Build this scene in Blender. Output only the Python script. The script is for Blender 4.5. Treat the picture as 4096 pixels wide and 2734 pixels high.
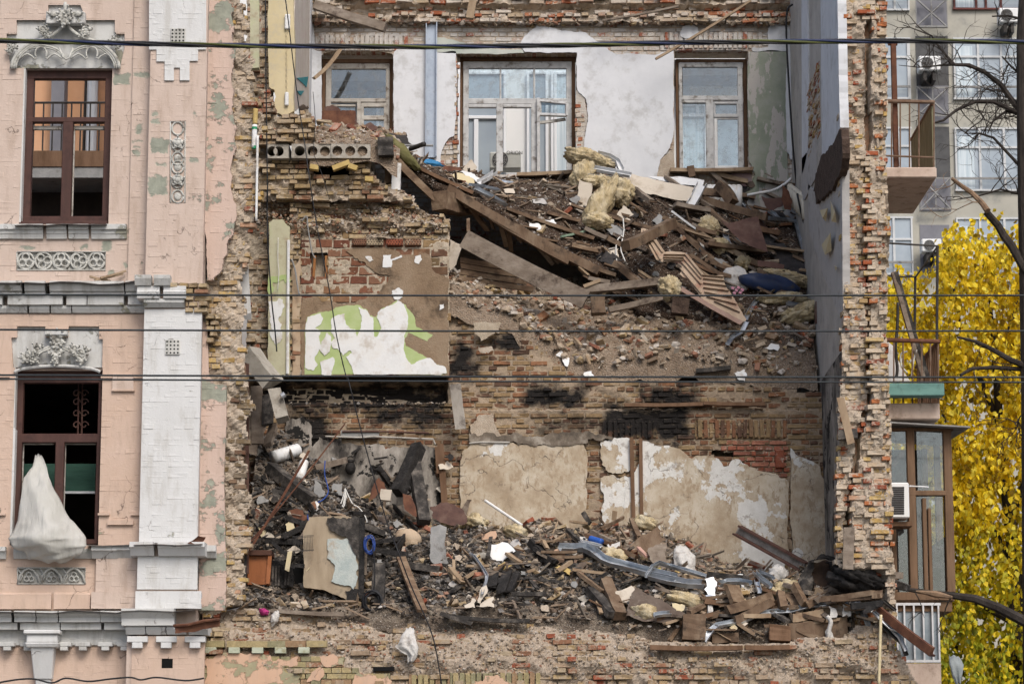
import bpy, bmesh, math, random
import numpy as np
from mathutils import Vector, Matrix, Euler
from mathutils.geometry import tessellate_polygon

for o in list(bpy.data.objects): bpy.data.objects.remove(o)
SC = bpy.context.scene
COL = SC.collection
RND = random.Random(7)
NR = np.random.default_rng(7)

# ------------------------------------------------------------------ camera
FPX = 11088.0; CX, CY = 2048.0, 1367.0
CAM = np.array((0.0, -36.0, 1.7)); PITCH = math.atan(1974.0 / FPX)
cd = bpy.data.cameras.new('camera'); co = bpy.data.objects.new('camera', cd); COL.objects.link(co)
co.location = CAM; co.rotation_euler = (math.pi / 2 + PITCH, 0, 0)
cd.sensor_width = 36; cd.lens = 36 * FPX / 4096; cd.clip_start = .5; cd.clip_end = 900
cd.dof.use_dof = True; cd.dof.focus_distance = 38.6; cd.dof.aperture_fstop = 6.3
SC.camera = co
# ------------------------------------------------------------------ sky, sun, exposure
SUN_EL, SUN_AZ = math.radians(47), math.radians(20)      # azimuth measured from the camera side (-Y) towards +X
w = bpy.data.worlds.new('World'); SC.world = w; w.use_nodes = True
nt = w.node_tree; bg = nt.nodes['Background']
sky = nt.nodes.new('ShaderNodeTexSky'); sky.sky_type = 'NISHITA'; sky.sun_disc = False
sky.sun_elevation = SUN_EL; sky.sun_rotation = math.pi - SUN_AZ
sky.air_density = 1.0; sky.dust_density = 3.5; sky.ozone_density = 1.0
nt.links.new(sky.outputs[0], bg.inputs[0]); bg.inputs[1].default_value = 0.15
sl = bpy.data.lights.new('sun', 'SUN'); so = bpy.data.objects.new('sun', sl); COL.objects.link(so)
sl.energy = 1.8; sl.angle = math.radians(24); sl.color = (1, .965, .92)
sdir = Vector((math.sin(SUN_AZ) * math.cos(SUN_EL), -math.cos(SUN_AZ) * math.cos(SUN_EL), math.sin(SUN_EL)))
so.rotation_euler = sdir.to_track_quat('Z', 'Y').to_euler(); so.location = (8, -20, 30)
SC.view_settings.view_transform = 'Standard'; SC.view_settings.look = 'None'
SC.view_settings.exposure = 0.25; SC.view_settings.gamma = 1.0; SC.view_settings.use_curve_mapping = False
SC.cycles.max_bounces = 6; SC.cycles.diffuse_bounces = 3; SC.cycles.glossy_bounces = 3
SC.cycles.transmission_bounces = 6; SC.cycles.transparent_max_bounces = 6

# ------------------------------------------------------------------ photo pixel -> place
_c, _s = math.cos(PITCH), math.sin(PITCH)
CROPS = dict(A=(0,0,1.742), B=(0,850,1.742), C=(0,1750,1.5933), D=(950,0,1.96), E=(950,700,1.844), F=(950,1500,1.96),
  G=(800,2150,2.1355), H=(1800,0,1.96), I=(1800,600,2.24), J=(2500,600,2.24), K=(1800,1300,1.96), L=(2600,1300,1.96),
  M=(1800,2050,2.2922), N=(2600,2050,2.1355), O=(2600,0,1.96), Q=(3400,0,1.743), R=(3400,900,1.743), S=(3400,1700,1.516),
  T=(980,1480,3.92), U=(980,1850,3.92), V=(2900,2150,3.356), W=(980,1050,3.484), Z=(0,0,1.0))
def c(k, x, y):
    x0, y0, s = CROPS[k]; return (x0 + x / s, y0 + y / s)
def ray(px, py):
    a, b = (px - CX) / FPX, -(py - CY) / FPX
    return np.array((a, _c - b * _s, _s + b * _c))
def P(px, py, y):
    d = ray(px, py); return CAM + d * ((y - CAM[1]) / d[1])
def PC(k, x, y, d):
    return P(*c(k, x, y), d)
def PXp(px, py, X):
    d = ray(px, py); return CAM + d * (X / d[0])
def zat(py, y): return P(2048, py, y)[2]
def xat(px, py, y): return P(px, py, y)[0]

# ------------------------------------------------------------------ materials
class NT:
    def __init__(s, name, rough=.85, spec=.25, metal=0):
        s.m = bpy.data.materials.new(name); s.m.use_nodes = True; s.t = s.m.node_tree
        s.b = s.t.nodes['Principled BSDF']; s.b.inputs['Roughness'].default_value = rough
        s.b.inputs['Specular IOR Level'].default_value = spec; s.b.inputs['Metallic'].default_value = metal
        s._geo = None; s._pos = None
    def n(s, typ, **kw):
        nd = s.t.nodes.new(typ)
        for k, v in kw.items(): setattr(nd, k, v)
        return nd
    def l(s, a, b): s.t.links.new(a, b)
    def setin(s, sock, v):
        if hasattr(v, 'node'): s.l(v, sock)
        elif isinstance(v, (tuple, list)) and len(v) == 3 and sock.type == 'RGBA': sock.default_value = (*v, 1)
        else: sock.default_value = v
    @property
    def geo(s):
        if s._geo is None: s._geo = s.n('ShaderNodeNewGeometry')
        return s._geo
    @property
    def pos(s): return s.geo.outputs['Position']
    def objpos(s): return s.n('ShaderNodeTexCoord').outputs['Object']
    def sepxyz(s, v):
        x = s.n('ShaderNodeSeparateXYZ'); s.l(v, x.inputs[0]); return x.outputs
    def noise(s, scale, detail=6, rough=.6, co=None, dist=0):
        x = s.n('ShaderNodeTexNoise'); x.inputs['Scale'].default_value = scale; x.inputs['Detail'].default_value = detail
        x.inputs['Roughness'].default_value = rough; x.inputs['Distortion'].default_value = dist
        s.l(co if co is not None else s.pos, x.inputs['Vector']); return x.outputs['Fac']
    def scaled(s, v, sc):
        x = s.n('ShaderNodeMapping'); x.inputs['Scale'].default_value = sc; s.l(v, x.inputs[0]); return x.outputs[0]
    def warp(s, am, sc=2.0):
        x = s.n('ShaderNodeTexNoise'); x.inputs['Scale'].default_value = sc; x.inputs['Detail'].default_value = 7; s.l(s.pos, x.inputs['Vector'])
        v = s.n('ShaderNodeVectorMath', operation='MULTIPLY_ADD'); s.l(x.outputs['Color'], v.inputs[0]); v.inputs[1].default_value = (am * 2,) * 3; s.l(s.pos, v.inputs[2]); return v.outputs[0]
    def voro(s, scale, co=None, feature='F1', out='Distance'):
        x = s.n('ShaderNodeTexVoronoi', feature=feature); x.inputs['Scale'].default_value = scale
        s.l(co if co is not None else s.pos, x.inputs['Vector']); return x.outputs[out]
    def ramp(s, f, stops, interp='LINEAR'):
        x = s.n('ShaderNodeValToRGB'); e = x.color_ramp.elements; x.color_ramp.interpolation = interp
        while len(e) < len(stops): e.new(0.5)
        for k, (p, col) in enumerate(stops):
            e[k].position = p; e[k].color = (*col, 1) if not isinstance(col, (int, float)) else (col, col, col, 1)
        s.l(f, x.inputs[0]); return x.outputs[0]
    def step(s, f, a, b):
        x = s.n('ShaderNodeMapRange', interpolation_type='SMOOTHSTEP'); s.setin(x.inputs[0], f)
        x.inputs[1].default_value = a; x.inputs[2].default_value = b; return x.outputs[0]
    def math(s, op, a, b=0):
        x = s.n('ShaderNodeMath', operation=op); s.setin(x.inputs[0], a); s.setin(x.inputs[1], b); return x.outputs[0]
    def mix(s, f, a, b, mode='MIX'):
        x = s.n('ShaderNodeMix', data_type='RGBA', blend_type=mode); s.setin(x.inputs[0], f)
        s.setin(x.inputs[6], a); s.setin(x.inputs[7], b); return x.outputs[2]
    def rnd(s):
        oi = s.n('ShaderNodeObjectInfo'); a = s.math('ADD', s.geo.outputs['Random Per Island'], s.math('MULTIPLY', oi.outputs['Random'], 3.7))
        return s.math('FRACT', a)
    def bump(s, h, strength=.4, dist=.01):
        x = s.n('ShaderNodeBump'); x.inputs['Strength'].default_value = strength; x.inputs['Distance'].default_value = dist
        s.l(h, x.inputs['Height']); s.l(x.outputs[0], s.b.inputs['Normal']); return x
    def boxmask(s, boxes, soft=.12, amp=.35, nscale=3.0):
        """a stain: union of soft-edged boxes (x0,x1,z0,z1) in the wall plane with a ragged outline"""
        n1 = s.noise(nscale, 6, .65); n2 = s.noise(nscale * 1.3, 6, .65, s.scaled(s.pos, (1.1, .7, 1.4)))
        xyz = s.sepxyz(s.pos)
        x = s.math('ADD', xyz[0], s.math('MULTIPLY', s.math('SUBTRACT', n1, .5), amp * 2))
        z = s.math('ADD', xyz[2], s.math('MULTIPLY', s.math('SUBTRACT', n2, .5), amp * 2))
        tot = None
        for (x0, x1, z0, z1) in boxes:
            m = s.math('MULTIPLY', s.step(x, x0 - soft, x0 + soft), s.math('SUBTRACT', 1, s.step(x, x1 - soft, x1 + soft)))
            m = s.math('MULTIPLY', m, s.math('MULTIPLY', s.step(z, z0 - soft, z0 + soft), s.math('SUBTRACT', 1, s.step(z, z1 - soft, z1 + soft))))
            tot = m if tot is None else s.math('MAXIMUM', tot, m)
        return tot
    def upmask(s, a=.55, b=.92):
        nz = s.sepxyz(s.geo.outputs['Normal'])[2]
        return s.math('MULTIPLY', s.step(nz, a, b), s.step(s.noise(9, 5), .35, .55))
    def out(s, col):
        s.setin(s.b.inputs['Base Color'], col); return s.m

MAT = {}
def simple(name, c1, c2, scale=4, rough=.85, bump=.4, bscale=45, bd=.01, c3=None, metal=0, spec=.25, dust=None, island=0, dirt=None, stretch=None, obj=False):
    t = NT(name, rough, spec, metal)
    co = t.objpos() if obj else t.pos
    if stretch: co = t.scaled(co, stretch)
    st = [(.32, c1), (.62, c2)] if c3 is None else [(.28, c1), (.5, c2), (.7, c3)]
    col = t.ramp(t.noise(scale, 8, .65, co), st)
    if island:
        r = t.rnd(); k = t.math('ADD', 1 - island, t.math('MULTIPLY', r, 2 * island))
        hs = t.n('ShaderNodeHueSaturation'); t.l(col, hs.inputs['Color']); t.l(k, hs.inputs['Value']); col = hs.outputs[0]
    if dirt: col = t.mix(t.step(t.noise(dirt[1], 7, .7), .5, .68), col, dirt[0])
    if dust is not None: col = t.mix(t.upmask(), col, dust)
    t.bump(t.noise(bscale, 6, .7, co if stretch else None), bump, bd)
    MAT[name] = t.out(col); return MAT[name]

DUST = (.40, .34, .27)
def px_boxes(boxes, y):
    r = []
    for (a, b, c_, d) in boxes:
        p, q = P(a, b, y), P(c_, d, y); r.append((p[0], q[0], q[2], p[2]))
    return r
def brickmat(name, cols, smear=None, boxes=None, boxcol=(.012, .011, .010), boxstr=.92, dust=DUST, paint=None, soft=.12, amp=.35, white=None, bumps=.6):
    """cols: per-brick colours; smear=(colour, low, high): mortar smeared over the face; boxes: soot; paint=(colour, boxes)"""
    t = NT(name, .9, .15)
    col = t.ramp(t.rnd(), [(i / len(cols), cc) for i, cc in enumerate(cols)], 'CONSTANT')
    col = t.mix(.55, col, t.ramp(t.noise(22, 6, .7), [(.3, (.35, .33, .30)), (.7, (1.25, 1.2, 1.15))]), 'MULTIPLY')
    if smear:
        f = t.math('ADD', t.math('MULTIPLY', t.noise(7, 8, .72), .72), t.math('MULTIPLY', t.noise(38, 4, .7), .28))
        col = t.mix(t.step(f, smear[1], smear[2]), col, t.mix(t.noise(30, 4), smear[0], tuple(v * .72 for v in smear[0])))
    if white:
        m = t.math('MULTIPLY', t.boxmask(white[1], .15, .3, 4), t.step(t.noise(12, 7, .7), white[2], white[2] + .14))
        col = t.mix(m, col, white[0])
    if paint:
        m = t.boxmask(paint[1], .05, .25, 3.0); col = t.mix(m, col, paint[0])
    if boxes:
        m = t.math('MULTIPLY', t.boxmask(boxes, soft, amp, 2.6), t.math('ADD', boxstr - .25, t.math('MULTIPLY', t.noise(11, 6, .7), .5)))
        x = t.n('ShaderNodeClamp'); t.l(m, x.inputs[0]); col = t.mix(x.outputs[0], col, boxcol)
    if dust: col = t.mix(t.upmask(.55, .95), col, dust)
    t.bump(t.noise(55, 7, .75), bumps, .012)
    MAT[name] = t.out(col); return MAT[name]

# ------------------------------------------------------------------ mesh helpers
def mesh_np(name, V, T, smooth=False):
    me = bpy.data.meshes.new(name); V = np.asarray(V, dtype=np.float32); T = np.asarray(T, dtype=np.int32)
    me.vertices.add(len(V)); me.vertices.foreach_set('co', V.ravel())
    me.loops.add(T.size); me.loops.foreach_set('vertex_index', T.ravel())
    me.polygons.add(len(T)); k = T.shape[1]
    me.polygons.foreach_set('loop_start', np.arange(0, T.size, k, dtype=np.int32))
    me.polygons.foreach_set('loop_total', np.full(len(T), k, dtype=np.int32))
    me.polygons.foreach_set('use_smooth', np.full(len(T), bool(smooth)))
    me.update(calc_edges=True); me.validate(); return me
def link(name, me, mat=None, parent=None):
    o = bpy.data.objects.new(name, me); COL.objects.link(o)
    if mat is not None and me is not None and not me.materials: me.materials.append(MAT[mat] if isinstance(mat, str) else mat)
    if parent is not None: o.parent = parent
    return o
USED = {}
def tag(o, label=None, cat=None, group=None, kind=None):
    if label: o['label'] = label
    if cat: o['category'] = cat
    if group: o['group'] = group
    if kind: o['kind'] = kind
    return o
def thing(name, label, cat, loc=(0, 0, 0), group=None):
    o = bpy.data.objects.new(name, None); COL.objects.link(o); o.location = loc; o.empty_display_size = .1
    return tag(o, label, cat, group, 'thing' if cat else None)
def rotmat(rx, ry, rz): return np.array(Euler((rx, ry, rz)).to_matrix())
class MB:
    def __init__(s): s.v = []; s.f = []
    def add(s, V, F):
        o = len(s.v); s.v += [tuple(map(float, p)) for p in V]; s.f += [tuple(i + o for i in f) for f in F]; return s
    def box(s, c0, size, R=None):
        h = np.array(size) / 2; V = np.array([(x, y, z) for x in (-1, 1) for y in (-1, 1) for z in (-1, 1)]) * h
        if R is not None: V = V @ np.array(R).T
        return s.add(V + np.array(c0), [(0,1,3,2),(4,6,7,5),(0,4,5,1),(2,3,7,6),(0,2,6,4),(1,5,7,3)])
    def span(s, x0, x1, y0, y1, z0, z1):
        return s.box(((x0+x1)/2, (y0+y1)/2, (z0+z1)/2), (abs(x1-x0), abs(y1-y0), abs(z1-z0)))
    def tube(s, pts, r, n=8, cap=True):
        pts = [np.array(p, float) for p in pts]; rs = r if isinstance(r, (list, tuple)) else [r] * len(pts)
        t0 = None; up = None; o = len(s.v)
        for i, p in enumerate(pts):
            a = pts[max(i - 1, 0)]; b = pts[min(i + 1, len(pts) - 1)]; t = b - a; t /= (np.linalg.norm(t) + 1e-9)
            if up is None:
                up = np.cross(t, (0.31, .87, .39)); up /= np.linalg.norm(up)
            up = up - t * np.dot(up, t); up /= (np.linalg.norm(up) + 1e-9); sd = np.cross(t, up)
            for k in range(n):
                an = 2 * math.pi * k / n; s.v.append(tuple(p + rs[i] * (math.cos(an) * up + math.sin(an) * sd)))
        for i in range(len(pts) - 1):
            for k in range(n):
                a, b = o + i * n + k, o + i * n + (k + 1) % n; s.f.append((a, b, b + n, a + n))
        if cap:
            s.f.append(tuple(o + k for k in reversed(range(n)))); e = o + (len(pts) - 1) * n; s.f.append(tuple(e + k for k in range(n)))
        return s
    def ell(s, c0, rad, R=None, nu=8, nv=6):
        V = []; F = []
        for j in range(nv + 1):
            ph = math.pi * j / nv
            for i in range(nu):
                th = 2 * math.pi * i / nu; V.append((math.sin(ph) * math.cos(th), math.sin(ph) * math.sin(th), math.cos(ph)))
        for j in range(nv):
            for i in range(nu): F.append((j*nu+i, (j+1)*nu+i, (j+1)*nu+(i+1) % nu, j*nu+(i+1) % nu))
        V = np.array(V) * np.array(rad if not isinstance(rad, (int, float)) else (rad,)*3)
        if R is not None: V = V @ np.array(R).T
        return s.add(V + np.array(c0), F)
    def prism(s, poly, ext):
        """poly: 3-D outline; ext: vector to the back face"""
        n = len(poly); pts = [Vector(p) for p in poly]; ext = Vector(ext); o = len(s.v)
        tr = tessellate_polygon([pts])
        s.v += [tuple(p) for p in pts] + [tuple(p + ext) for p in pts]
        for t in tr: s.f.append((o+t[0], o+t[1], o+t[2])); s.f.append((o+n+t[2], o+n+t[1], o+n+t[0]))
        for i in range(n):
            j = (i + 1) % n; s.f.append((o+i, o+j, o+n+j, o+n+i))
        return s
    def build(s, name, mat, parent=None, smooth=False, bevel=0):
        me = bpy.data.meshes.new(name); me.from_pydata(s.v, [], s.f)
        bm = bmesh.new(); bm.from_mesh(me); bmesh.ops.remove_doubles(bm, verts=bm.verts, dist=1e-5) if bevel else None
        if bevel:
            bmesh.ops.bevel(bm, geom=[e for e in bm.edges if e.calc_face_angle(0) > .6], offset=bevel, segments=1, affect='EDGES', clamp_overlap=True)
        bmesh.ops.recalc_face_normals(bm, faces=bm.faces); bm.to_mesh(me); bm.free()
        if smooth:
            for p in me.polygons: p.use_smooth = True
        return link(name, me, mat, parent)
def rough_poly(pts, amp=.02, seg=.06, closed=True, rnd=None):
    """subdivide a 3-D outline and fray it in its own plane"""
    rnd = rnd or RND; P3 = [np.array(p, float) for p in pts]
    nrm = np.zeros(3)
    for i in range(len(P3)):
        a, b = P3[i], P3[(i + 1) % len(P3)]; nrm += np.cross(a - P3[0], b - P3[0])
    nrm /= (np.linalg.norm(nrm) + 1e-9); out = []
    def rec(a, b, am):
        d = np.linalg.norm(b - a)
        if d < seg: return [a]
        sd = np.cross(nrm, (b - a) / d); m = (a + b) / 2 + sd * rnd.uniform(-1, 1) * min(am, d * .22) + (b - a) * rnd.uniform(-.1, .1)
        return rec(a, m, am * .62) + rec(m, b, am * .62)
    n = len(P3)
    for i in range(n if closed else n - 1): out += rec(P3[i], P3[(i + 1) % n], amp)
    return out
def sheet_px(name, k, poly, y, th, mat, parent, amp=.03, seg=.05, label=None):
    pts = [P(*c(k, *p), y) for p in poly]
    o = MB().prism(rough_poly(pts, amp, seg), (0, th, 0)).build(name, mat, parent)
    if label: o['label'] = label
    return o

# ------------------------------------------------------------------ bricks
def brick_template(L, D, H, bev, jit, seed, chip=0):
    r = random.Random(seed); bm = bmesh.new(); bmesh.ops.create_cube(bm, size=1)
    for v in bm.verts: v.co = Vector((v.co.x * L, v.co.y * D, v.co.z * H))
    bmesh.ops.bevel(bm, geom=list(bm.edges), offset=bev, segments=1, affect='EDGES')
    corner = [Vector((sx * L / 2, -D / 2, sz * H / 2)) for sx in (-1, 1) for sz in (-1, 1)]
    ch = [(cc, r.uniform(0, chip)) for cc in corner]
    for v in bm.verts:
        for cc, am in ch:
            d = (v.co - cc).length
            if d < .05: v.co += Vector((-math.copysign(1, cc.x) * am * .6, am, -math.copysign(1, cc.z) * am * .5)) * (1 - d / .05)
        v.co += Vector((r.uniform(-jit, jit), r.uniform(-jit, jit), r.uniform(-jit, jit)))
    bmesh.ops.triangulate(bm, faces=bm.faces); bm.verts.ensure_lookup_table()
    V = np.array([tuple(v.co) for v in bm.verts]); F = np.array([[v.index for v in f.verts] for f in bm.faces]); bm.free()
    return V, F
_TPL = {}
def templates(L, D, H, bev, jit, chip, n=5):
    k = (L, D, H, bev, jit, chip)
    if k not in _TPL: _TPL[k] = [brick_template(L, D, H, bev, jit, 11 * i + 3, chip) for i in range(n)]
    return _TPL[k]
def poly_spans(polys, z):
    """even-odd horizontal spans of a set of (x,z) outlines"""
    xs = []
    for p in polys:
        n = len(p)
        for i in range(n):
            (x0, z0), (x1, z1) = p[i], p[(i + 1) % n]
            if (z0 <= z < z1) or (z1 <= z < z0): xs.append(x0 + (z - z0) / (z1 - z0) * (x1 - x0))
    xs.sort(); return list(zip(xs[::2], xs[1::2]))
def wn(x, z, s=1.0):
    """cheap smooth 2-D noise -1..1"""
    return (math.sin(x * 2.1 * s + 1.3 * math.sin(z * 1.7 * s)) + math.sin(z * 2.9 * s + 1.1 * math.sin(x * 2.3 * s + .7)) + math.sin((x + z) * 4.7 * s)) / 3
def brick_wall(thing_, polys, y, mat, L=.25, H=.066, D=.12, J=.011, yfun=None, jy=.004, jx=.003, rot=.006, miss=None, bond='english', ragged=0,
               nparts=300, bev=.006, jit=.002, chip=.012, minw=.03, seed=1, name='brick', xf=None, prefer=None):
    """polys: list of (x,z) outlines (even-odd). lays courses; the first nparts bricks are objects, the rest one joined part"""
    r = random.Random(seed); zs = [q[1] for p in polys for q in p]; z = min(zs); ztop = max(zs); row = 0; items = []
    while z < ztop:
        zc = z + H / 2
        bl = (L - J) / 2 if (bond == 'english' and row % 2) or bond == 'header' else L
        if bond == 'flemish': bl = None
        off = (0 if row % 2 == 0 else bl * .5) if bond != 'english' else (0 if row % 2 == 0 else bl / 2)
        for (a, b) in poly_spans(polys, zc):
            if ragged:
                a += r.uniform(-ragged, ragged); b += r.uniform(-ragged, ragged)
            x = math.floor((a - off) / (bl + J)) * (bl + J) + off
            while x < b:
                x0, x1 = max(x, a), min(x + bl, b)
                if x1 - x0 > minw:
                    xc = (x0 + x1) / 2
                    if not (miss and miss(xc, zc, r)):
                        yo = (yfun(xc, zc) if yfun else 0) + r.gauss(0, jy)
                        items.append((xc + r.gauss(0, jx), y + D / 2 + yo, zc + r.gauss(0, jx * .6), x1 - x0, r.gauss(0, rot), r.gauss(0, rot * 1.5), r.randrange(5), bl))
                x += bl + J
        z += H + J; row += 1
    idx = list(range(len(items)))
    if prefer: idx.sort(key=lambda i: -prefer(items[i]))
    else: r.shuffle(idx)
    keep = set(idx[:nparts]); VV = []; FF = []; o = 0; shared = {}
    m = MAT[mat]
    for i, (xc, yc, zc, wd, ry, rz, tv, bl) in enumerate(items):
        tp = templates(round(bl, 4), D, H, bev, jit, chip)
        V, F = tp[tv]; sx = wd / bl
        if i in keep:
            k = (round(bl, 4), tv)
            if k not in shared:
                shared[k] = mesh_np(name, V, F); shared[k].materials.append(m)
            ob = bpy.data.objects.new(name, shared[k]); COL.objects.link(ob); ob.parent = thing_
            M = Matrix.Translation((xc, yc, zc)) @ Euler((0, ry, rz)).to_matrix().to_4x4() @ Matrix.Diagonal((sx, 1, 1, 1))
            ob.matrix_local = (xf @ M) if xf is not None else M
        else:
            W = (V * np.array((sx, 1, 1))) @ rotmat(0, ry, rz).T + np.array((xc, yc, zc))
            if xf is not None: W = W @ np.array(xf.to_3x3()).T + np.array(xf.translation)
            VV.append(W); FF.append(F + o); o += len(V)
    if VV:
        b = link('brickwork', mesh_np('brickwork', np.concatenate(VV), np.concatenate(FF)), mat, thing_); b['kind'] = 'stuff'
    return items
def px_poly(k, pts, y): return [tuple(P(*c(k, *p), y)[[0, 2]]) for p in pts]
def rect_xz(x0, z0, x1, z1): return [(x0, z0), (x1, z0), (x1, z1), (x0, z1)]
def mortar_grid(thing_, polys, y, mat, amp=.03, cell=.03, yfun=None, seed=0, name='mortar'):
    zs = [q[1] for p in polys for q in p]; z0, z1 = min(zs), max(zs); rows = int((z1 - z0) / cell) + 1
    idx = {}; V = []; F = []; r = random.Random(seed)
    def vid(i, j):
        if (i, j) not in idx:
            x, z = i * cell, z0 + j * cell; idx[(i, j)] = len(V)
            V.append((x + r.uniform(-.3, .3) * cell, y + (yfun(x, z) if yfun else 0) + amp * (.6 * wn(x * 3, z * 3, 2.2) + r.uniform(-.28, .28)), z + r.uniform(-.3, .3) * cell))
        return idx[(i, j)]
    for j in range(rows):
        for (a, b) in poly_spans(polys, z0 + (j + .5) * cell):
            for i in range(int(round(a / cell)), int(round(b / cell))):
                q = (vid(i, j), vid(i + 1, j), vid(i + 1, j + 1), vid(i, j + 1)); F.append((q[0], q[1], q[2])); F.append((q[0], q[2], q[3]))
    return link(name, mesh_np(name, V, F), mat, thing_)
def fill_sheet(thing_, polys, y, mat, name='joint_fill'):
    loops = [[Vector((x, y, z)) for x, z in p] for p in polys]; tr = tessellate_polygon(loops); V = [tuple(v) for l_ in loops for v in l_]
    return link(name, mesh_np(name, V, [list(t_) for t_ in tr]), mat, thing_)
def core(thing_, outline, y0, y1, mat, name='core'):
    """solid masonry behind the facing; outline list of (x,z)"""
    return MB().prism([(x, y0, z) for x, z in outline], (0, y1 - y0, 0)).build(name, mat, thing_)
# ------------------------------------------------------------------ material list
def paintmat(name, col, col2, under, under2, peel=.62, boxes=None, rough=.75, patch_scale=2.2, grime=(.36,.27,.21)):
    """old masonry paint: flat colour, dirt runs, flaked patches showing the grey-green coat beneath"""
    t = NT(name, rough, .25)
    base = t.ramp(t.noise(2.3, 8, .7), [(.3, col), (.7, col2)])
    base = t.mix(t.math('MULTIPLY', t.step(t.noise(3.2, 7, .7, t.scaled(t.pos, (1.8, 1, .4))), .47, .68), .5), base, grime)
    fl = t.noise(patch_scale, 9, .68, t.scaled(t.pos, (1, 1, 1.25)))
    pm = t.step(fl, peel, peel + .012)
    if boxes: pm = t.math('MAXIMUM', pm, t.math('MULTIPLY', t.boxmask(boxes, .015, .09, 7), t.step(fl, .30, .32)))
    u = t.ramp(t.noise(8, 6, .6), [(.3, under), (.6, under2), (.75, tuple(v * 1.25 for v in under2))])
    base = t.mix(t.math('MULTIPLY', t.step(fl, peel - .02, peel), t.math('SUBTRACT', 1, pm)), base, tuple(v * .55 for v in col))
    colr = t.mix(pm, base, u)
    cr = t.voro(1.7, t.warp(.5), 'DISTANCE_TO_EDGE')
    crk = t.math('MULTIPLY', t.math('SUBTRACT', 1, t.step(cr, .003, .012)), t.step(t.noise(1.3, 3), .56, .62))
    colr = t.mix(t.math('MULTIPLY', crk, .75), colr, (.10, .075, .06))
    h = t.math('SUBTRACT', t.math('MULTIPLY', t.noise(36, 7, .7), .5), t.math('ADD', t.math('MULTIPLY', pm, .5), crk))
    t.bump(h, .55, .012); MAT[name] = t.out(colr)
GREYGREEN, GREYGREEN2 = (.20, .21, .17), (.30, .31, .25)
PB_ = [tuple(c('A', a, b) + c('A', d, e)) for a, b, d, e in ((1065,795,1112,830),(1060,850,1122,885),(1065,985,1178,1085),(1045,1245,1168,1378),(1090,1150,1165,1168),(1330,1112,1380,1148),(948,855,985,925),(922,968,985,980),(922,1008,968,1024),(925,1040,972,1070),(925,495,1040,530),(1350,800,1372,830),(790,500,900,575))]
PB_ += [tuple(c('B', a, b) + c('B', d, e)) for a, b, d, e in ((705,190,765,260),(1455,180,1530,270),(740,395,790,440),(855,340,885,370),(130,225,230,245),(560,215,600,250))]
paintmat('pink_paint', (.49, .385, .32), (.55, .445, .38), GREYGREEN, GREYGREEN2, .665, px_boxes(PB_, -.1))
paintmat('orange_paint', (.505, .37, .285), (.555, .42, .34), GREYGREEN, (.30, .29, .2), .68)
paintmat('peel_pink', (.50, .375, .31), (.55, .425, .36), GREYGREEN, GREYGREEN2, .54)
paintmat('white_paint', (.55, .55, .54), (.62, .62, .61), (.27, .27, .22), (.40, .38, .28), .67, grime=(.40, .38, .34))
paintmat('trim_paint', (.46, .46, .44), (.56, .56, .545), (.20, .20, .165), (.33, .32, .25), .62, grime=(.24, .22, .19))
simple('relief_stone', (.36, .355, .32), (.52, .515, .48), 6, .85, .3, 60, .006, dirt=((.16, .15, .13), 7))
simple('brown_frame', (.05, .024, .019), (.085, .04, .032), 5, .6, .3, 70, .004, stretch=(1, 1, .2), dirt=((.05, .024, .02), 9))
simple('old_white_wood', (.33, .30, .26), (.46, .44, .40), 7, .7, .3, 70, .004, dirt=((.13, .10, .075), 8))
simple('grey_white_wood', (.36, .36, .36), (.50, .50, .49), 7, .7, .3, 70, .004, dirt=((.16, .14, .12), 8))
simple('raw_timber', (.10, .055, .03), (.17, .10, .06), 8, .85, .5, 50, .008, stretch=(1, 1, .25))
simple('mortar', (.30, .235, .165), (.42, .35, .265), 9, .95, .9, 60, .02, c3=(.50, .43, .34))
simple('mortar_pale', (.33, .26, .195), (.43, .355, .275), 9, .95, .9, 60, .02, c3=(.50, .43, .35))
simple('sand_dust', (.27, .21, .155), (.38, .31, .24), 6, .97, .9, 70, .02, c3=(.44, .37, .30))
simple('iron_dark', (.02, .018, .017), (.045, .04, .036), 10, .55, .3, 60, .004)
simple('rust', (.055, .024, .016), (.115, .048, .028), 9, .8, .5, 50, .006, c3=(.16, .075, .042))
simple('rust_dark', (.045, .022, .018), (.085, .042, .032), 6, .7, .4, 50, .006, c3=(.13, .08, .06))
simple('room_shade', (.035, .028, .024), (.06, .047, .04), 3, .95, .3)  # lack of light in the rooms put into the wall colour
simple('slab_grey', (.20, .20, .195), (.30, .295, .285), 6, .9, .6, 50, .01, dirt=((.12, .11, .1), 3))
simple('peach_wall', (.55, .30, .17), (.60, .35, .21), 1.5, .9, .2, dirt=((.46, .26, .16), 1.2))
simple('void_black', (.004, .004, .004), (.007, .007, .007), 3, .95, .1)  # near-black colour standing in for the darkness inside holes and openings
simple('flashing', (.07, .06, .055), (.16, .145, .135), 8, .5, .4, 40, .006, c3=(.11, .06, .04), metal=.5)

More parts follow.
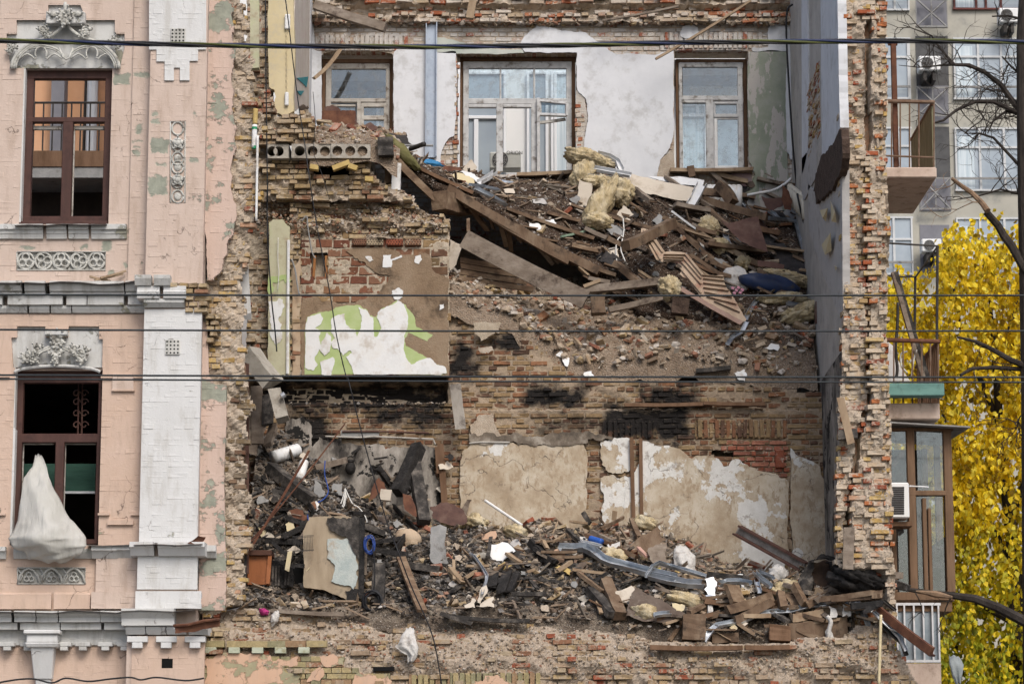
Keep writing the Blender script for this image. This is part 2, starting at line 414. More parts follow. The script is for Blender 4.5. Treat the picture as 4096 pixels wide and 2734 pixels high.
def moulding(thing_, profile, x0, x1, mat, name='moulding', L=.27, jit=.0025):
    """profile: (y,z) outline; laid as separate painted blocks"""
    n = max(1, int(round(abs(x1 - x0) / L))); st = (x1 - x0) / n; cache = None
    for i in range(n):
        a = x0 + i * st; mb = MB()
        if cache is None:
            poly = [(0, y, z) for y, z in profile]
            ob = mb.prism(poly, (st - .0006, 0, 0)).build(name, mat, thing_, bevel=.0018); cache = ob.data
        else:
            ob = bpy.data.objects.new(name, cache); COL.objects.link(ob); ob.parent = thing_
        ob.location = (a + .0025, RND.gauss(0, jit), RND.gauss(0, jit * .6)); ob.rotation_euler = (0, RND.gauss(0, .004), 0)
def ZA(k, y, d=0): return P(*c(k, 600, y), d)[2]
def XA(k, x, y, d=0): return P(*c(k, x, y), d)[0]

# ================================================================== street ground (below the frame)
simple('asphalt', (.045, .045, .046), (.06, .06, .06), 8, .9, .5, 90)
simple('paving', (.22, .21, .2), (.3, .29, .27), 5, .9, .4, 30)
tag(MB().span(-300, 300, -300, 300, -.5, -.12).build('ground', 'asphalt'), 'wide dark street surface in front of the ruin', kind='structure')
tag(MB().span(-60, 60, -4.5, 0, -.5, .02).build('pavement', 'paving', bevel=.02), 'pale paved footway along the ruined building', kind='structure')

# ================================================================== left facade
FW = thing('facade_wall', 'salmon painted brick facade with two tall brown windows and white stucco ornament', 'wall', (-5.5, 0, 0))
FW.location = (0, 0, 0)
XP0, XP1 = P(597, 459, -.2)[0], P(824, 459, -.2)[0]
XS0 = P(528, 459, 0)[0]; XL = -8.6; XSR = P(932, 300, 0)[0]
W1x0, W1x1 = XA('A', 153, 900), XA('A', 772, 900); W1z0, W1z1 = ZA('A', 1555), ZA('A', 470)
W2x0, W2x1 = XA('B', 98, 1300), XA('B', 710, 1300); W2z0, W2z1 = ZA('C', 680), ZA('B', 1090)
ZTOP, ZBOT = 13.4, 3.2
Zc1, Zc0 = ZA('B', 490), ZA('B', 705)            # cornice between the storeys
Zk1, Zk0 = ZA('C', 1100), ZA('C', 1235)          # cornice over the ground floor
# masonry body with the two openings
mb = MB()
for (a, b, z0, z1) in ((XL, W1x0, Zc0, ZTOP), (W1x1, XP1, Zc0, ZTOP), (W1x0, W1x1, W1z1 + .0, ZTOP), (W1x0, W1x1, Zc0, W1z0),
                       (XL, W2x0, 0, Zc0), (W2x1, XP1, 0, Zc0), (W2x0, W2x1, W2z1, Zc0), (W2x0, W2x1, 0, W2z0)):
    mb.span(a, b, .085, .52, z0, z1)
mb.build('masonry', 'pink_paint', FW)
MB().span(XP0 + .006, XP1 - .006, -.206, .02, 0, ZTOP).build('pilaster_core', 'pink_paint', FW)
def fbrick(polys, y, mat, n, seed, **kw):
    a = dict(L=.262, H=.0695, J=.0012, D=.10, jy=.002, jx=.0006, rot=.0015, bev=.0035, jit=.001, chip=.008); a.update(kw)
    fill_sheet(FW, polys, y + .003, mat)
    return brick_wall(FW, polys, y, mat, nparts=n, seed=seed, **a)
# upper storey wall field
zs1 = ZA('B', 85)                                 # sill moulding top
TY = [(45,225),(115,225),(115,140),(335,140),(335,35),(560,35),(600,140),(800,140),(800,225),(868,225),(868,330),(835,475),(75,475),(45,330)]
fbrick([rect_xz(-6.9, Zc1 - .05, XS0, ZTOP), px_poly('A', TY, 0), rect_xz(W1x0, W1z0 - .02, W1x1, ZA('A', 475)),
        rect_xz(XA('B',115,330), ZA('B',400), XA('B',737,330), ZA('B',270))], .002, 'pink_paint', 90, 1)
fbrick([rect_xz(XS0, Zc1 - .05, XP0, ZTOP)], -.035, 'pink_paint', 30, 2)
# lower storey
T2 = [(78,870),(118,870),(118,792),(316,792),(316,860),(478,860),(478,792),(690,792),(690,880),(716,880),(712,1078),(90,1078)]
fbrick([rect_xz(-6.9, Zk1, XP0, Zc0), px_poly('B', T2, 0), rect_xz(W2x0, W2z0 - .03, W2x1, ZA('B', 1078)),
        rect_xz(XA('C',110,870), ZA('C',930), XA('C',545,870), ZA('C',825))], .002, 'orange_paint', 70, 3)
# pilaster: pink above, white below, stepped white cap at the top
CAPP = [(1040,0),(1438,0),(1438,345),(1382,345),(1382,428),(1322,428),(1322,565),(1255,565),(1255,475),(1213,475),(1213,565),(1148,565),(1148,432),(1092,432),(1092,345),(1040,345)]
fbrick([rect_xz(XP0, Zc1 - .05, XP1, ZTOP), px_poly('A', [(p[0], p[1] if p[1] else -150) for p in CAPP], -.2), rect_xz(XA('A',1183,1100,-.2), ZA('A',1415,-.2), XA('A',1292,1100,-.2), ZA('A',842,-.2))], -.222, 'pink_paint', 45, 4)
fbrick([px_poly('A', [(p[0], p[1] if p[1] else -150) for p in CAPP], -.22)], -.245, 'white_paint', 20, 5)
fbrick([rect_xz(XP0, ZA('C', 680), XP1, Zc0 + .02)], -.225, 'white_paint', 30, 6)
fbrick([rect_xz(XP0 - .01, ZA('C', 975), XP1 + .01, ZA('C', 765))], -.24, 'white_paint', 5, 7)
fbrick([rect_xz(XA('C', 862, 1030, -.3), ZA('C', 1087, -.3), XA('C', 1282, 1030, -.3), ZA('C', 975, -.3))], -.30, 'white_paint', 10, 8, D=.1)
# painted strip right of the pilaster, eaten away towards the collapse
STR = [(824,-40),(838,0),(905,0),(925,60),(930,250),(932,420),(928,640),(932,800),(905,980),(890,1060),(845,1120),(828,1120)]
px_ = [tuple(P(*p, 0)[[0, 2]]) for p in STR]
px_ = [(q[0], q[2]) for q in rough_poly([(x, 0, z) for x, z in px_], .07, .1)]; fbrick([px_], -.012, 'peel_pink', 0, 9, ragged=.012); core(FW, px_, .0, .06, 'peel_pink')
STR2 = [(805,1255),(828,1255),(835,1500),(862,1540),(905,1545),(905,1700),(895,1900),(900,2100),(905,2350),(900,2430),(795,2440)]
px_ = [tuple(P(*p, 0)[[0, 2]]) for p in STR2]
fbrick([px_], -.012, 'peel_pink', 0, 10, ragged=.01); core(FW, px_, .0, .06, 'peel_pink')
# mouldings -------------------------------------------------------------
def prof(k, rows):
    """rows: (crop y, outward metres) from top to bottom -> closed (y,z) outline"""
    return [(.05, ZA(k, rows[0][0]))] + [(-d, ZA(k, yy)) for yy, d in rows] + [(.05, ZA(k, rows[-1][0]))]
xm = XA('B', 898, 110)
moulding(FW, prof('B', [(90,.09),(125,.09),(128,.06),(152,.055),(156,.045),(186,.03)]), -6.95, xm, 'trim_paint', 'sill_moulding')
moulding(FW, prof('B', [(496,.20),(530,.20),(562,.17),(566,.13),(585,.15)]), -6.95, XP0, 'trim_paint', 'cornice_block')
moulding(FW, prof('B', [(586,.10),(650,.10)]), -6.95, XP0, 'trim_paint', 'cornice_block')
moulding(FW, prof('B', [(652,.055),(672,.055),(700,.02)]), -6.95, XP0, 'trim_paint', 'cornice_block')
xc0, xc1, xc2 = XA('B', 950, 560, -.25), XA('B', 1288, 560, -.25), XA('B', 1175, 560, -.25)
moulding(FW, prof('B', [(476,.42),(500,.42),(545,.38)]), xc0, xc2, 'trim_paint', 'capital_block')
moulding(FW, prof('B', [(546,.35),(580,.35),(588,.37),(630,.34)]), xc0 + .05, xc1, 'white_paint', 'capital_block')
moulding(FW, prof('B', [(632,.31),(655,.31),(685,.25)]), xc0 + .09, xc1, 'trim_paint', 'capital_block')
# sills and pedestals under the lower window
moulding(FW, prof('C', [(695,.10),(722,.10),(726,.07),(770,.03)]), -6.95, XA('C', 30, 730), 'trim_paint', 'sill_moulding')
moulding(FW, prof('C', [(708,.05),(735,.05),(770,.02)]), XA('C', 75, 730), XA('C', 595, 730), 'trim_paint', 'sill_moulding')
moulding(FW, prof('C', [(694,.16),(722,.16),(726,.13),(770,.07)]), XA('C', 575, 720), XP0, 'trim_paint', 'sill_moulding')
moulding(FW, prof('C', [(682,.40),(714,.40),(720,.36),(765,.29)]), XA('C', 850, 720, -.35), XA('C', 1300, 720, -.35), 'white_paint', 'pedestal_cap')
moulding(FW, prof('C', [(690,.12),(728,.12),(734,.09),(768,.05)]), XP1 + .01, XA('C', 1378, 720), 'trim_paint', 'pedestal_cap')
fbrick([rect_xz(XA('C', 615, 880), ZA('C', 985), XP0, ZA('C', 768))], -.07, 'pink_paint', 5, 11)
fbrick([rect_xz(XA('C', 588, 1040), ZA('C', 1092), XP0, ZA('C', 985))], -.11, 'pink_paint', 5, 12, D=.1)
moulding(FW, prof('C', [(985,.0),(1000,.05),(1092,.05)]), -6.95, XA('C', 586, 1040), 'orange_paint', 'plinth_block')
# stepped frame line beside the lower window (raised band)
def band(k, pts, w=.014, th=.03, d=-.005, mat='orange_paint'):
    mb = MB()
    for (a, b) in zip(pts, pts[1:]):
        p, q = P(*c(k, *a), d), P(*c(k, *b), d); x0, x1 = min(p[0], q[0]) - w, max(p[0], q[0]) + w; z0, z1 = min(p[2], q[2]) - w, max(p[2], q[2]) + w
        mb.span(x0, x1, d - th, d + .02, z0, z1)
    mb.build('raised_band', mat, FW)
band('C', [(632,487),(692,487)]); band('C', [(700,540),(836,540)], .03); band('C', [(842,487),(892,487)]); band('C', [(0,487),(30,487)])
band('B', [(712,1146),(775,1146)]); band('B', [(786,1238),(932,1238)], .012); band('B', [(938,1146),(1000,1146)]); band('B', [(0,1140),(60,1140)])
fbrick([rect_xz(XA('B',785,1190), ZA('B',1236), XA('B',932,1190), ZA('B',1140))], -.03, 'pink_paint', 3, 13)
# ground-floor cornice with stepped corbels
moulding(FW, prof('C', [(1112,.26),(1130,.26),(1150,.20),(1180,.22)]), -6.95, XA('C', 780, 1150), 'trim_paint', 'cornice_block')
moulding(FW, prof('C', [(1182,.15),(1226,.15)]), -6.95, XA('C', 800, 1200), 'trim_paint', 'cornice_block')
moulding(FW, prof('C', [(1105,.48),(1130,.48),(1165,.42),(1210,.42)]), XA('C', 768, 1150, -.4), XA('C', 1120, 1150, -.4), 'trim_paint', 'cornice_block')
moulding(FW, prof('C', [(1212,.36),(1230,.36),(1262,.30)]), XA('C', 815, 1240, -.3), XA('C', 1310, 1240, -.3), 'white_paint', 'cornice_block')
MB().span(XP0 - .12, XP1 + .1, -.26, .02, 2.6, ZA('C', 1262, -.26)).build('pedestal', 'pink_paint', FW)
fbrick([rect_xz(XA('C',838,1400,-.28), 3.3, XA('C',1303,1400,-.28), ZA('C',1262,-.28)), rect_xz(XA('C',1030,1430,-.28), ZA('C',1466,-.28), XA('C',1101,1430,-.28), ZA('C',1395,-.28))], -.282, 'orange_paint', 14, 14)
MB().span(XA('C',1030,1430,-.28), XA('C',1101,1430,-.28), -.268, -.262, ZA('C',1466,-.28), ZA('C',1395,-.28)).build('beam_hole_shade', 'void_black', FW)  # black plate paints the darkness of the square hole
def corbel(x, k, ztop, d, w=.09, hh=.13, mat='trim_paint'):
    z = ztop; MB().span(x - w * 1.55, x + w * 1.55, d - .09, d + .05, z - hh * .5, z).span(x - w * .8, x + w * .8, d - .087, d + .05, z - hh, z - hh * .5 - .001).build('corbel', mat, FW, bevel=.006)
fbrick([rect_xz(-6.9, ZA('C',1320), XA('C', 838, 1280), ZA('C',1226))], -.03, 'trim_paint', 10, 15)
for xx in (55, 185, 415, 535, 678, 800): corbel(XA('C', xx, 1330), 'C', ZA('C', 1305), -.03, .062, .105)
for xx in (878, 1062, 1245): corbel(XA('C', xx, 1300, -.3), 'C', ZA('C', 1265, -.3), -.27, .085, .15, 'white_paint')
fbrick([rect_xz(-6.9, 3.3, XA('C', 838, 1400), ZA('C',1320))], .0, 'orange_paint', 10, 16)
# console bracket
mb = MB(); bx = XA('C', 288, 1300)
for (w0, w1, y0_, y1_, d0, d1) in ((.235,.235,1232,1258,.30,.30),(.20,.20,1258,1312,.26,.26),(.22,.20,1312,1342,.28,.25),(.15,.115,1342,1540,.22,.10),(.10,.10,1540,1640,.08,.05)):
    za, zb = ZA('C', y0_), ZA('C', y1_); V = [(bx-w0,.03,za),(bx+w0,.03,za),(bx+w0,-d0,za),(bx-w0,-d0,za),(bx-w1,.03,zb),(bx+w1,.03,zb),(bx+w1,-d1,zb),(bx-w1,-d1,zb)]
    mb.add(V, [(0,1,2,3),(7,6,5,4),(3,2,6,7),(0,3,7,4),(1,5,6,2),(0,4,5,1)])
mb.build('console', 'white_paint', FW, bevel=.012)
# tin flashings, slightly buckled
def tin(k, pts, d0, d1, mat='flashing', name='flashing'):
    mb = MB(); V = []; n = len(pts)
    for (x, y) in pts:
        V.append(P(*c(k, x, y), d0)); 
    top = [v + np.array((0, d1 - d0, .03)) for v in V]; A = V + top
    th = np.array((0, 0, -.006)); B_ = [v + th for v in A]; F = []
    for i in range(n - 1):
        F += [(i, i+1, n+i+1, n+i), (2*n+i, 3*n+i, 3*n+i+1, 2*n+i+1), (i, 2*n+i, 2*n+i+1, i+1)]
    mb.add(A + B_, F); return mb.build(name, mat, FW)
tin('B', [(-60,486),(90,488),(180,484),(300,490),(420,478),(560,482),(690,498),(830,492),(935,474),(1010,440)], -.27, 0)
tin('B', [(100,88),(200,82),(330,86),(430,76),(560,82),(740,80)], -.16, .15)
tin('C', [(-60,1104),(150,1108),(330,1114),(480,1096),(640,1106),(740,1112),(860,1086)], -.34, 0)
tin('C', [(770,1102),(900,1096),(1100,1104),(1270,1090)], -.52, -.1)
tin('C', [(640,1098),(760,1080),(860,1078)], -.1, .0)
tin('C', [(548,682),(640,688),(760,684),(870,678)], -.2, .02); tin('C', [(852,680),(1000,676),(1130,682),(1290,674)], -.44, -.2)
# curled rusty flap on the pedestal and the torn gutter over the ground-floor cornice
pt = lambda k, x, y, d: P(*c(k, x, y), d)
MB().prism(rough_poly([pt('C',1195,672,-.42), pt('C',1265,625,-.40), pt('C',1310,632,-.3), pt('C',1300,655,-.28), pt('C',1245,678,-.40)], .01, .05), (0, .004, .004)).build('flashing', 'rust', FW)
MB().prism(rough_poly([pt('C',1110,1200,-.5), pt('C',1395,1150,-.46), pt('C',1400,1200,-.44), pt('C',1240,1235,-.46), pt('C',1115,1245,-.5)], .012, .06), (0, .006, 0)).build('gutter', 'rust', FW)
MB().tube([pt('C',1105,1196,-.5), pt('C',1200,1190,-.52), pt('C',1300,1165,-.5), pt('C',1400,1155,-.48)], .02, 6).build('gutter_lip', 'rust', FW)
# ---- windows of the facade
def frame_bars(bars, k, y0, y1, mat, name, parent, bev=.008):
    mb = MB()
    for (xa, ya, xb, yb) in bars:
        ym = (ya + yb) / 2; xm_ = (xa + xb) / 2
        x0, x1 = P(*c(k, xa, ym), y0)[0], P(*c(k, xb, ym), y0)[0]; z1, z0 = P(*c(k, xm_, ya), y0)[2], P(*c(k, xm_, yb), y0)[2]
        mb.span(x0, x1, y0 + RND.uniform(0, .006), y1 + RND.uniform(0, .004), z0, z1)
    return mb.build(name, mat, parent, bevel=bev)
WU = thing('window', None, None); WU.parent = FW; WU['label'] = 'upper brown casement window without glass'
fo = frame_bars([(158,485,222,1545),(722,485,775,1545),(150,478,778,548),(160,815,755,850),(150,1505,752,1548),(428,845,500,1545)], 'A', .16, .28, 'brown_frame', 'frame', WU)
frame_bars([(196,880,222,1525),(205,876,430,904),(498,876,724,904),(490,890,514,1525)], 'A', .24, .29, 'old_white_wood', 'inner_sash', WU)
frame_bars([(132,1538,752,1560)], 'A', .02, .24, 'brown_frame', 'sill', WU)
WL = thing('window', None, None); WL.parent = FW; WL['label'] = 'lower brown window with plastic sheet hanging out of it'
frame_bars([(100,1110,160,1570),(684,1100,708,1570),(100,1100,708,1186),(98,1538,705,1575)], 'B', .16, .28, 'brown_frame', 'frame', WL)
frame_bars([(80,-20,132,645),(608,-20,634,660),(85,-5,632,30),(345,10,402,660),(68,645,622,676)], 'C', .16, .28, 'brown_frame', 'frame', WL)
frame_bars([(124,34,143,640),(132,30,342,42),(398,30,610,42),(398,36,412,640)], 'C', .24, .29, 'old_white_wood', 'inner_sash', WL)
# reveals: painted white jamb strips
frame_bars([(133,470,160,1550)], 'A', .01, .17, 'white_paint', 'jamb', WU); frame_bars([(772,470,780,1550)], 'A', .02, .17, 'white_paint', 'jamb', WU)
frame_bars([(62,1078,104,1560)], 'B', .01, .17, 'white_paint', 'jamb', WL); frame_bars([(36,-60,86,660)], 'C', .008, .17, 'white_paint', 'jamb', WL)
# vents
def vent(k, x0, y0, x1, y1, d, holes=4):
    a, b = P(*c(k, x0, y0), d), P(*c(k, x1, y1), d); o = MB().span(a[0], b[0], d - .012, d + .02, b[2], a[2]).build('vent_grille', 'relief_stone', FW, bevel=.004)
    mb = MB(); sx = (b[0] - a[0]) / holes; sz = (a[2] - b[2]) / holes
    for i in range(holes):
        for j in range(holes):
            x, z = a[0] + sx * (i + .5), b[2] + sz * (j + .5); q = sx * .27
            mb.prism([(x + q * math.cos(t), d - .0145, z + q * math.sin(t)) for t in [n * math.pi / 3 for n in range(6)]], (0, .002, 0))
    h = mb.build('vent_hole_shade', 'void_black', o)  # flat black dots on the grille paint the dark of its holes
vent('A', 1191, 200, 1290, 298, -.25); vent('B', 1153, 886, 1252, 990, -.23)
# ---- stucco ornament
def V3(k, x, y, d): return P(*c(k, x, y), d)
def arc_pts(k, cx, cy, rx, ry, a0, a1, d, n=14):
    return [V3(k, cx + rx * math.cos(math.radians(a0 + (a1 - a0) * i / n)), cy - ry * math.sin(math.radians(a0 + (a1 - a0) * i / n)), d) for i in range(n + 1)]
def leaf(mb, p, ang, ln, wd, th=.02, curl=.4):
    ca, sa = math.cos(ang), math.sin(ang); pr = []; n = 6
    for i in range(n + 1):
        t = i / n; u = t * ln; w_ = wd * math.sin(math.pi * (.12 + .83 * t)) * (1 + .25 * math.sin(t * 19)); lift = -th - curl * ln * (t ** 2) * .5 + .02 * math.sin(t * 9)
        for s_ in (-1, -.4, .4, 1): pr.append((p[0] + ca * u - sa * w_ * s_, p[1] + lift + abs(s_) * .018, p[2] + sa * u + ca * w_ * s_))
    F = [(i*4+k_, i*4+k_+1, i*4+k_+5, i*4+k_+4) for i in range(n) for k_ in range(3)]
    m = len(pr); pr += [(a, b + .03, c_) for a, b, c_ in pr]
    F += [(m+b0, m+a0, m+d0, m+c0) for a0, b0, c0, d0 in F[:]] ; mb.add(pr, F)
    mb.ell((p[0] + ca * ln, p[1] - th - curl * ln * .5, p[2] + sa * ln), (wd * .5, .022, wd * .45), None, 7, 5)
tyo = MB().prism([V3('A', *p, .055) for p in TY], (0, .05, 0)).build('tympanum', 'trim_paint', FW)
mb = MB()
for (dx, r) in ((0, .026), (18, .018), (32, .013)):
    for sgn in (-1, 1):
        pts = [V3('A', 455 + sgn * (375 - dx) * math.cos(math.radians(a)), 478 - (225 - dx * .7) * math.sin(math.radians(a)), -.05) for a in range(0, 66, 6)]
        x6 = 455 + sgn * (375 - dx) * math.cos(math.radians(62)); 
        pts += [V3('A', 455 + sgn * q, yq - dx * .25, -.055) for q, yq in ((125, 262), (80, 240), (45, 212), (20, 185), (8, 160))]
        mb.tube(pts, r, 6)
for cx in (285, 640):
    for dr, r in ((0, .016), (12, .012)): mb.tube(arc_pts('A', cx, 418, 165 - dr, 100 - dr, 8, 172, -.045), r, 6)
    mb.tube(arc_pts('A', cx, 372, 40, 45, -40, 220, -.045), .013, 6)
    for sx in (-1, 1): mb.tube([V3('A', cx + sx * q, yq, -.045) for q, yq in ((30, 402), (45, 412), (62, 392), (95, 375), (120, 388), (150, 412))], .012, 6)
mb.tube([V3('A', q, yq, -.05) for q, yq in ((412, 335), (440, 400), (462, 415), (484, 400), (510, 335))], .014, 6)
mb.build('arch_rib', 'relief_stone', tyo, smooth=True)
mb = MB(); mb.span(*sorted((XA('A',330,150), XA('A',600,150))), -.12, .02, ZA('A',182), ZA('A',100)).build('pediment_block', 'trim_paint', tyo, bevel=.01)
mb = MB()
for (x, y, n, s_) in ((455,110,9,.13),(450,140,7,.11),(300,205,8,.085),(330,240,6,.07),(600,210,8,.085),(570,245,6,.07),(95,320,7,.075),(70,350,6,.06),(790,285,7,.075),(820,320,6,.06)):
    p = V3('A', x, y, -.06 if y > 150 else -.13); mb.ell(p, (.035, .03, .035), None, 7, 5)
    for i in range(n): leaf(mb, p, 2 * math.pi * i / n + RND.uniform(-.3, .3), s_ * RND.uniform(.7, 1.1), s_ * .3, .02, .5)
for sg in (-1, 1): leaf(mb, V3('A', 455 + sg * 45, 105, -.13), .15 if sg > 0 else math.pi - .15, .15, .035, .02, .3)
mb.tube([V3('A', 455, yy, -.12) for yy in (100, 70, 40, 15)], [.03, .024, .03, .018], 8)
mb.build('leaf_carving', 'relief_stone', tyo, smooth=True)['kind'] = 'stuff'
ty2 = MB().prism([V3('B', *p, .055) for p in T2], (0, .05, 0)).build('tympanum', 'trim_paint', FW)
MB().tube(arc_pts('B', 400, 1120, 305, 52, 12, 168, -.01), .022, 6).build('arch_rib', 'trim_paint', ty2)
mb = MB(); MB().span(XA('B',318,855), XA('B',477,855), -.1, .02, ZA('B',862), ZA('B',825)).build('keystone', 'trim_paint', ty2, bevel=.01)
for (x, y, n, s_) in ((400,890,9,.13),(395,960,8,.12),(385,1020,7,.09),(260,950,7,.09),(190,1000,8,.11),(245,1025,6,.07),(520,950,7,.09),(570,1000,8,.11),(600,960,6,.07)):
    p = V3('B', x, y, -.05); mb.ell(p, (.03, .03, .03), None, 7, 5)
    for i in range(n): leaf(mb, p, 2 * math.pi * i / n + RND.uniform(-.4, .4), s_ * RND.uniform(.7, 1.1), s_ * .3, .02, .5)
for sg in (-1, 1):
    for q in (0, 1): mb.tube([V3('B', 395 + sg * a, b + q * 14, -.06) for a, b in ((40, 930), (90, 950), (140, 975), (190, 985), (215, 965))], .018, 6)
mb.build('leaf_carving', 'relief_stone', ty2, smooth=True)['kind'] = 'stuff'
def frieze(k, x0, y0, x1, y1, n, kindf):
    a, b = V3(k, x0, y0, .01), V3(k, x1, y1, .01)
    po = MB().span(a[0], b[0], .035, .06, b[2], a[2]).build('frieze_panel', 'room_shade' if 0 else 'relief_stone', FW); mb = MB()
    w_ = (x1 - x0) / n; h_ = y1 - y0
    for i in range(n):
        cx, cy = x0 + w_ * (i + .5), (y0 + y1) / 2; R_ = min(w_, h_) * .47
        if kindf == 'foil':
            mb.tube(arc_pts(k, cx, cy, w_ * .46, h_ * .46, 0, 360, .01, 18), .016, 6)
            for j in range(3):
                an = math.radians(90 + 120 * j + (0 if i % 2 == 0 else 40)); mb.tube(arc_pts(k, cx + R_ * .48 * math.cos(an), cy - R_ * .48 * math.sin(an), R_ * .42, R_ * .42, 0, 360, .004, 12), .012, 6)
        else:
            mb.tube([V3(k, cx + q * w_ * .5, y1 - hh * h_, .005) for q, hh in ((-1, 0), (-.8, .5), (-.4, .85), (0, .98), (.4, .85), (.8, .5), (1, 0))], .017, 6)
            for j in range(3):
                an = math.radians(90 + 120 * j); mb.tube(arc_pts(k, cx + R_ * .34 * math.cos(an), cy + h_ * .1 - R_ * .34 * math.sin(an), R_ * .34, R_ * .34, 0, 360, .006, 12), .010, 6)
            mb.tube([V3(k, cx - w_ * .5, y0 + 3, .006), V3(k, cx - w_ * .28, y0 + h_ * .5, .006), V3(k, cx - w_ * .5 + 6, y1, .006)], .011, 6)
    mb.tube([V3(k, x0, y0, .0), V3(k, x1, y0, .0), V3(k, x1, y1, .0), V3(k, x0, y1, .0), V3(k, x0, y0, .0)], .010, 4)
    mb.build('tracery', 'relief_stone', po, smooth=True)
frieze('B', 118, 274, 735, 400, 5, 'foil'); frieze('C', 112, 828, 543, 930, 3, 'gothic')
a, b = V3('A', 1188, 848, -.2), V3('A', 1290, 1410, -.2)
po = MB().span(a[0], b[0], -.205, -.17, b[2], a[2]).build('carved_panel', 'relief_stone', FW); mb = MB()
for j, yy in enumerate((895, 1010, 1105, 1165, 1265, 1370)):
    mb.tube(arc_pts('A', 1238, yy, 40, 45, 0, 360, -.215, 14), .013, 6)
    if j in (1, 4):
        p = V3('A', 1240, yy - 10, -.23); mb.ell(p, (.05, .05, .05), None, 8, 6)
        for i in range(5): leaf(mb, p, math.radians(90 + 72 * i), .09, .03, .02, .4)
    elif j: mb.ell(V3('A', 1238, yy, -.205), (.055, .02, .06), None, 8, 6)
mb.tube([V3('A', x, y, -.222) for x, y in ((1188,848),(1290,848),(1290,1410),(1188,1410),(1188,848))], .009, 4)
mb.build('tracery', 'relief_stone', po, smooth=True)

# ---- plastic sheet hanging out of the lower window
t = NT('plastic_film', .45, .4); t.b.inputs['Transmission Weight'].default_value = 0
col = t.ramp(t.noise(3, 6, .6), [(.3, (.60, .59, .54)), (.7, (.70, .69, .65))]); t.bump(t.noise(4, 5, .6, t.scaled(t.pos, (3, 1, .35))), .7, .05); MAT['plastic_film'] = t.out(col)
ts = t.n('ShaderNodeBsdfTranslucent'); t.l(col, ts.inputs[0]); tp_ = t.n('ShaderNodeBsdfTransparent'); m1 = t.n('ShaderNodeMixShader'); m1.inputs[0].default_value = .3; m2 = t.n('ShaderNodeMixShader'); m2.inputs[0].default_value = .17
t.l(t.b.outputs[0], m1.inputs[1]); t.l(ts.outputs[0], m1.inputs[2]); t.l(m1.outputs[0], m2.inputs[1]); t.l(tp_.outputs[0], m2.inputs[2]); t.l(m2.outputs[0], t.t.nodes['Material Output'].inputs[0])
def cloth_px(k, rows, name, label, cat, mat, nu=26, depthf=None, thick=.004, parent=None):
    """rows: (y, xleft, xright, depth, billow) down the cloth"""
    V = []; rows_ = []
    for (a, b) in zip(rows, rows[1:]):
        for s_ in range(4): rows_.append(tuple(np.array(a) * (1 - s_ / 4) + np.array(b) * (s_ / 4)))
    rows_.append(tuple(rows[-1])); nv = len(rows_)
    for j, (yy, xl, xr, d, bi) in enumerate(rows_):
        for i in range(nu + 1):
            t_ = i / nu; hs_ = math.sin(i * 12.9 + j * 78.2) * 4375.5; fold = math.sin(t_ * 6 + j * .22) * .7 + math.sin(t_ * 13 + 1.3 - j * .35) * .35 + (hs_ - math.floor(hs_) - .5) * .22
            V.append(P(*c(k, xl + (xr - xl) * t_, yy + 6 * math.sin(t_ * 9 + j)), d - bi * math.sin(math.pi * t_) - .034 * fold * min(1, j / 8 + .1)))
    F = []
    for j in range(nv - 1):
        for i in range(nu):
            q = j * (nu + 1) + i; F.append((q, q + 1, q + nu + 2, q + nu + 1))
    o = MB().add(V, F).build(name, mat, parent, smooth=True)
    md = o.modifiers.new('s', 'SOLIDIFY'); md.thickness = thick
    if label: tag(o, label, cat)
    return o
cloth_px('C', [(105,225,262,.30,0),(190,205,300,.20,.03),(250,150,310,.12,.06),(330,140,348,.02,.12),(430,125,402,-.06,.18),(520,112,448,-.12,.22),(575,95,510,-.16,.25),(640,50,548,-.2,.27),(690,75,552,-.2,.25),(735,160,520,-.18,.2),(770,180,470,-.16,.16),(795,290,400,-.15,.08)],
         'plastic_sheet', 'translucent white plastic sheet billowing out of the lower facade window', 'sheet', 'plastic_film', 36)
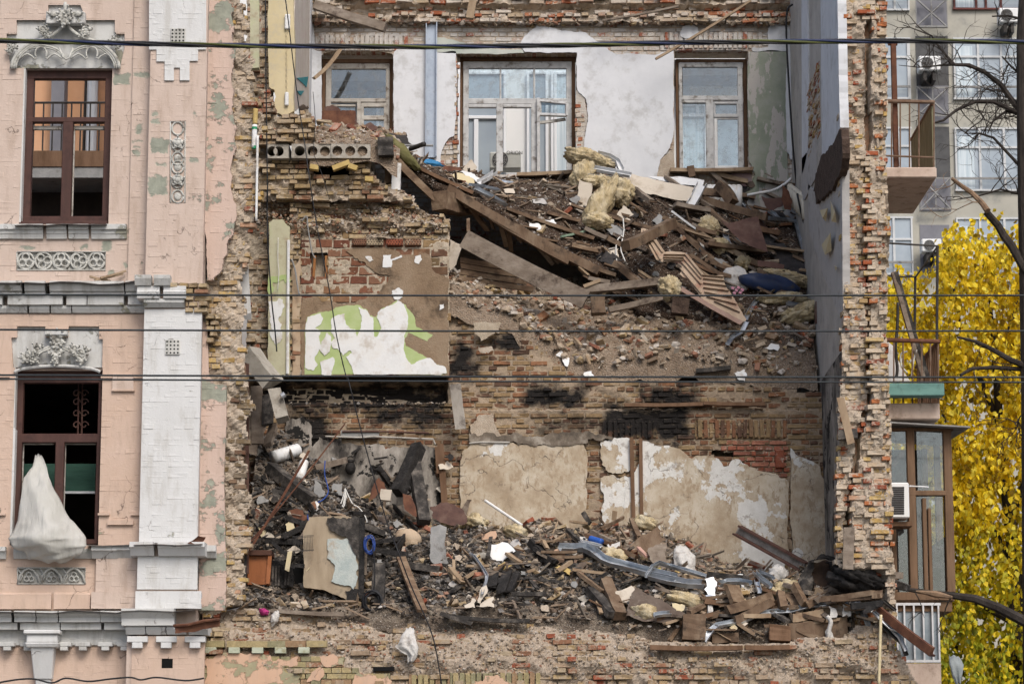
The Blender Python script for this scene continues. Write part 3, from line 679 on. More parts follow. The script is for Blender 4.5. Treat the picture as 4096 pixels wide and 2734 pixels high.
# timber scraps lying on the mid cornice
simple('fresh_wood', (.23, .16, .10), (.34, .255, .17), 6, .8, .4, 60, .006, stretch=(1, 1, .3), dirt=((.2, .13, .08), 5))
def plank(k, a, b, w_, h_, mat, name, label, cat, da, db, roll=0, parent=None, group=None, split=.0, n=6, warp=.01):
    p, q = P(*c(k, *a), da), P(*c(k, *b), db)
    return beam3(p, q, w_, h_, mat, name, label, cat, roll, parent, group, split, n, warp)
def beam3(p, q, w_, h_, mat, name, label=None, cat=None, roll=0, parent=None, group=None, split=0, n=6, warp=.01, kind=None):
    """a sawn or broken timber/profile between two points: jittered section, uneven ends"""
    p, q = np.array(p, float), np.array(q, float); t_ = q - p; ln = np.linalg.norm(t_); t_ /= ln
    ref = np.array((0, 0, 1.0)) if abs(t_[2]) < .93 else np.array((0, -1.0, 0)); s_ = np.cross(t_, ref); s_ /= np.linalg.norm(s_); u = np.cross(s_, t_)
    cr, sr = math.cos(roll), math.sin(roll); s_, u = s_ * cr + u * sr, u * cr - s_ * sr
    r = RND; V = []; F = []; k1 = 4
    for i in range(n + 1):
        f = i / n; bow = warp * ln * math.sin(math.pi * f)
        for (a, b) in ((-1, -1), (1, -1), (1, 1), (-1, 1)):
            e = 0
            if i in (0, n): e = r.uniform(0, split) * (1 if i == 0 else -1) + r.uniform(-.004, .004)
            j = .03 * min(w_, h_)
            V.append(p + t_ * (f * ln + e) + s_ * (a * w_ / 2 + r.uniform(-j, j)) + u * (b * h_ / 2 + r.uniform(-j, j) - bow))
    for i in range(n):
        for k_ in range(4):
            a, b = i * 4 + k_, i * 4 + (k_ + 1) % 4; F.append((a, b, b + 4, a + 4))
    F += [(3, 2, 1, 0), tuple(n * 4 + k_ for k_ in range(4))]
    o = MB().add(V, F).build(name, mat, parent)
    if label: tag(o, label, cat, group, kind)
    return o
for (a, b, l_) in (((625,445),(770,478),'short pale lath lying crosswise on the storey cornice'), ((700,455),(880,405),'long pale lath lifting off the tin of the storey cornice'), ((660,472),(860,425),'thin pale lath flat on the storey cornice')):
    plank('B', a, b, .035, .025, 'fresh_wood', 'lath', l_, 'lath', -.16, -.06)

# ---- what the empty windows look into: the roofless wing behind
CW = thing('courtyard_wing', 'peach painted courtyard wing seen through the empty upper facade window', 'building', (0, 0, 0))
MB().span(-12, -3.2, 13, 13.4, 0, 19).build('wall', 'peach_wall', CW)
simple('grey_panel_or_shadow', (.16, .16, .18), (.2, .2, .22), 2, .8); simple('pipe_white', (.5, .52, .54), (.6, .62, .64), 2, .4)
a, b = PC('A', 365, 600, 12.7), PC('A', 455, 600, 12.7); MB().span(a[0], b[0], 12.6, 13, 6, 19).build('panel', 'grey_panel_or_shadow', CW)  # grey column paints the shadow on the peach wall
a = PC('A', 640, 600, 12.7); MB().tube([(a[0], 12.8, 6), (a[0], 12.8, 19)], .1, 10).build('downpipe', 'pipe_white', CW)
a = PC('A', 560, 600, 12.7); MB().tube([(a[0], 12.9, 6), (a[0] + .1, 12.9, 19)], .03, 6).build('cable', 'iron_dark', CW)
RL = thing('balcony_railing', 'thin iron railing seen through the upper facade window', 'railing')
mb = MB(); y = 4.8; p0, p1 = PC('A', 150, 716, y), PC('A', 800, 716, y); mb.tube([p0, p1], .018, 6).build('rail', 'iron_dark', RL)
zb = PC('A', 600, 1055, y)[2]
for i in range(10):
    x = p0[0] + (p1[0] - p0[0]) * (i + .4) / 10; MB().tube([(x, y, p0[2]), (x, y, zb)], .013, 5).build('baluster', 'iron_dark', RL)
RM = thing('back_room', 'dark concrete floor and room with painted shade behind the upper facade window', 'room')
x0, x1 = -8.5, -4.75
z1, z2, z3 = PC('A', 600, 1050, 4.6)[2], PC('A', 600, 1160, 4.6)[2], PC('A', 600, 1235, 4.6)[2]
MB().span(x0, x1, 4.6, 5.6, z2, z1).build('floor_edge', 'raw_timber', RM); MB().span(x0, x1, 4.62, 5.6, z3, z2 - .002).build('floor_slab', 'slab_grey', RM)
zf = PC('A', 600, 1440, 4.7)[2]; MB().span(x0, x1, 5.6, 5.8, zf, z1).build('shade_plane', 'room_shade', RM)  # dark plane paints the shade below the floor slab
MB().span(x1, x1 + .1, 2.6, 5.6, 3.4, z3).build('side_wall', 'room_shade', RM)
MB().span(x0, x1, 1.6, 5.6, W2z1 + .25, W2z1 + .4).span(x0, x1, 5.6, 5.8, 3, W2z1 + .3).span(x0, x0 + .1, .6, 5.6, 3, W2z1 + .3).build('lower_room', 'room_shade', RM)
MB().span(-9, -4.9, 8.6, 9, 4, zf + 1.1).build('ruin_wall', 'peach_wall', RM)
zfl = PC('A', 600, 1560, 1)[2] - .45; MB().span(x0, x1, 3.6, 5.6, zfl - .25, zfl).build('floor', 'room_shade', RM)
a, b = PC('C', 140, 165, .7), PC('C', 605, 340, .7)
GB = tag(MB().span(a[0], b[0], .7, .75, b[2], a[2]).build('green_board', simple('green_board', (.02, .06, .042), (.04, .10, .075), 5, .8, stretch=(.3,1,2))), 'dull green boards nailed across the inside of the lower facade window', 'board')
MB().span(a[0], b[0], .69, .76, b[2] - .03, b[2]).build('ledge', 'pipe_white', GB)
SG = thing('iron_scroll', 'wrought iron scroll hanging inside the lower facade window', 'ironwork'); mb = MB()
for x in (548, 575): mb.tube([PC('B', x, 1186, .5), PC('B', x - 6, 1568, .5)], .012, 5)
for yy in (1260, 1320, 1400, 1480):
    for sx in (-1, 1):
        pc_ = PC('B', 560 + sx * 28, yy, .5); mb.tube([pc_ + np.array((r_ * math.cos(t_), 0, r_ * math.sin(t_))) for t_, r_ in [(k_ * .5, .055 - k_ * .003) for k_ in range(14)]], .009, 5)
mb.build('scrollwork', 'rust_dark', SG)
# ================================================================== the ruin: brick walls
REAR, SPINE = 6.5, 3.0
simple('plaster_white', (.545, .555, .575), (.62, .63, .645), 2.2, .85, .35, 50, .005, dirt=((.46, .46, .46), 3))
simple('plaster_bright', (.60, .605, .60), (.68, .685, .68), 3, .8, .5, 25, .008, c3=(.64, .62, .58), dirt=((.50, .46, .41), 4))
simple('plaster_cream', (.50, .42, .255), (.56, .475, .30), 2.2, .75, .2, 40, .004, dirt=((.46, .40, .28), 6))
simple('plaster_greenpaint', (.27, .36, .12), (.36, .44, .19), 3.2, .7, .3, 40, .004, c3=(.42, .48, .26))
simple('plaster_brown', (.17, .115, .07), (.245, .175, .115), 3.2, .95, .8, 35, .02, c3=(.30, .23, .16), dirt=((.09, .065, .045), 2.2))
for PNM, WTH in (('plaster_old', .518), ('plaster_beige', .66)):
    t = NT(PNM, .9, .15)
    b0 = t.ramp(t.noise(2.1, 9, .7), [(.25, (.24, .18, .12)), (.45, (.40, .325, .235)), (.6, (.50, .44, .35)), (.75, (.56, .51, .43))])
    b0 = t.mix(t.step(t.noise(9, 8, .7, t.scaled(t.pos, (1.6, 1, .8))), .5, .62), b0, (.33, .255, .175))
    wm = t.step(t.noise(1.3, 9, .66, t.scaled(t.pos, (1, 1, .9))), WTH, WTH + .013); b0 = t.mix(wm, b0, t.ramp(t.noise(14, 5), [(.3, (.56, .545, .51)), (.7, (.65, .64, .61))]))
    b0 = t.mix(t.math('MULTIPLY', t.step(t.noise(4.5, 8, .75), .58, .66), .55), b0, (.15, .11, .08))
    ck = t.voro(1.1, t.warp(.6), 'DISTANCE_TO_EDGE'); ckm = t.math('MULTIPLY', t.math('SUBTRACT', 1, t.step(ck, .002, .012)), t.step(t.noise(1.2, 4), .48, .56)); b0 = t.mix(t.math('MULTIPLY', ckm, .7), b0, (.09, .07, .055))
    t.bump(t.math('SUBTRACT', t.noise(34, 7, .7), t.math('ADD', ckm, t.math('MULTIPLY', wm, -.4))), .5, .01); MAT[PNM] = t.out(b0)
t = NT('plaster_burnt', .9, .2)
b0 = t.ramp(t.noise(2.4, 9, .72, t.scaled(t.pos, (1.3, 1, .55))), [(.28, (.015, .014, .013)), (.40, (.07, .062, .055)), (.49, (.20, .18, .155)), (.60, (.33, .30, .265)), (.72, (.44, .41, .36))])
b0 = t.mix(t.step(t.noise(3.1, 9, .7), .56, .57), b0, (.016, .015, .014)); t.bump(t.noise(30, 7, .7), .5, .012); MAT['plaster_burnt'] = t.out(b0)
t = NT('plaster_damp', .9, .15)
b0 = t.ramp(t.noise(1.9, 9, .68), [(.3, (.19, .21, .165)), (.5, (.25, .275, .215)), (.7, (.33, .33, .29))])
m = t.math('MULTIPLY', t.step(t.noise(2.1, 8, .65, t.scaled(t.pos, (1.6, 1, .6))), .52, .54), 1); b0 = t.mix(m, b0, (.40, .375, .345)); t.bump(t.noise(30, 7, .7), .5, .01); MAT['plaster_damp'] = t.out(b0)
t = NT('wallpaper', .8, .2); b0 = t.ramp(t.noise(3, 8, .7), [(.3, (.42, .36, .29)), (.6, (.52, .47, .41))]); b0 = t.mix(t.math('MULTIPLY', t.step(t.noise(9, 6, .8), .56, .6), .5), b0, (.42, .22, .26)); MAT['wallpaper'] = t.out(b0)

RED, RED2, ORG = (.30, .085, .038), (.22, .062, .033), (.37, .135, .055)
YEL, YEL2, OCH = (.46, .33, .14), (.41, .275, .105), (.36, .25, .125)
PALE, PALE2, PINKB = (.48, .395, .30), (.43, .335, .235), (.43, .26, .17)
brickmat('brick_end', [PALE, YEL, PALE2, ORG, OCH, RED, PALE, YEL2, PINKB, RED2, PALE2, ORG, PALE], smear=((.50, .43, .345), .47, .60), dust=(.52, .46, .38))
brickmat('brick_left', [PALE2, YEL, OCH, PALE, PALE2, YEL2, OCH, PINKB, PALE, RED2, OCH], smear=((.43, .355, .265), .47, .60), dust=(.46, .40, .32),
         boxes=px_boxes([(880, 1500, 1000, 2100)], .1), boxcol=(.10, .075, .05), boxstr=.75)
simple('chip_yellow', (.40, .28, .10), (.50, .37, .15), 8, .9, .6)
BR = [(.19, .12, .07), (.15, .08, .05), (.23, .16, .09), (.28, .20, .11), (.11, .066, .046), (.24, .12, .065), (.26, .18, .10), (.20, .10, .058)]
soot = px_boxes([(1000,1520,1800,1645),(1480,1630,1790,1700),(1140,1640,1320,1850),(2560,1540,2800,1640),(1800,1350,1905,1520),(2080,1535,2340,1630),(2400,1625,2760,1752),(2120,1675,2400,1712),(2590,1540,2800,1640),(1980,1320,2110,1400),(2600,1690,2790,1765),(1140,1660,1280,1830),(1500,1625,1790,1665)], SPINE)
brickmat('brick_burnt', BR, smear=((.36, .275, .185), .52, .64), boxes=soot, boxcol=(.016, .014, .013), boxstr=1.12, soft=.16, amp=.42, dust=(.30, .24, .18),
         white=((.55, .50, .44), px_boxes([(2950,1790,3350,2000),(2960,1560,3200,1700)], SPINE), .56))
brickmat('mortar_sooty', [(.30, .235, .165), (.33, .26, .19)], smear=((.36, .29, .205), .5, .62), boxes=soot, boxcol=(.016, .014, .013), boxstr=1.12, soft=.16, amp=.42, dust=(.30, .24, .18), bumps=.9)
brickmat('tile_block', [(.145, .058, .038), (.19, .085, .052), (.23, .13, .075), (.125, .062, .045), (.27, .185, .10), (.17, .075, .045), (.21, .11, .07)], smear=((.34, .265, .19), .56, .68), dust=(.44, .36, .27),
         boxes=px_boxes([(1690,1000,1800,1180)], SPINE), boxstr=.5)
brickmat('brick_yellow', [(.36, .27, .15), (.31, .225, .12), (.40, .31, .19), (.26, .19, .115), (.35, .265, .17), (.24, .13, .08)], smear=((.42, .345, .25), .48, .60), dust=(.46, .40, .32))
brickmat('brick_washed', [(.52, .48, .44), (.47, .41, .35), (.55, .52, .49), (.40, .31, .24), (.50, .45, .39), (.46, .35, .29), (.34, .125, .075)], smear=((.56, .53, .49), .44, .56))
brickmat('brick_rear_top', [(.46, .40, .34), (.36, .15, .08), (.42, .34, .26), (.30, .10, .05), (.50, .45, .39), (.37, .29, .20), (.33, .22, .16)], smear=((.47, .42, .36), .50, .60))
brickmat('brick_base', [(.33, .24, .14), (.28, .20, .12), (.38, .28, .15), (.25, .13, .08), (.31, .23, .16), (.36, .29, .2), (.34, .25, .15), (.27, .085, .048)], smear=((.38, .305, .225), .46, .58), dust=(.40, .335, .265))
brickmat('brick_red', [(.30, .11, .07), (.26, .085, .05), (.34, .15, .10), (.24, .10, .07)], smear=((.45, .38, .31), .54, .64))
brickmat('brick_soldier', [(.33, .28, .15), (.27, .25, .15), (.38, .31, .17), (.30, .20, .12), (.25, .23, .14)], smear=((.36, .32, .22), .54, .64))
Zp = lambda pts, y: px_poly('Z', pts, y)

# ---- ragged end of the facade left of the collapse
WS = thing('wall_stub', 'ragged broken brick end of the facade beside the salmon pilaster', 'wall')
STUB = [(826,-40),(955,-40),(972,60),(985,180),(1000,300),(1018,420),(1026,560),(1024,700),(1012,830),(1002,900),(996,980),(985,1080),(968,1150),(980,1250),(986,1400),(988,1560),(980,1700),(978,1900),(982,2100),(978,2300),(968,2420),(880,2450),(800,2450),(800,1125),(826,1120)]
sp = [(q[0], q[2]) for q in rough_poly([(x, 0, z) for x, z in Zp(STUB, .1)], .11, .14)]
def stub_y(x, z):
    e = max(0, (x + 3.55) * .9); return .04 + e * .35 + .035 * wn(x * 3, z * 3) + .05 * math.sin(z * 2.3)
brick_wall(WS, [sp], .06, 'brick_left', D=.14, jy=.02, jx=.008, rot=.02, yfun=stub_y, ragged=.07, chip=.02, jit=.003, bev=.004, seed=21, J=.01, miss=lambda x, z, r: r.random() < .13)
mortar_grid(WS, [sp], .068, 'mortar_pale', .05, .028, yfun=stub_y, seed=4)
core(WS, Zp([(826,-40),(950,-40),(990,400),(985,900),(955,1150),(965,1500),(955,2420),(820,2450)], .3), .25, .55, 'mortar_pale')
# broken-off cornice bricks beside the pilaster capital
for q, (k, pts, d) in enumerate((('B', [(1180,476),(1440,470),(1455,560),(1175,560)], -.33), ('B', [(1290,590),(1470,590),(1450,640),(1440,690),(1290,690)], -.27), ('B', [(1430,690),(1530,690),(1540,760),(1500,900),(1440,900)], -.08), ('C', [(1300,1240),(1420,1230),(1420,1380),(1310,1370)], -.05))):
    brick_wall(WS, [px_poly(k, pts, d)], d, 'brick_yellow', D=.2, jy=.02, rot=.02, chip=.02, jit=.003, bev=.004, seed=30 + q, nparts=0)

# ---- left interior: cross wall, pier and the surviving upper piece of the spine wall
UW = thing('spine_wall', 'upper brick spine wall with white and green plaster remains and stepped top', 'wall')
YS = Zp([(985,-40),(1085,-40),(1085,1500),(985,1500)], 3.1)
def ys_y(x, z): return .05 * wn(x * 4, z * 2) 
brick_wall(UW, [YS], 3.1, 'brick_base', D=.14, jy=.03, rot=.02, yfun=ys_y, ragged=.02, chip=.016, jit=.003, bev=.004, nparts=50, seed=31, miss=lambda x, z, r: r.random() < .08)
mortar_grid(UW, [YS], 3.12, 'mortar', .04, .04, seed=5); core(UW, YS, 3.24, 3.5, 'mortar')
# broken courses either side of the slab
LEDGE = px_poly('D', [(150,690),(250,690),(300,900),(420,905),(560,840),(580,950),(610,1000),(610,1130),(150,1130)], 2.8)
brick_wall(UW, [LEDGE], 2.8, 'brick_base', D=.24, jy=.05, rot=.03, yfun=lambda x, z: .1 * wn(x * 3, z * 5), ragged=.05, chip=.02, jit=.003, bev=.004, nparts=30, seed=32, miss=lambda x, z, r: r.random() < .12)
mortar_grid(UW, [LEDGE], 2.87, 'mortar', .08, .035, seed=6)
LOWB = px_poly('D', [(100,1240),(1050,1245),(1040,1330),(1100,1420),(1200,1470),(1400,1568),(100,1568)], 2.85)
gap1 = px_poly('D', [(590,1300),(870,1300),(890,1385),(600,1385)], 2.85)
brick_wall(UW, [LOWB, gap1], 2.85, 'brick_yellow', D=.24, jy=.04, rot=.02, yfun=lambda x, z: .06 * wn(x * 3, z * 5), ragged=.05, chip=.02, jit=.003, bev=.004, nparts=60, seed=33, miss=lambda x, z, r: r.random() < .07)
mortar_grid(UW, [LOWB, gap1], 2.90, 'mortar_pale', .08, .035, seed=7)
MB().span(gap1[0][0] - .2, gap1[1][0] + .3, 3.1, 3.4, gap1[2][1] - .1, gap1[0][1] + .1).build('cavity_shade', 'void_black', UW)  # black block behind the gap stands in for its shade
# stepped mortar bed between slab and block, leaning back
MID = px_poly('E', [(150,30),(1050,20),(1180,90),(1300,150),(1320,240),(1560,320),(1560,470),(470,470),(470,260),(150,300)], 3.0)
mid_y = lambda x, z: .04 + .10 * wn(x * 2, z * 6) + max(0, z - zat(900, 3)) * .28
brick_wall(UW, [MID], 2.93, 'brick_yellow', D=.24, jy=.04, rot=.03, yfun=mid_y, ragged=.06, chip=.02, jit=.003, bev=.004, nparts=50, seed=34, miss=lambda x, z, r: r.random() < .22)
mortar_grid(UW, [MID], 2.97, 'mortar_pale', .09, .03, yfun=mid_y, seed=8)
# the block of large ceramic bricks
BLK = px_poly('E', [(470,255),(640,240),(750,190),(1000,200),(1020,320),(1200,330),(1380,330),(1560,335),(1560,1485),(470,1485)], 3.0)
NICHE = px_poly('E', [(538,570),(663,570),(663,770),(538,770)], 3.0)
blk_y = lambda x, z: max(0, z - zat(980, 3)) * .25 + .003 * wn(x * 4, z * 9)
brick_wall(UW, [BLK, NICHE], 2.98, 'tile_block', L=.245, H=.122, D=.14, J=.012, jy=.004, jx=.004, rot=.006, yfun=blk_y, ragged=.02, chip=.02, jit=.003, bev=.004, nparts=110, bond='running', seed=35, miss=lambda x, z, r: (r.random() < .10 and z > zat(960, 3)))
mortar_grid(UW, [BLK, NICHE], 2.994, 'mortar', .016, .03, yfun=blk_y, seed=9)
core(UW, px_poly('E', [(150,320),(1400,320),(1555,340),(1555,1490),(150,1490)], 3.3), 3.2, 3.6, 'mortar')
nm = MB(); a, b = NICHE[0], NICHE[2]; nm.span(a[0], b[0], 3.16, 3.19, b[1], a[1]).build('niche_back', 'mortar', UW)
for xx, w_ in ((572, 14), (655, 18)):
    p = PC('E', xx, 595, 3.02); q = PC('E', xx - 12 if xx < 600 else xx, 765, 3.02); beam3(p, q, .035, .03, simple('pipe_copper', (.24, .10, .03), (.3, .13, .04), 5, .6), 'pipe', parent=UW)
# strip of painted plaster and brick left of the block
STP = px_poly('E', [(232,350),(262,325),(330,325),(385,380),(385,1475),(225,1475),(228,1000)], 2.86)
MB().prism(rough_poly([(x, 2.86, z) for x, z in STP], .02, .06), (0, .3, 0)).build('plaster', simple('plaster_strip', (.36, .33, .22), (.45, .43, .30), 3.5, .85, .4, 40, .006, c3=(.40, .42, .24), dirt=((.30, .22, .15), 3)), UW)
sheet_px('plaster', 'E', [(232,750),(380,742),(382,800),(350,795),(340,770),(260,790),(255,870),(232,880)], 2.852, .01, 'plaster_greenpaint', UW)
sheet_px('plaster', 'E', [(228,930),(300,910),(335,920),(330,1010),(300,1060),(330,1160),(290,1250),(240,1180)], 2.850, .012, 'plaster_bright', UW, .05, .04)
MB().tube([PC('E', 376, 480, 2.84), PC('E', 372, 900, 2.84), PC('E', 368, 1465, 2.84)], .022, 6).build('trim', 'plaster_bright', UW)
PB = px_poly('E', [(385,60),(470,60),(470,1485),(385,1485)], 2.96)
brick_wall(UW, [PB], 2.95, 'brick_red' if 0 else 'brick_yellow', D=.2, jy=.025, rot=.02, ragged=.015, chip=.02, jit=.003, bev=.004, nparts=0, seed=36); mortar_grid(UW, [PB], 2.985, 'mortar_pale', .03, .04, seed=10)
sheet_px('plaster', 'E', [(392,700),(465,600),(468,900),(455,1480),(400,1480)], 2.935, .02, simple('plaster_tan', (.36, .255, .165), (.46, .36, .26), 3, .9, .5, dirt=((.2, .14, .1), 4)), UW)
# cream pier and wallpapered return of the top storey
sheet_px('plaster', 'D', [(245,-40),(440,-40),(440,870),(415,885),(380,908),(330,890),(298,875),(280,830),(300,760),(290,705),(246,680)], 2.92, .18, 'plaster_cream', UW, .02, .06)
XT = xat(1175, 250, 2.95)
tp = [(445,-40),(600,-40),(600,640),(590,900),(560,830),(520,820),(440,880)]
pts = [PXp(*c('D', *p), XT if i else XT) for i, p in enumerate(tp)]
ytz = lambda u: 2.95 + (u - 440) / 150 * 3.4
pts = [np.array((XT + .02 * 0, ytz(p[0]), P(*c('D', *p), ytz(p[0]))[2])) for p in tp]
MB().prism(rough_poly(pts, .05, .12), (-.15, 0, 0)).build('plaster', 'wallpaper', UW)
# receding whitewashed edge at the corner with the rear wall
MB().prism([np.array((XT + .004, ytz(p[0]), P(*c('D', *p), ytz(p[0]))[2])) for p in ((570,-40),(598,-40),(592,930),(575,880))], (-.02, 0, 0)).build('plaster', 'plaster_white', UW)
for pl in ([(462,612),(560,602),(545,685),(515,655)], [(468,712),(525,712),(497,750),(480,735)]):
    MB().prism([np.array((XT + .01, ytz(p[0]), P(*c('D', *p), ytz(p[0]))[2])) for p in pl], (-.01, 0, 0)).build('torn_paper', simple('teal_paint', (.02, .17, .19), (.03, .22, .24), 4, .7), UW)
for (a, b, w_) in (((372,115),(412,232),.07), ((372,725),(400,830),.06)):
    p, q = PC('D', *a, 2.9), PC('D', *b, 2.9); MB().span(p[0], q[0], 2.87, 2.93, q[2], p[2]).build('handset', 'plaster_bright', UW, bevel=.012)
MB().tube([PC('D', 385 + 4 * math.sin(i * 1.7), 235 + i * 12, 2.9) for i in range(41)], .006, 4).build('coiled_cord', 'plaster_cream', UW)
# render coats of the block: brown coat, green paint, white paint
GREEN = [(495,1470),(497,1130),(515,1045),(600,1010),(690,1000),(720,975),(895,958),(945,985),(975,1035),(1020,1045),(1060,985),(1140,950),(1180,918),(1240,955),(1290,1020),(1320,1120),(1440,1175),(1400,1225),(1260,1160),(1235,1200),(1240,1260),(1330,1310),(1400,1350),(1470,1395),(1530,1410),(1545,1460),(1500,1478)]
sheet_px('render_coat', 'E', [(478,900),(560,890),(690,930),(860,960),(960,900),(1110,780),(1130,740),(1000,700),(940,640),(800,560),(860,530),(1180,560),(1420,590),(1440,700),(1555,760),(1558,1482),(475,1482)], 2.972, .03, 'plaster_brown', UW, .06, .06)
sheet_px('paint_coat', 'E', GREEN, 2.968, .012, 'plaster_greenpaint', UW, .014, .03)
WHITE = [[(498,1420),(500,1130),(516,1048),(612,1018),(630,1050),(600,1110),(570,1125),(610,1150),(600,1190),(610,1240),(640,1250),(600,1290),(570,1340),(590,1400),(560,1440),(520,1435)],
         [(690,1068),(722,1038),(790,1022),(800,1095),(830,1130),(872,1140),(880,1190),(910,1120),(918,1075),(903,1000),(893,972),(945,990),(975,1040),(1000,1050),(1008,1190),(1030,1190),(1062,1128),(1028,1052),(1036,1012),(1060,988),(1140,957),(1180,925),(1225,950),(1250,1010),(1258,1100),(1228,1180),(1226,1268),(1250,1355),(1280,1395),(1330,1372),(1420,1347),(1470,1397),(1530,1412),(1543,1458),(1500,1474),(860,1470),(830,1390),(800,1340),(845,1310),(830,1290),(780,1330),(740,1280),(700,1270),(690,1230),(720,1200),(690,1160)],
         [(1135,882),(1140,850),(1185,828),(1222,855),(1220,892),(1200,915),(1160,917)],
         [(610,1375),(700,1340),(718,1370),(690,1475),(620,1470)], [(618,1230),(660,1160),(690,1190),(680,1300),(640,1330),(610,1290)]]
for i, wp in enumerate(WHITE): sheet_px('paint_coat', 'E', wp, 2.960 - .001 * i, .010, 'plaster_bright', UW, .012, .03)
for wp in ([(940,600),(985,600),(1005,630),(975,640)], [(1075,590),(1135,585),(1130,620),(1210,590),(1215,605),(1140,630),(1135,680),(1070,680)], [(1310,600),(1350,588),(1362,620),(1340,655),(1305,640)], [(1490,955),(1520,950),(1525,975),(1490,995)]):
    sheet_px('paint_coat', 'E', wp, 2.964, .008, 'plaster_bright', UW, .01, .03)
# row of perforated bricks
for i, xx in enumerate((850, 952, 1097, 1233)):
    a, b = PC('E', xx, 470, 2.93), PC('E', xx + (95 if i == 0 else 122), 516, 2.93)
    o = MB().span(a[0], b[0], 2.93, 3.1, b[2], a[2]).build('brick', ['tile_block', 'brick_base', 'brick_red', 'brick_yellow'][i], UW, bevel=.005); o['label'] = 'perforated brick laid on its side'
    mb = MB(); nx = 6
    for ix in range(nx):
        for iz in range(3):
            x = a[0] + (b[0] - a[0]) * (ix + .5 + (.25 if iz % 2 else -.1)) / nx; z = b[2] + (a[2] - b[2]) * (iz + .5) / 3; q = .009
            mb.prism([(x + q * math.cos(n * math.pi / 3), 2.9285, z + q * math.sin(n * math.pi / 3)) for n in range(6)], (0, .001, 0))
    mb.build('perforation_shade', 'void_black', o)  # flat black dots paint the shade inside the perforations

# ---- burnt lower storey of the spine wall
BW = thing('burnt_wall', 'soot blackened lower storey brick wall with stained beige plaster panels', 'wall')
LW = Zp([(960,1530),(1796,1528),(1798,1255),(1950,1290),(2050,1325),(2120,1350),(2180,1400),(2230,1440),(2300,1500),(2500,1520),(2780,1530),(3010,1540),(3200,1560),(3350,1565),(3375,2450),(960,2450)], SPINE)
zr0, zr1 = zat(1612, SPINE), zat(1528, SPINE); xr = xat(1790, 1560, SPINE)
def lw_y(x, z):
    o = .012 * wn(x * 3, z * 7)
    if x < xr and zr0 < z < zr1: o += .30
    if z > zat(1640, SPINE) and x > xr: o += .06 * max(0, wn(x * 1.7, z * 2)) + .03
    if z > zat(1560, SPINE) and x > xr: o += (z - zat(1560, SPINE)) * .12
    return o
HOLE = px_poly('L', [(480,985),(560,975),(620,1000),(710,990),(705,1020),(600,1035),(500,1030)], SPINE)
DEEPP = [px_poly('K', [(0,330),(75,345),(75,390),(0,390)], SPINE)]
brick_wall(BW, [LW, HOLE] + DEEPP, SPINE, 'brick_burnt', D=.13, jy=.008, jx=.004, rot=.012, yfun=lw_y, ragged=.04, chip=.022, jit=.003, bev=.005, nparts=300, seed=41, miss=lambda x, z, r: r.random() < (.10 if z > zat(1600, SPINE) else .02),
           prefer=lambda it: it[3] + (1 if it[2] > zat(2000, SPINE) else 0) + ((it[0] * 7.3) % 1) * .2)
mortar_grid(BW, [LW, HOLE], SPINE + .022, 'mortar_sooty', .012, .035, yfun=lw_y, seed=11)
core(BW, Zp([(960,1500),(1790,1620),(1800,1300),(1990,1340),(2130,1400),(2260,1500),(3350,1580),(3375,2450),(960,2450)], SPINE + .2), SPINE + .32, SPINE + .75, 'mortar')
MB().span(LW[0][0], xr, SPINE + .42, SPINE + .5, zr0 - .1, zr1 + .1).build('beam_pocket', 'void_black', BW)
# relieving arches of soldier bricks
for (k, x0, x1, yt, yb) in (('L', 350, 1085, 735, 880), ('K', 1180, 1640, 745, 880)):
    a, b = PC(k, x0, yt, SPINE - .02), PC(k, x1, yb, SPINE - .02)
    brick_wall(BW, [rect_xz(a[0], b[2], b[0], a[2])], SPINE - .022, 'brick_burnt', L=.068, H=(a[2] - b[2]) * .98, D=.1, J=.012, jy=.006, rot=.02, bond='running', chip=.02, jit=.003, bev=.005, nparts=0, seed=43)
brick_wall(BW, [px_poly('L', [(560,890),(1085,890),(1090,1190),(900,1150),(760,1100),(700,1040),(560,960)], SPINE - .02)], SPINE - .018, 'brick_red', D=.1, jy=.008, rot=.015, ragged=.02, chip=.02, jit=.003, bev=.005, nparts=0, seed=44)
o = MB().span(*(lambda a, b: (a[0], b[0], SPINE - .06, SPINE + .05, b[2], a[2]))(PC('L', 980, 980, SPINE), PC('L', 1050, 1120, SPINE))).build('brick', 'brick_red', BW, bevel=.008); o['label'] = 'red brick standing on end above the plaster'
# plaster panels
sheet_px('plaster', 'K', [(75,1300),(78,1100),(100,985),(160,930),(490,918),(520,935),(760,935),(1040,922),(1072,1000),(1062,1250),(1068,1480),(1060,1720),(75,1720)], SPINE - .045, .05, 'plaster_beige', BW, .02, .05)
sheet_px('plaster', 'K', [(1180,905),(1290,880),(1420,890),(1420,1130),(1330,1160),(1240,1150),(1190,1090),(1180,1000)], SPINE - .035, .04, 'plaster_old', BW, .03, .05)
sheet_px('plaster', 'K', [(1180,1200),(1240,1180),(1330,1200),(1420,1190),(1425,1700),(1180,1700),(1200,1400)], SPINE - .035, .04, 'plaster_old', BW, .04, .05)
sheet_px('plaster', 'K', [(1505,905),(1600,930),(1605,1080),(1590,1240),(1510,1230)], SPINE - .03, .035, 'plaster_old', BW, .03, .05)
sheet_px('plaster', 'L', [(-110,1130),(10,960),(40,940),(200,960),(330,1045),(430,1020),(500,1035),(580,1110),(640,1060),(695,1050),(780,1110),(860,1140),(1000,1172),(1060,1200),(1090,1240),(1090,1800),(1000,2040),(860,2090),(700,1990),(500,1980),(-200,1980),(-190,1270)], SPINE - .05, .055, 'plaster_old', BW, .03, .05)
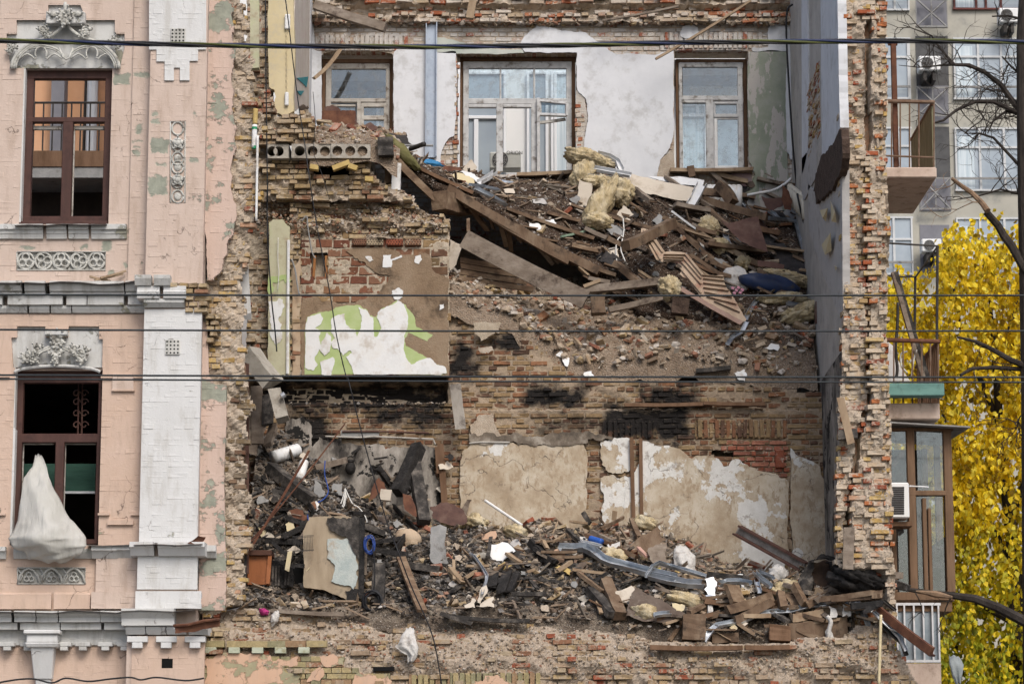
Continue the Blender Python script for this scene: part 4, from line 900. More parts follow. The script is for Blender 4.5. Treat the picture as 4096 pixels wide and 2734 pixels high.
sheet_px('plaster', 'L', [(1100,960),(1140,1010),(1330,1105),(1360,1200),(1462,1275),(1475,1560),(1475,2060),(1110,2060),(1120,1700),(1095,1500),(1105,1200)], SPINE - .048, .055, 'plaster_old', BW, .02, .05)
sheet_px('plaster', 'F', [(560,640),(600,545),(640,482),(820,490),(822,535),(1140,545),(1160,580),(1300,560),(1545,565),(1555,800),(1650,1010),(1640,1200),(560,1200)], SPINE - .04, .05, 'plaster_burnt', BW, .04, .05)
sheet_px('plaster', 'F', [(380,340),(520,330),(580,420),(590,640),(570,760),(390,760)], SPINE - .05, .05, 'plaster_burnt', BW, .05, .05)
# flaking paper rim above the panels
sheet_px('torn_plaster', 'K', [(150,850),(300,840),(420,860),(540,850),(780,845),(1000,835),(1180,850),(1280,880),(1270,900),(1080,890),(1070,930),(760,935),(540,940),(500,905),(150,905)], SPINE - .06, .03, simple('plaster_scorched', (.03, .025, .02), (.16, .13, .10), 4, .9, .5, c3=(.42, .38, .32)), BW, .05, .04)
sheet_px('plaster', 'K', [(150,780),(230,700),(330,690),(380,830),(410,870),(150,900)], SPINE - .05, .06, 'mortar_pale', BW, .04, .05)
sheet_px('plaster', 'K', [(180,-20),(400,-20),(390,60),(330,70),(240,125),(215,80)], SPINE - .02, .03, 'mortar', BW, .03, .05)
sheet_px('plaster', 'K', [(225,175),(330,165),(345,200),(300,220),(235,210)], SPINE - .03, .03, 'mortar_pale', BW, .02, .04)
# lath posts nailed to the wall, pipe runs
for (k, a, b, w_) in (('K', (1422,880), (1440,1568), .055), ('K', (1495,885), (1502,1568), .05)):
    beam3(PC(k, *a, SPINE - .08), PC(k, *b, SPINE - .08), w_, .04, 'raw_timber', 'batten', parent=BW)
for (k, a, b, w_) in (('F', (1590,540), (1625,1010), .09), ('F', (1560,560), (1575,770), .05)):
    beam3(PC(k, *a, SPINE - .1), PC(k, *b, SPINE - .1), w_, .07, 'raw_timber', 'batten', parent=BW)
MB().tube([PC('F', x, y, SPINE - .1) for x, y in ((690,478),(960,488),(1060,480),(1300,490),(1535,500),(1550,540))], .012, 6).build('conduit', 'old_white_wood', BW)
MB().tube([PC('F', x, y, SPINE - .07) for x, y in ((820,442),(1100,440),(1500,452))], .014, 6).build('conduit', 'rust_dark', BW)
MB().tube([PC('K', x, y, SPINE - .06) for x, y in ((150,925),(240,916),(470,918))], .013, 6).build('conduit', 'old_white_wood', BW)
beam3(PC('F', 812, 458, SPINE - .04), PC('F', 1110, 462, SPINE - .04), .04, .10, 'slab_grey', 'sill', parent=BW)
beam3(PC('L', -200, 625, SPINE - .03), PC('L', 420, 618, SPINE - .03), .1, .05, 'raw_timber', 'wall_plate', parent=BW)
beam3(PC('L', 420, 612, SPINE - .05), PC('L', 900, 618, SPINE - .05), .1, .05, 'raw_timber', 'wall_plate', parent=BW)
# leaning charred posts on this wall
tag(beam3(PC('F', 1705, 70, 2.6), PC('F', 1750, 420, 2.7), .15, .17, simple('ash_timber', (.30, .265, .225), (.42, .385, .34), 5, .9, .5, stretch=(1,1,.3), dirt=((.12,.1,.085),3)), 'charred_post'), 'pale hanging beam end in front of the burnt wall with blackened tip', 'beam')
# ---- hollow-core slab
HS = thing('hollow_slab', 'broken hollow core concrete slab end with round holes under a heap of rubble', 'slab')
def hollow(x0, x1, z0, z1, y0, holes, r):
    mb = MB(); n = 16; zc = (z0 + z1) / 2; xs = [x0] + [(a + b) / 2 for a, b in zip(holes, holes[1:])] + [x1]
    for i, hx in enumerate(holes):
        a, b = xs[i], xs[i + 1]; V = []; yj = y0 + RND.uniform(-.02, .02)
        sq = [(b, zc), (b, z1), (hx, z1), (a, z1), (a, zc), (a, z0), (hx, z0), (b, z0)]
        outer = []
        for k_ in range(8):
            p, q = sq[k_], sq[(k_ + 1) % 8]; outer += [p, ((p[0] + q[0]) / 2, (p[1] + q[1]) / 2)]
        cir = [(hx + r * math.cos(2 * math.pi * j / n), zc + r * math.sin(2 * math.pi * j / n)) for j in range(n)]
        V = [(p[0], yj + RND.uniform(-.006, .006), p[1]) for p in outer] + [(p[0], yj, p[1]) for p in cir] + [(p[0], yj + 1.6, p[1]) for p in cir]
        F = [(j, (j + 1) % n, n + (j + 1) % n, n + j) for j in range(n)] + [(n + j, n + (j + 1) % n, 2 * n + (j + 1) % n, 2 * n + j) for j in range(n)] + [tuple(2 * n + j for j in range(n))]
        mb.add(V, F)
    V = [(x0, y0, z1), (x1, y0, z1), (x1, y0 + 3.4, z1), (x0, y0 + 3.4, z1), (x0, y0, z0), (x1, y0, z0), (x1, y0 + 3.4, z0), (x0, y0 + 3.4, z0)]
    mb.add(V, [(0, 1, 2, 3), (7, 6, 5, 4), (0, 3, 7, 4), (1, 5, 6, 2), (3, 2, 6, 7)]); return mb
simple('concrete', (.30, .275, .235), (.40, .37, .32), 7, .92, .8, 50, .012, dirt=((.21, .185, .15), 4))
YSL = 2.7
for (a, b, hs) in ((232, 402, (248, 322)), (424, 1042, (488, 588, 685, 783, 884, 980))):
    p0, p1 = PC('D', a, 1128, YSL), PC('D', b, 1240, YSL); hs = [PC('D', h, 1170, YSL)[0] for h in hs]
    hs[0] = max(hs[0], p0[0] + .075); hollow(p0[0], p1[0], p1[2], p0[2], YSL, hs, .074).build('slab', 'concrete', HS)

# ================================================================== rear wall
RW = thing('rear_wall', 'whitewashed rear wall of the open top storey with three wooden windows', 'wall')
xa, xb = xat(1225, 300, REAR), xat(3195, 300, REAR); ZR0 = zat(1000, REAR)
WIN = [Zp(p, REAR) for p in ([(1284,520),(1572,520),(1572,215),(1520,205),(1330,205),(1284,215)], [(1828,700),(2306,700),(2306,212),(1828,212)], [(2696,690),(2994,690),(2992,205),(2940,196),(2750,196),(2697,205)])]
wb = [(min(q[0] for q in w_), max(q[0] for q in w_), min(q[1] for q in w_), max(q[1] for q in w_)) for w_ in WIN]
mb = MB(); edges = [xa] + [e for b in wb for e in (b[0], b[1])] + [xb]
for i in range(0, len(edges), 2): mb.span(edges[i], edges[i + 1], REAR + .05, REAR + .55, 5.0, 15.6)
for b in wb: mb.span(b[0], b[1], REAR + .05, REAR + .55, b[3], 15.6); mb.span(b[0], b[1], REAR + .05, REAR + .55, 5.0, b[2])
mb.build('masonry', 'mortar_pale', RW)
zsp = zat(98, REAR)
brick_wall(RW, [rect_xz(xa, ZR0, xb, zsp)] + WIN, REAR, 'brick_washed', D=.1, jy=.004, rot=.006, chip=.012, jit=.002, bev=.004, nparts=150, seed=51, prefer=lambda it: it[2])
fill_sheet(RW, [rect_xz(xa, ZR0, xb, zsp)] + WIN, REAR + .014, 'mortar_pale')
# broken band above with a rubble ledge
top_y = lambda x, z: -.14 + .08 * wn(x * 2, z * 4) + (.13 if zat(62, REAR) < z < zat(30, REAR) else 0)
TB = [rect_xz(xa, zsp, xb, 15.4)]
brick_wall(RW, TB, REAR - .02, 'brick_rear_top', D=.25, jy=.035, rot=.03, chip=.02, jit=.003, bev=.004, nparts=150, yfun=top_y, seed=52, miss=lambda x, z, r: r.random() < .14)
mortar_grid(RW, TB, REAR + .05, 'mortar_pale', .08, .05, yfun=top_y, seed=13)
for i, b in enumerate(wb):
    if i == 1: continue
    zt = b[3]; brick_wall(RW, [rect_xz(b[0] - .25, zt + .005, b[1] + .25, zt + .30)], REAR - .025, 'brick_washed', L=.068, H=.27, D=.3, J=.01, jy=.006, rot=.012, bond='running', chip=.015, jit=.003, bev=.004, nparts=20, seed=53 + i)
# lintel soffits of rough brick
for i, b in enumerate(wb):
    brick_wall(RW, [rect_xz(b[0], b[3] - .002, b[1], b[3] + .12)], REAR + .02, 'brick_base', L=.068, H=.08, D=.22, J=.012, jy=.01, rot=.01, bond='running', nparts=0, seed=60 + i, bev=.005)
# plaster of the rear wall
R3 = REAR - .032
def rsheet(pts, mat='plaster_white', d=R3, th=.03, amp=.02): return sheet_px('plaster', 'Z', pts, d, th, mat, RW, amp, .06)
rsheet([(1236,-30),(1262,-30),(1258,200),(1286,205),(1286,520),(1250,560),(1236,560)])
rsheet([(1576,208),(1600,196),(1700,192),(1712,205),(1716,640),(1560,640),(1576,560),(1573,400)])
rsheet([(1740,208),(1824,206),(1826,400),(1818,540),(1790,560),(1768,600),(1762,650),(1738,650)])
rsheet([(1738,150),(1830,165),(1900,190),(2090,200),(2096,212),(1740,210)], simple('plaster_mint', (.38, .42, .37), (.46, .47, .42), 4, .9, .4))
rsheet([(2083,170),(2116,128),(2167,89),(2203,110),(2244,122),(2330,128),(2366,150),(2402,168),(2440,205),(2480,218),(2620,220),(2694,200),(2696,380),(2696,520),(2680,590),(2640,640),(2625,720),(2340,720),(2338,600),(2352,480),(2345,400),(2310,360),(2308,210),(2100,208)])
rsheet([(2720,130),(2730,108),(2760,98),(2790,110),(2797,130),(2780,152),(2745,155),(2722,145)])
rsheet([(3070,130),(3085,100),(3140,85),(3180,100),(3180,205),(3010,205),(3010,190),(3072,190)])
rsheet([(2994,208),(3150,206),(3150,640),(3165,740),(3165,860),(2960,860),(2940,800),(2985,760),(3020,700),(2996,640)], 'plaster_damp')
rsheet([(3145,205),(3192,205),(3192,620),(3165,640),(3148,600)], 'plaster_white', R3 - .004)
rsheet([(2925,690),(3000,690),(3012,735),(2980,745),(2940,715)], simple('plaster_pink', (.42, .27, .29), (.5, .38, .38), 5, .85, .3), R3 - .003)
rsheet([(2640,640),(2690,600),(2696,690),(2650,760),(2620,760)], 'mortar_pale', R3 + .01)
rsheet([(2305,360),(2340,390),(2350,480),(2335,600),(2338,700),(2305,700)], simple('plaster_rough', (.40, .36, .31), (.50, .46, .41), 8, .92, .9, 40, .02), R3 + .016)
brick_wall(RW, [Zp([(2303,380),(2335,400),(2330,640),(2303,640)], REAR - .03)], REAR - .03, 'brick_rear_top', D=.06, jy=.006, rot=.02, nparts=0, seed=66, ragged=.02, bev=.005)
brick_wall(RW, [Zp([(1822,250),(1834,250),(1832,690),(1806,690),(1815,500)], REAR - .03)], REAR - .03, 'brick_rear_top', D=.06, jy=.006, rot=.02, nparts=0, seed=67, ragged=.02, bev=.005)
# galvanised channel standing on the wall
simple('galvanised', (.36, .38, .41), (.48, .50, .53), 6, .42, .2, 30, .004, metal=.55, dirt=((.26, .27, .28), 4))
simple('galvanised_blue', (.27, .31, .37), (.38, .43, .50), 5, .45, .2, 30, .004, metal=.4, dirt=((.22, .23, .25), 5))
p, q = PC('D', 1522, 160, R3 - .05), PC('D', 1525, 1230, R3 - .05); mb = MB()
mb.span(p[0] - .09, p[0] + .09, R3 - .02, R3 - .012, q[2], p[2]); mb.span(p[0] - .09, p[0] - .075, R3 - .10, R3 - .02, q[2], p[2]); mb.span(p[0] + .075, p[0] + .09, R3 - .10, R3 - .02, q[2], p[2])
tag(mb.build('steel_channel', 'galvanised_blue'), 'tall grey steel channel standing upright between the rear windows', 'profile')
# windows of the rear wall ------------------------------------------------
t = NT('window_glass', .06, .5); tr = t.n('ShaderNodeBsdfTransparent'); tr.inputs[0].default_value = (.80, .86, .88, 1)
gl = t.n('ShaderNodeBsdfGlossy'); gl.inputs['Roughness'].default_value = .05; gl.inputs[0].default_value = (.8, .85, .9, 1)
mx = t.n('ShaderNodeMixShader'); fr = t.n('ShaderNodeFresnel'); fr.inputs[0].default_value = 1.5
ds = t.n('ShaderNodeBsdfDiffuse'); ds.inputs[0].default_value = (.35, .36, .36, 1); m2 = t.n('ShaderNodeMixShader')
t.l(t.math('ADD', t.math('MULTIPLY', fr.outputs[0], 1.4), .04), mx.inputs[0]); t.l(tr.outputs[0], mx.inputs[1]); t.l(gl.outputs[0], mx.inputs[2])
t.l(t.math('MULTIPLY', t.step(t.noise(9, 7, .7), .42, .75), .34), m2.inputs[0]); t.l(mx.outputs[0], m2.inputs[1]); t.l(ds.outputs[0], m2.inputs[2])
t.l(m2.outputs[0], t.t.nodes['Material Output'].inputs[0]); MAT['window_glass'] = t.m
def pane(k, x0, y0, x1, y1, d, parent, mat='window_glass'):
    a, b = PC(k, x0, y0, d), PC(k, x1, y1, d); MB().span(a[0], b[0], d, d + .006, b[2], a[2]).build('pane', mat, parent)
def wgroup(label):
    o = thing('window', None, None); o.parent = RW; o['label'] = label; return o
YW = REAR + .22
g = wgroup('grey casement window with three top lights and an open vent pane')
frame_bars([(78,455,110,1340),(940,455,985,1340),(78,448,985,480)], 'H', YW + .02, YW + .12, 'raw_timber', 'lining', g)
frame_bars([(102,485,146,1345),(912,485,955,1345),(102,482,955,536),(108,770,950,815),(388,530,402,775),(652,530,668,775),(362,790,415,1345),(636,790,682,1345),(144,815,364,842),(415,815,638,842)], 'H', YW - .02, YW + .06, 'grey_white_wood', 'frame', g)
for b in ((146,534,388,772),(402,534,652,772),(668,534,912,772)): pane('H', *b, YW + .02, g)
# opened vent sash
def sash(pts, w_, k, d, dd, mat, parent, glass=True):
    q = [P(*c(k, x, y), d + e) for (x, y), e in zip(pts, dd)]; mb = MB()
    for a, b in zip(q, q[1:] + q[:1]): mb.tube([a, b], w_, 4)
    o = mb.build('sash', mat, parent)
    if glass: MB().prism(q, (0, .005, 0)).build('pane', 'window_glass', o)
sash([(702,790),(915,812),(912,905),(706,898)], .03, 'H', YW - .06, (0, -.2, -.2, 0), 'grey_white_wood', g)
frame_bars([(680,765,706,1345)], 'H', YW - .1, YW - .03, 'grey_white_wood', 'casement_stile', g)
beam3(PC('H', 706, 962, YW - .05), PC('H', 905, 935, YW - .15), .05, .04, 'old_white_wood', 'broken_rail', parent=g)
g = wgroup('cream casement window half buried by rusty sheet and rubble')
frame_bars([(662,470,692,1020),(1190,470,1222,1020),(662,462,1222,492)], 'D', YW + .02, YW + .12, 'raw_timber', 'lining', g)
frame_bars([(690,500,734,1030),(1162,500,1192,1030),(690,498,1192,540),(696,770,1190,800),(935,795,966,1030),(966,805,990,1030),(1146,805,1166,1030),(968,805,1160,838),(968,905,1160,940),(720,818,925,835),(720,820,745,1030)], 'D', YW - .02, YW + .06, 'old_white_wood', 'frame', g)
pane('D', 734, 540, 1162, 770, YW + .02, g); pane('D', 990, 838, 1146, 905, YW + .02, g); pane('D', 975, 940, 1160, 1040, YW + .02, g); pane('D', 745, 835, 920, 1000, YW + .02, g)
g = wgroup('grey casement window beside the damp green plaster')
frame_bars([(204,470,230,1320),(736,470,765,1320),(204,462,765,492)], 'O', YW + .02, YW + .12, 'raw_timber', 'lining', g)
frame_bars([(228,492,256,1325),(690,492,730,1325),(228,488,730,526),(232,750,728,786),(440,780,500,1325),(256,786,440,806),(498,800,512,905),(680,800,694,905),(500,798,694,816),(500,892,694,920)], 'O', YW - .02, YW + .06, 'grey_white_wood', 'frame', g)
frame_bars([(505,920,530,1325),(505,920,692,936),(505,1298,692,1325)], 'O', YW - .0, YW + .04, 'plaster_bright', 'casement', g)
pane('O', 256, 526, 688, 750, YW + .02, g); pane('O', 514, 816, 680, 892, YW + .02, g); pane('O', 530, 936, 690, 1300, YW + .02, g); pane('O', 258, 806, 440, 1318, YW + .03, g)
# timber window boards
for (k, a, b, l_) in (('O', (145,1342), (812,1336), 'split timber window board under the right rear window'), ('H', (515,1378), (1000,1355), 'thick split timber board under the centre rear window')):
    tag(beam3(PC(k, *a, REAR - .1), PC(k, *b, REAR - .1), .25, .055, 'fresh_wood', 'window_board', split=.03), l_, 'board')

# ================================================================== courtyard house seen through the rear windows
CH = thing('courtyard_house', 'white rendered courtyard house with white framed windows seen through the rear windows', 'building')
YC = 10.5
simple('white_render', (.66, .67, .66), (.72, .72, .71), 1.5, .9, .15); simple('upvc', (.70, .71, .72), (.76, .77, .78), 1, .35, .05)
simple('roof_dark', (.03, .028, .028), (.05, .046, .045), 5, .8, .3)
t = NT('blue_glass', .08, .6); MAT['blue_glass'] = t.out(t.ramp(t.noise(.7, 4), [(.3, (.24, .29, .34)), (.7, (.38, .43, .47))]))
t = NT('curtain', .9, .1); MAT['curtain'] = t.out(t.ramp(t.noise(6, 4, .5, t.scaled(t.pos, (5, 1, .15))), [(.35, (.42, .50, .55)), (.65, (.60, .66, .69))]))
MB().span(-7, 6, YC, YC + .4, 3, 19).build('wall', 'white_render', CH)
def cwin(k, x0, y0, x1, y1, bars, curtain=False):
    o = frame_bars([(x0, y0, x0 + 22, y1), (x1 - 22, y0, x1, y1), (x0, y0, x1, y0 + 22), (x0, y1 - 22, x1, y1)] + bars, k, YC - .1, YC - .02, 'upvc', 'window', CH)
    a, b = PC(k, x0 + 8, y0 + 8, YC - .05), PC(k, x1 - 8, y1 - 8, YC - .05); MB().span(a[0], b[0], YC - .045, YC - .01, b[2], a[2]).build('pane', 'curtain' if curtain else 'blue_glass', o)
cwin('H', 60, 560, 440, 1420, [(60,905,440,930),(186,935,222,1420)]); cwin('H', 600, 560, 770, 1420, []); cwin('H', 790, 560, 1060, 1420, [(815,560,838,1420)], True)
cwin('D', 640, 670, 1110, 1060, [(640,675,1110,700)]); cwin('O', 230, 810, 450, 1420, [(230,890,450,916),(360,810,385,890)], True); cwin('O', 500, 780, 760, 1420, [])
a, b = PC('D', 600, 500, YC - .6), PC('D', 1300, 650, YC - .6); MB().span(a[0], b[0], YC - .7, YC, b[2], a[2]).build('eaves', 'roof_dark', CH)
a, b = PC('O', 150, 480, YC - .6), PC('O', 800, 605, YC - .6); MB().span(a[0], b[0], YC - .7, YC, b[2], a[2]).build('eaves', 'roof_dark', CH)
# air conditioner outdoor unit with its lettering
AC = thing('air_conditioner', 'white outdoor unit lettered ORION behind the centre rear window', 'air conditioner')
YA = YC - .55
a, b = PC('H', 310, 1190, YA), PC('H', 556, 1322, YA); MB().span(a[0], b[0], YA, YA + .3, b[2], a[2]).build('casing', simple('ac_grey', (.44, .44, .40), (.5, .5, .46), 2, .6), AC, bevel=.02)
def fan(k, cx, cy, r, d, parent):
    pc_ = PC(k, cx, cy, d); mb = MB()
    for j in range(5): mb.tube([pc_ + np.array((rr * math.cos(t_), -.012, rr * math.sin(t_))) for rr in (r * (j + 1) / 5,) for t_ in [n * math.pi / 8 for n in range(17)]], .006, 4)
    for n in range(12): mb.tube([pc_ + np.array((0, -.012, 0)), pc_ + np.array((r * math.cos(n * math.pi / 6), -.012, r * math.sin(n * math.pi / 6)))], .004, 4)
    MB().prism([pc_ + np.array((r * math.cos(n * math.pi / 12), -.004, r * math.sin(n * math.pi / 12))) for n in range(24)], (0, .003, 0)).build('fan_opening_shade', 'roof_dark', parent); mb.build('fan_guard', 'slab_grey', parent)  # flat dark disc paints the shade behind the fan guard
fan('H', 393, 1252, .135, YA, AC)
def lettering(txt, p, size, mat, parent):
    cu = bpy.data.curves.new('lettering', 'FONT'); cu.body = txt; cu.size = size; cu.align_x = 'CENTER'; cu.extrude = .002
    tmp = bpy.data.objects.new('tmp', cu); COL.objects.link(tmp); dg = bpy.context.evaluated_depsgraph_get(); dg.update()
    me = bpy.data.meshes.new_from_object(tmp.evaluated_get(dg)); bpy.data.objects.remove(tmp); o = link('lettering', me, mat, parent); o.location = p; o.rotation_euler = (math.pi / 2, 0, 0); return o
lettering('ORION', PC('H', 506, 1210, YA - .008), .085, 'iron_dark', AC)

# ================================================================== right broken wall end and its side
EW = thing('end_wall', 'tall broken end of the right brick cross wall showing red and yellow bricks', 'wall')
EP = [(3352,-40),(3546,-40),(3548,250),(3545,600),(3552,850),(3560,1000),(3550,1120),(3552,1500),(3562,1700),(3568,1950),(3572,2200),(3584,2420),(3580,2600),(3420,2600),(3390,2450),(3350,2250),(3350,1950),(3352,1700),(3372,1500),(3372,1200),(3366,800),(3358,420)]
ep = Zp(EP, .1)
XI, XO = xat(3366, 900, .1), xat(3530, 900, .1)
crk = [(zat(py, .1), xat(px, py, .1)) for px, py in ((3475,-40),(3470,400),(3478,520),(3462,700),(3470,900),(3478,1000),(3470,1150),(3480,1600),(3430,1750),(3425,1850),(3400,1980),(3390,2150),(3420,2600))][::-1]
def crx(z): return float(np.interp(z, [q[0] for q in crk], [q[1] for q in crk]))
def ew_y(x, z):
    d = x - crx(z); low = .5 * min(1, max(0, (zat(2270, .1) - z) / .2)) * min(1, max(0, (XI + .5 - x) / .15)); hsh = math.sin(round(z / .155) * 12.99 + round(x / .13) * 78.2) * 437.5; return low + .07 * (hsh - math.floor(hsh) - .5) + .04 * wn(x * 5, z * 2.4) + .05 * math.sin(z * 3.1) * (1 if d > 0 else -1) + (.08 if d < 0 else 0) + (.25 if abs(d) < .022 + .02 * wn(1, z * 2) else 0) + (.06 if x > ep[2][0] - .12 else 0)
ew_it = brick_wall(EW, [ep], .04, 'brick_end', D=.2, jy=.02, jx=.006, rot=.015, yfun=ew_y, J=.009, ragged=.03, chip=.02, jit=.003, bev=.004, nparts=300, seed=71, miss=lambda x, z, r: r.random() < .07)
mortar_grid(EW, [ep], .058, 'mortar_pale', .035, .026, yfun=ew_y, seed=14)
MB().span(XI + .05, XO, .3, REAR + .5, zat(2330, .1), 15.6).span(XI + .05, XO, .85, REAR + .5, 0, zat(2330, .1)).build('masonry', 'brick_left', EW)
def side(pts, k, mat, th=.04, amp=.03, off=0, name='plaster', X=None):
    X = XI if X is None else X
    q = [PXp(*c(k, x, y), X - off) for x, y in pts]; return MB().prism(rough_poly(q, amp, .12), (th, 0, 0)).build(name, mat, EW)
MB().span(XI + .02, XI + .06, .36, REAR + .03, zat(1520, 3), 15.5).build('plaster', simple('plaster_greybrown', (.36, .33, .29), (.47, .44, .40), 2.2, .9, .4, 40, dirt=((.30, .28, .26), 2.5)), EW); MB().span(XI + .021, XI + .06, .36, SPINE + .3, 4.3, zat(1521, 3)).build('plaster', 'plaster_burnt', EW)  # dull grey-brown plaster with dirt above, burnt plaster below
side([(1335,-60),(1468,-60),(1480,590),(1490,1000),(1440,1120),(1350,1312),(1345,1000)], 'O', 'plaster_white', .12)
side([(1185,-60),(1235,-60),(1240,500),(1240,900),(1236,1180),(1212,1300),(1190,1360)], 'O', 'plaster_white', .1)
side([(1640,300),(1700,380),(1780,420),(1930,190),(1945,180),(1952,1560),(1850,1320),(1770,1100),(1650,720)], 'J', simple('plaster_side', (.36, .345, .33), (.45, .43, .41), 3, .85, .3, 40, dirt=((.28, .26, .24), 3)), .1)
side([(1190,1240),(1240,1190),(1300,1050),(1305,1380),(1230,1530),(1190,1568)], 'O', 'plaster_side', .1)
side([(1310,1330),(1440,1120),(1500,1020),(1510,1200),(1500,1320),(1400,1500),(1300,1600),(1280,1500)], 'O', simple('rotten', (.035, .022, .016), (.09, .06, .045), 9, .95, .9, 40, .02), .1, .08, .05, 'rotten_timber')
brick_wall(EW, [rect_xz(.2, 0, 1.75, zat(290, 3.2) - zat(580, 3.2))], 0, 'brick_end', D=.1, jy=.012, rot=.01, nparts=0, seed=73, bev=.005, jit=.003, chip=.02,
           xf=Matrix.Translation((XI - .0, 4.0, zat(580, 3.2))) @ Matrix.Rotation(-math.pi / 2, 4, 'Z') @ Matrix.Translation((-.2, 0, 0)))
for pl in ([(1745,540),(1815,520),(1800,640),(1770,610)], [(1840,460),(1880,560),(1895,650),(1850,640)], [(1760,850),(1840,740),(1850,900),(1790,940)], [(1875,1035),(1898,1050),(1885,1080)]):
    q = [PXp(*c('J', x, y), XI - .03 - .05 * (i % 2)) for i, (x, y) in enumerate(pl)]; MB().prism(q, (.004, 0, 0)).build('torn_paper', 'plaster_cream', EW)
# radiator hung on the side wall
t_ = simple('radiator_paint', (.50, .45, .36), (.58, .54, .45), 5, .5, .2)
RD = thing('radiator', 'cream cast iron radiator leaning against the side wall plaster', 'radiator')
for i in range(8):
    f = i / 7; p, q = P(*c('J', 1480 + 120 * f, 325 + 95 * f), 5.9 - 1.0 * f), P(*c('J', 1480 + 130 * f, 480 + 140 * f), 5.9 - 1.0 * f)
    MB().tube([p, p * .5 + q * .5, q], .045, 8).ell(p, (.05, .05, .045), None, 8, 6).build('fin', t_, RD, smooth=True)
RD2 = thing('radiator', 'white radiator half buried under the right rear window', 'radiator')
for i in range(7):
    p, q = PC('J', 760 + 43 * i, 330, REAR - .15), PC('J', 760 + 43 * i, 520, REAR - .15)
    MB().tube([p, q], .06, 8).ell(p, (.06, .05, .04), None, 8, 6).build('fin', 'plaster_bright', RD2, smooth=True)

# ================================================================== ground-floor wall under the collapse
GW = thing('ground_floor_wall', 'stepped remains of the ground floor brick front dusted with sand', 'wall')
GP = [(805,2440),(905,2432),(1000,2425),(1150,2440),(1500,2452),(1800,2470),(2300,2500),(2560,2540),(2620,2560),(3150,2570),(3200,2545),(3380,2545),(3430,2500),(3530,2490),(3560,2560),(3620,2640),(3680,2760),(3700,2860),(805,2860)]
gp = Zp(GP, 0)
zt_ = zat(2440, 0); zb_ = zat(2640, 0)
def gw_y(x, z):
    s_ = np.clip((z - zb_) / (zt_ - zb_), 0, 1.4); left = np.clip((-1.9 - x) / 1.2, 0, 1); fr = np.clip((x - 3.2) / .8, 0, 1)
    return float(s_ * .55 * (1 - .55 * left) * (1 - .5 * fr) + .05 * wn(x * 1.6, z * 5) + .03 * wn(x * 5, z * 3))
brick_wall(GW, [gp], 0, 'brick_base', D=.24, jy=.03, jx=.006, rot=.025, yfun=gw_y, ragged=.05, chip=.02, jit=.003, bev=.004, nparts=300, seed=81, miss=lambda x, z, r: r.random() < (.16 + .25 * max(0, wn(x * 1.3 + 2, z * 3))))
def gm_y(x, z):
    return gw_y(x, z) - .055 * max(0, wn(x * 1.2 + 1, z * 2.2)) - .02
mortar_grid(GW, [gp], .05, 'sand_dust', .04, .026, yfun=gm_y, seed=15)
core(GW, Zp([(805,2560),(3600,2640),(3700,2860),(3720,3400),(805,3400)], .3), .65, 1.0, 'mortar'); MB().span(-4.2, 5.4, .12, 1.0, 0, 3.4).build('plinth', 'mortar', GW)
# painted remains and dentils at its left
PW = px_poly('G', [(40,990),(160,985),(250,990),(830,995),(1000,1000),(1230,1010),(1240,1100),(1350,1130),(1400,1160),(1620,1170),(1620,1300),(40,1300)], -.02)
brick_wall(GW, [PW], -.03, 'brick_soldier', L=.262, H=.0695, J=.004, D=.1, jy=.003, rot=.003, bev=.003, jit=.001, chip=.006, nparts=0, seed=83, ragged=.02)
paintmat('patchy_pink', (.52, .33, .22), (.56, .38, .27), (.26, .24, .15), (.33, .30, .19), .55, patch_scale=2.6)
for pl in ([(45,1040),(190,990),(480,990),(600,1000),(620,1050),(840,1000),(830,1090),(700,1095),(740,1150),(860,1180),(850,1300),(45,1300)], [(1020,1010),(1230,1030),(1225,1090),(1070,1100)], [(1050,1110),(1060,1140),(1020,1220),(910,1230),(930,1190),(1000,1110)], [(1250,1300),(1330,1160),(1420,1165),(1600,1180),(1640,1220),(1540,1300)]):
    sheet_px('paint_coat', 'G', pl, -.036, .006, 'patchy_pink', GW, .05, .05)
moulding(GW, prof('G', [(880,.07),(935,.07)]), XA('G', 50, 900), XA('G', 1088, 900), 'brick_soldier', 'dentil_course')
for i, xx in enumerate((95, 295, 495, 690, 890)):
    a, b = PC('G', xx - 48, 935, 0), PC('G', xx + 48, 987, 0); MB().span(a[0], b[0], -.075, .05, b[2], a[2]).build('dentil', simple('mint_paint', (.36, .39, .29), (.46, .48, .38), 7, .85, .4, dirt=((.27, .25, .15), 6)) if i in (0, 1) else MAT['mint_paint'], GW, bevel=.006)
# flat arches of soldier bricks at the bottom
for (k, x0, x1, yt, yb, n) in (('G', 1780, 2349, 1112, 1330, 1), ('M', 0, 832, 1418, 1640, 2)):
    a, b = PC(k, x0, yt, -.02), PC(k, x1, yb, -.02)
    brick_wall(GW, [rect_xz(a[0], b[2], b[0], a[2])], -.035 - .004 * n, 'brick_soldier', L=.068, H=.25, D=.3, J=.008, jy=.006, rot=.015, bond='running', chip=.012, jit=.003, bev=.004, nparts=0, seed=84 + n)
sheet_px('paint_coat', 'M', [(210,1530),(300,1540),(320,1490),(430,1480),(500,1540),(590,1560),(600,1640),(200,1640)], -.052, .006, 'patchy_pink', GW, .04, .05)
a, b = PC('G', 1480, 1100, .0), PC('G', 1660, 1135, .0); MB().span(a[0], b[0], -.045, .03, b[2], a[2]).build('cavity_shade', 'void_black', GW)  # black block on the wall face paints the shade of a cavity
# timber plates in the wall head
for (k, a, b) in (('N', (0,1148), (790,1150)), ('N', (812,1150), (1190,1146))):
    beam3(PC(k, *a, -.0), PC(k, *b, .0), .14, .06, 'raw_timber', 'wall_plate', parent=GW)
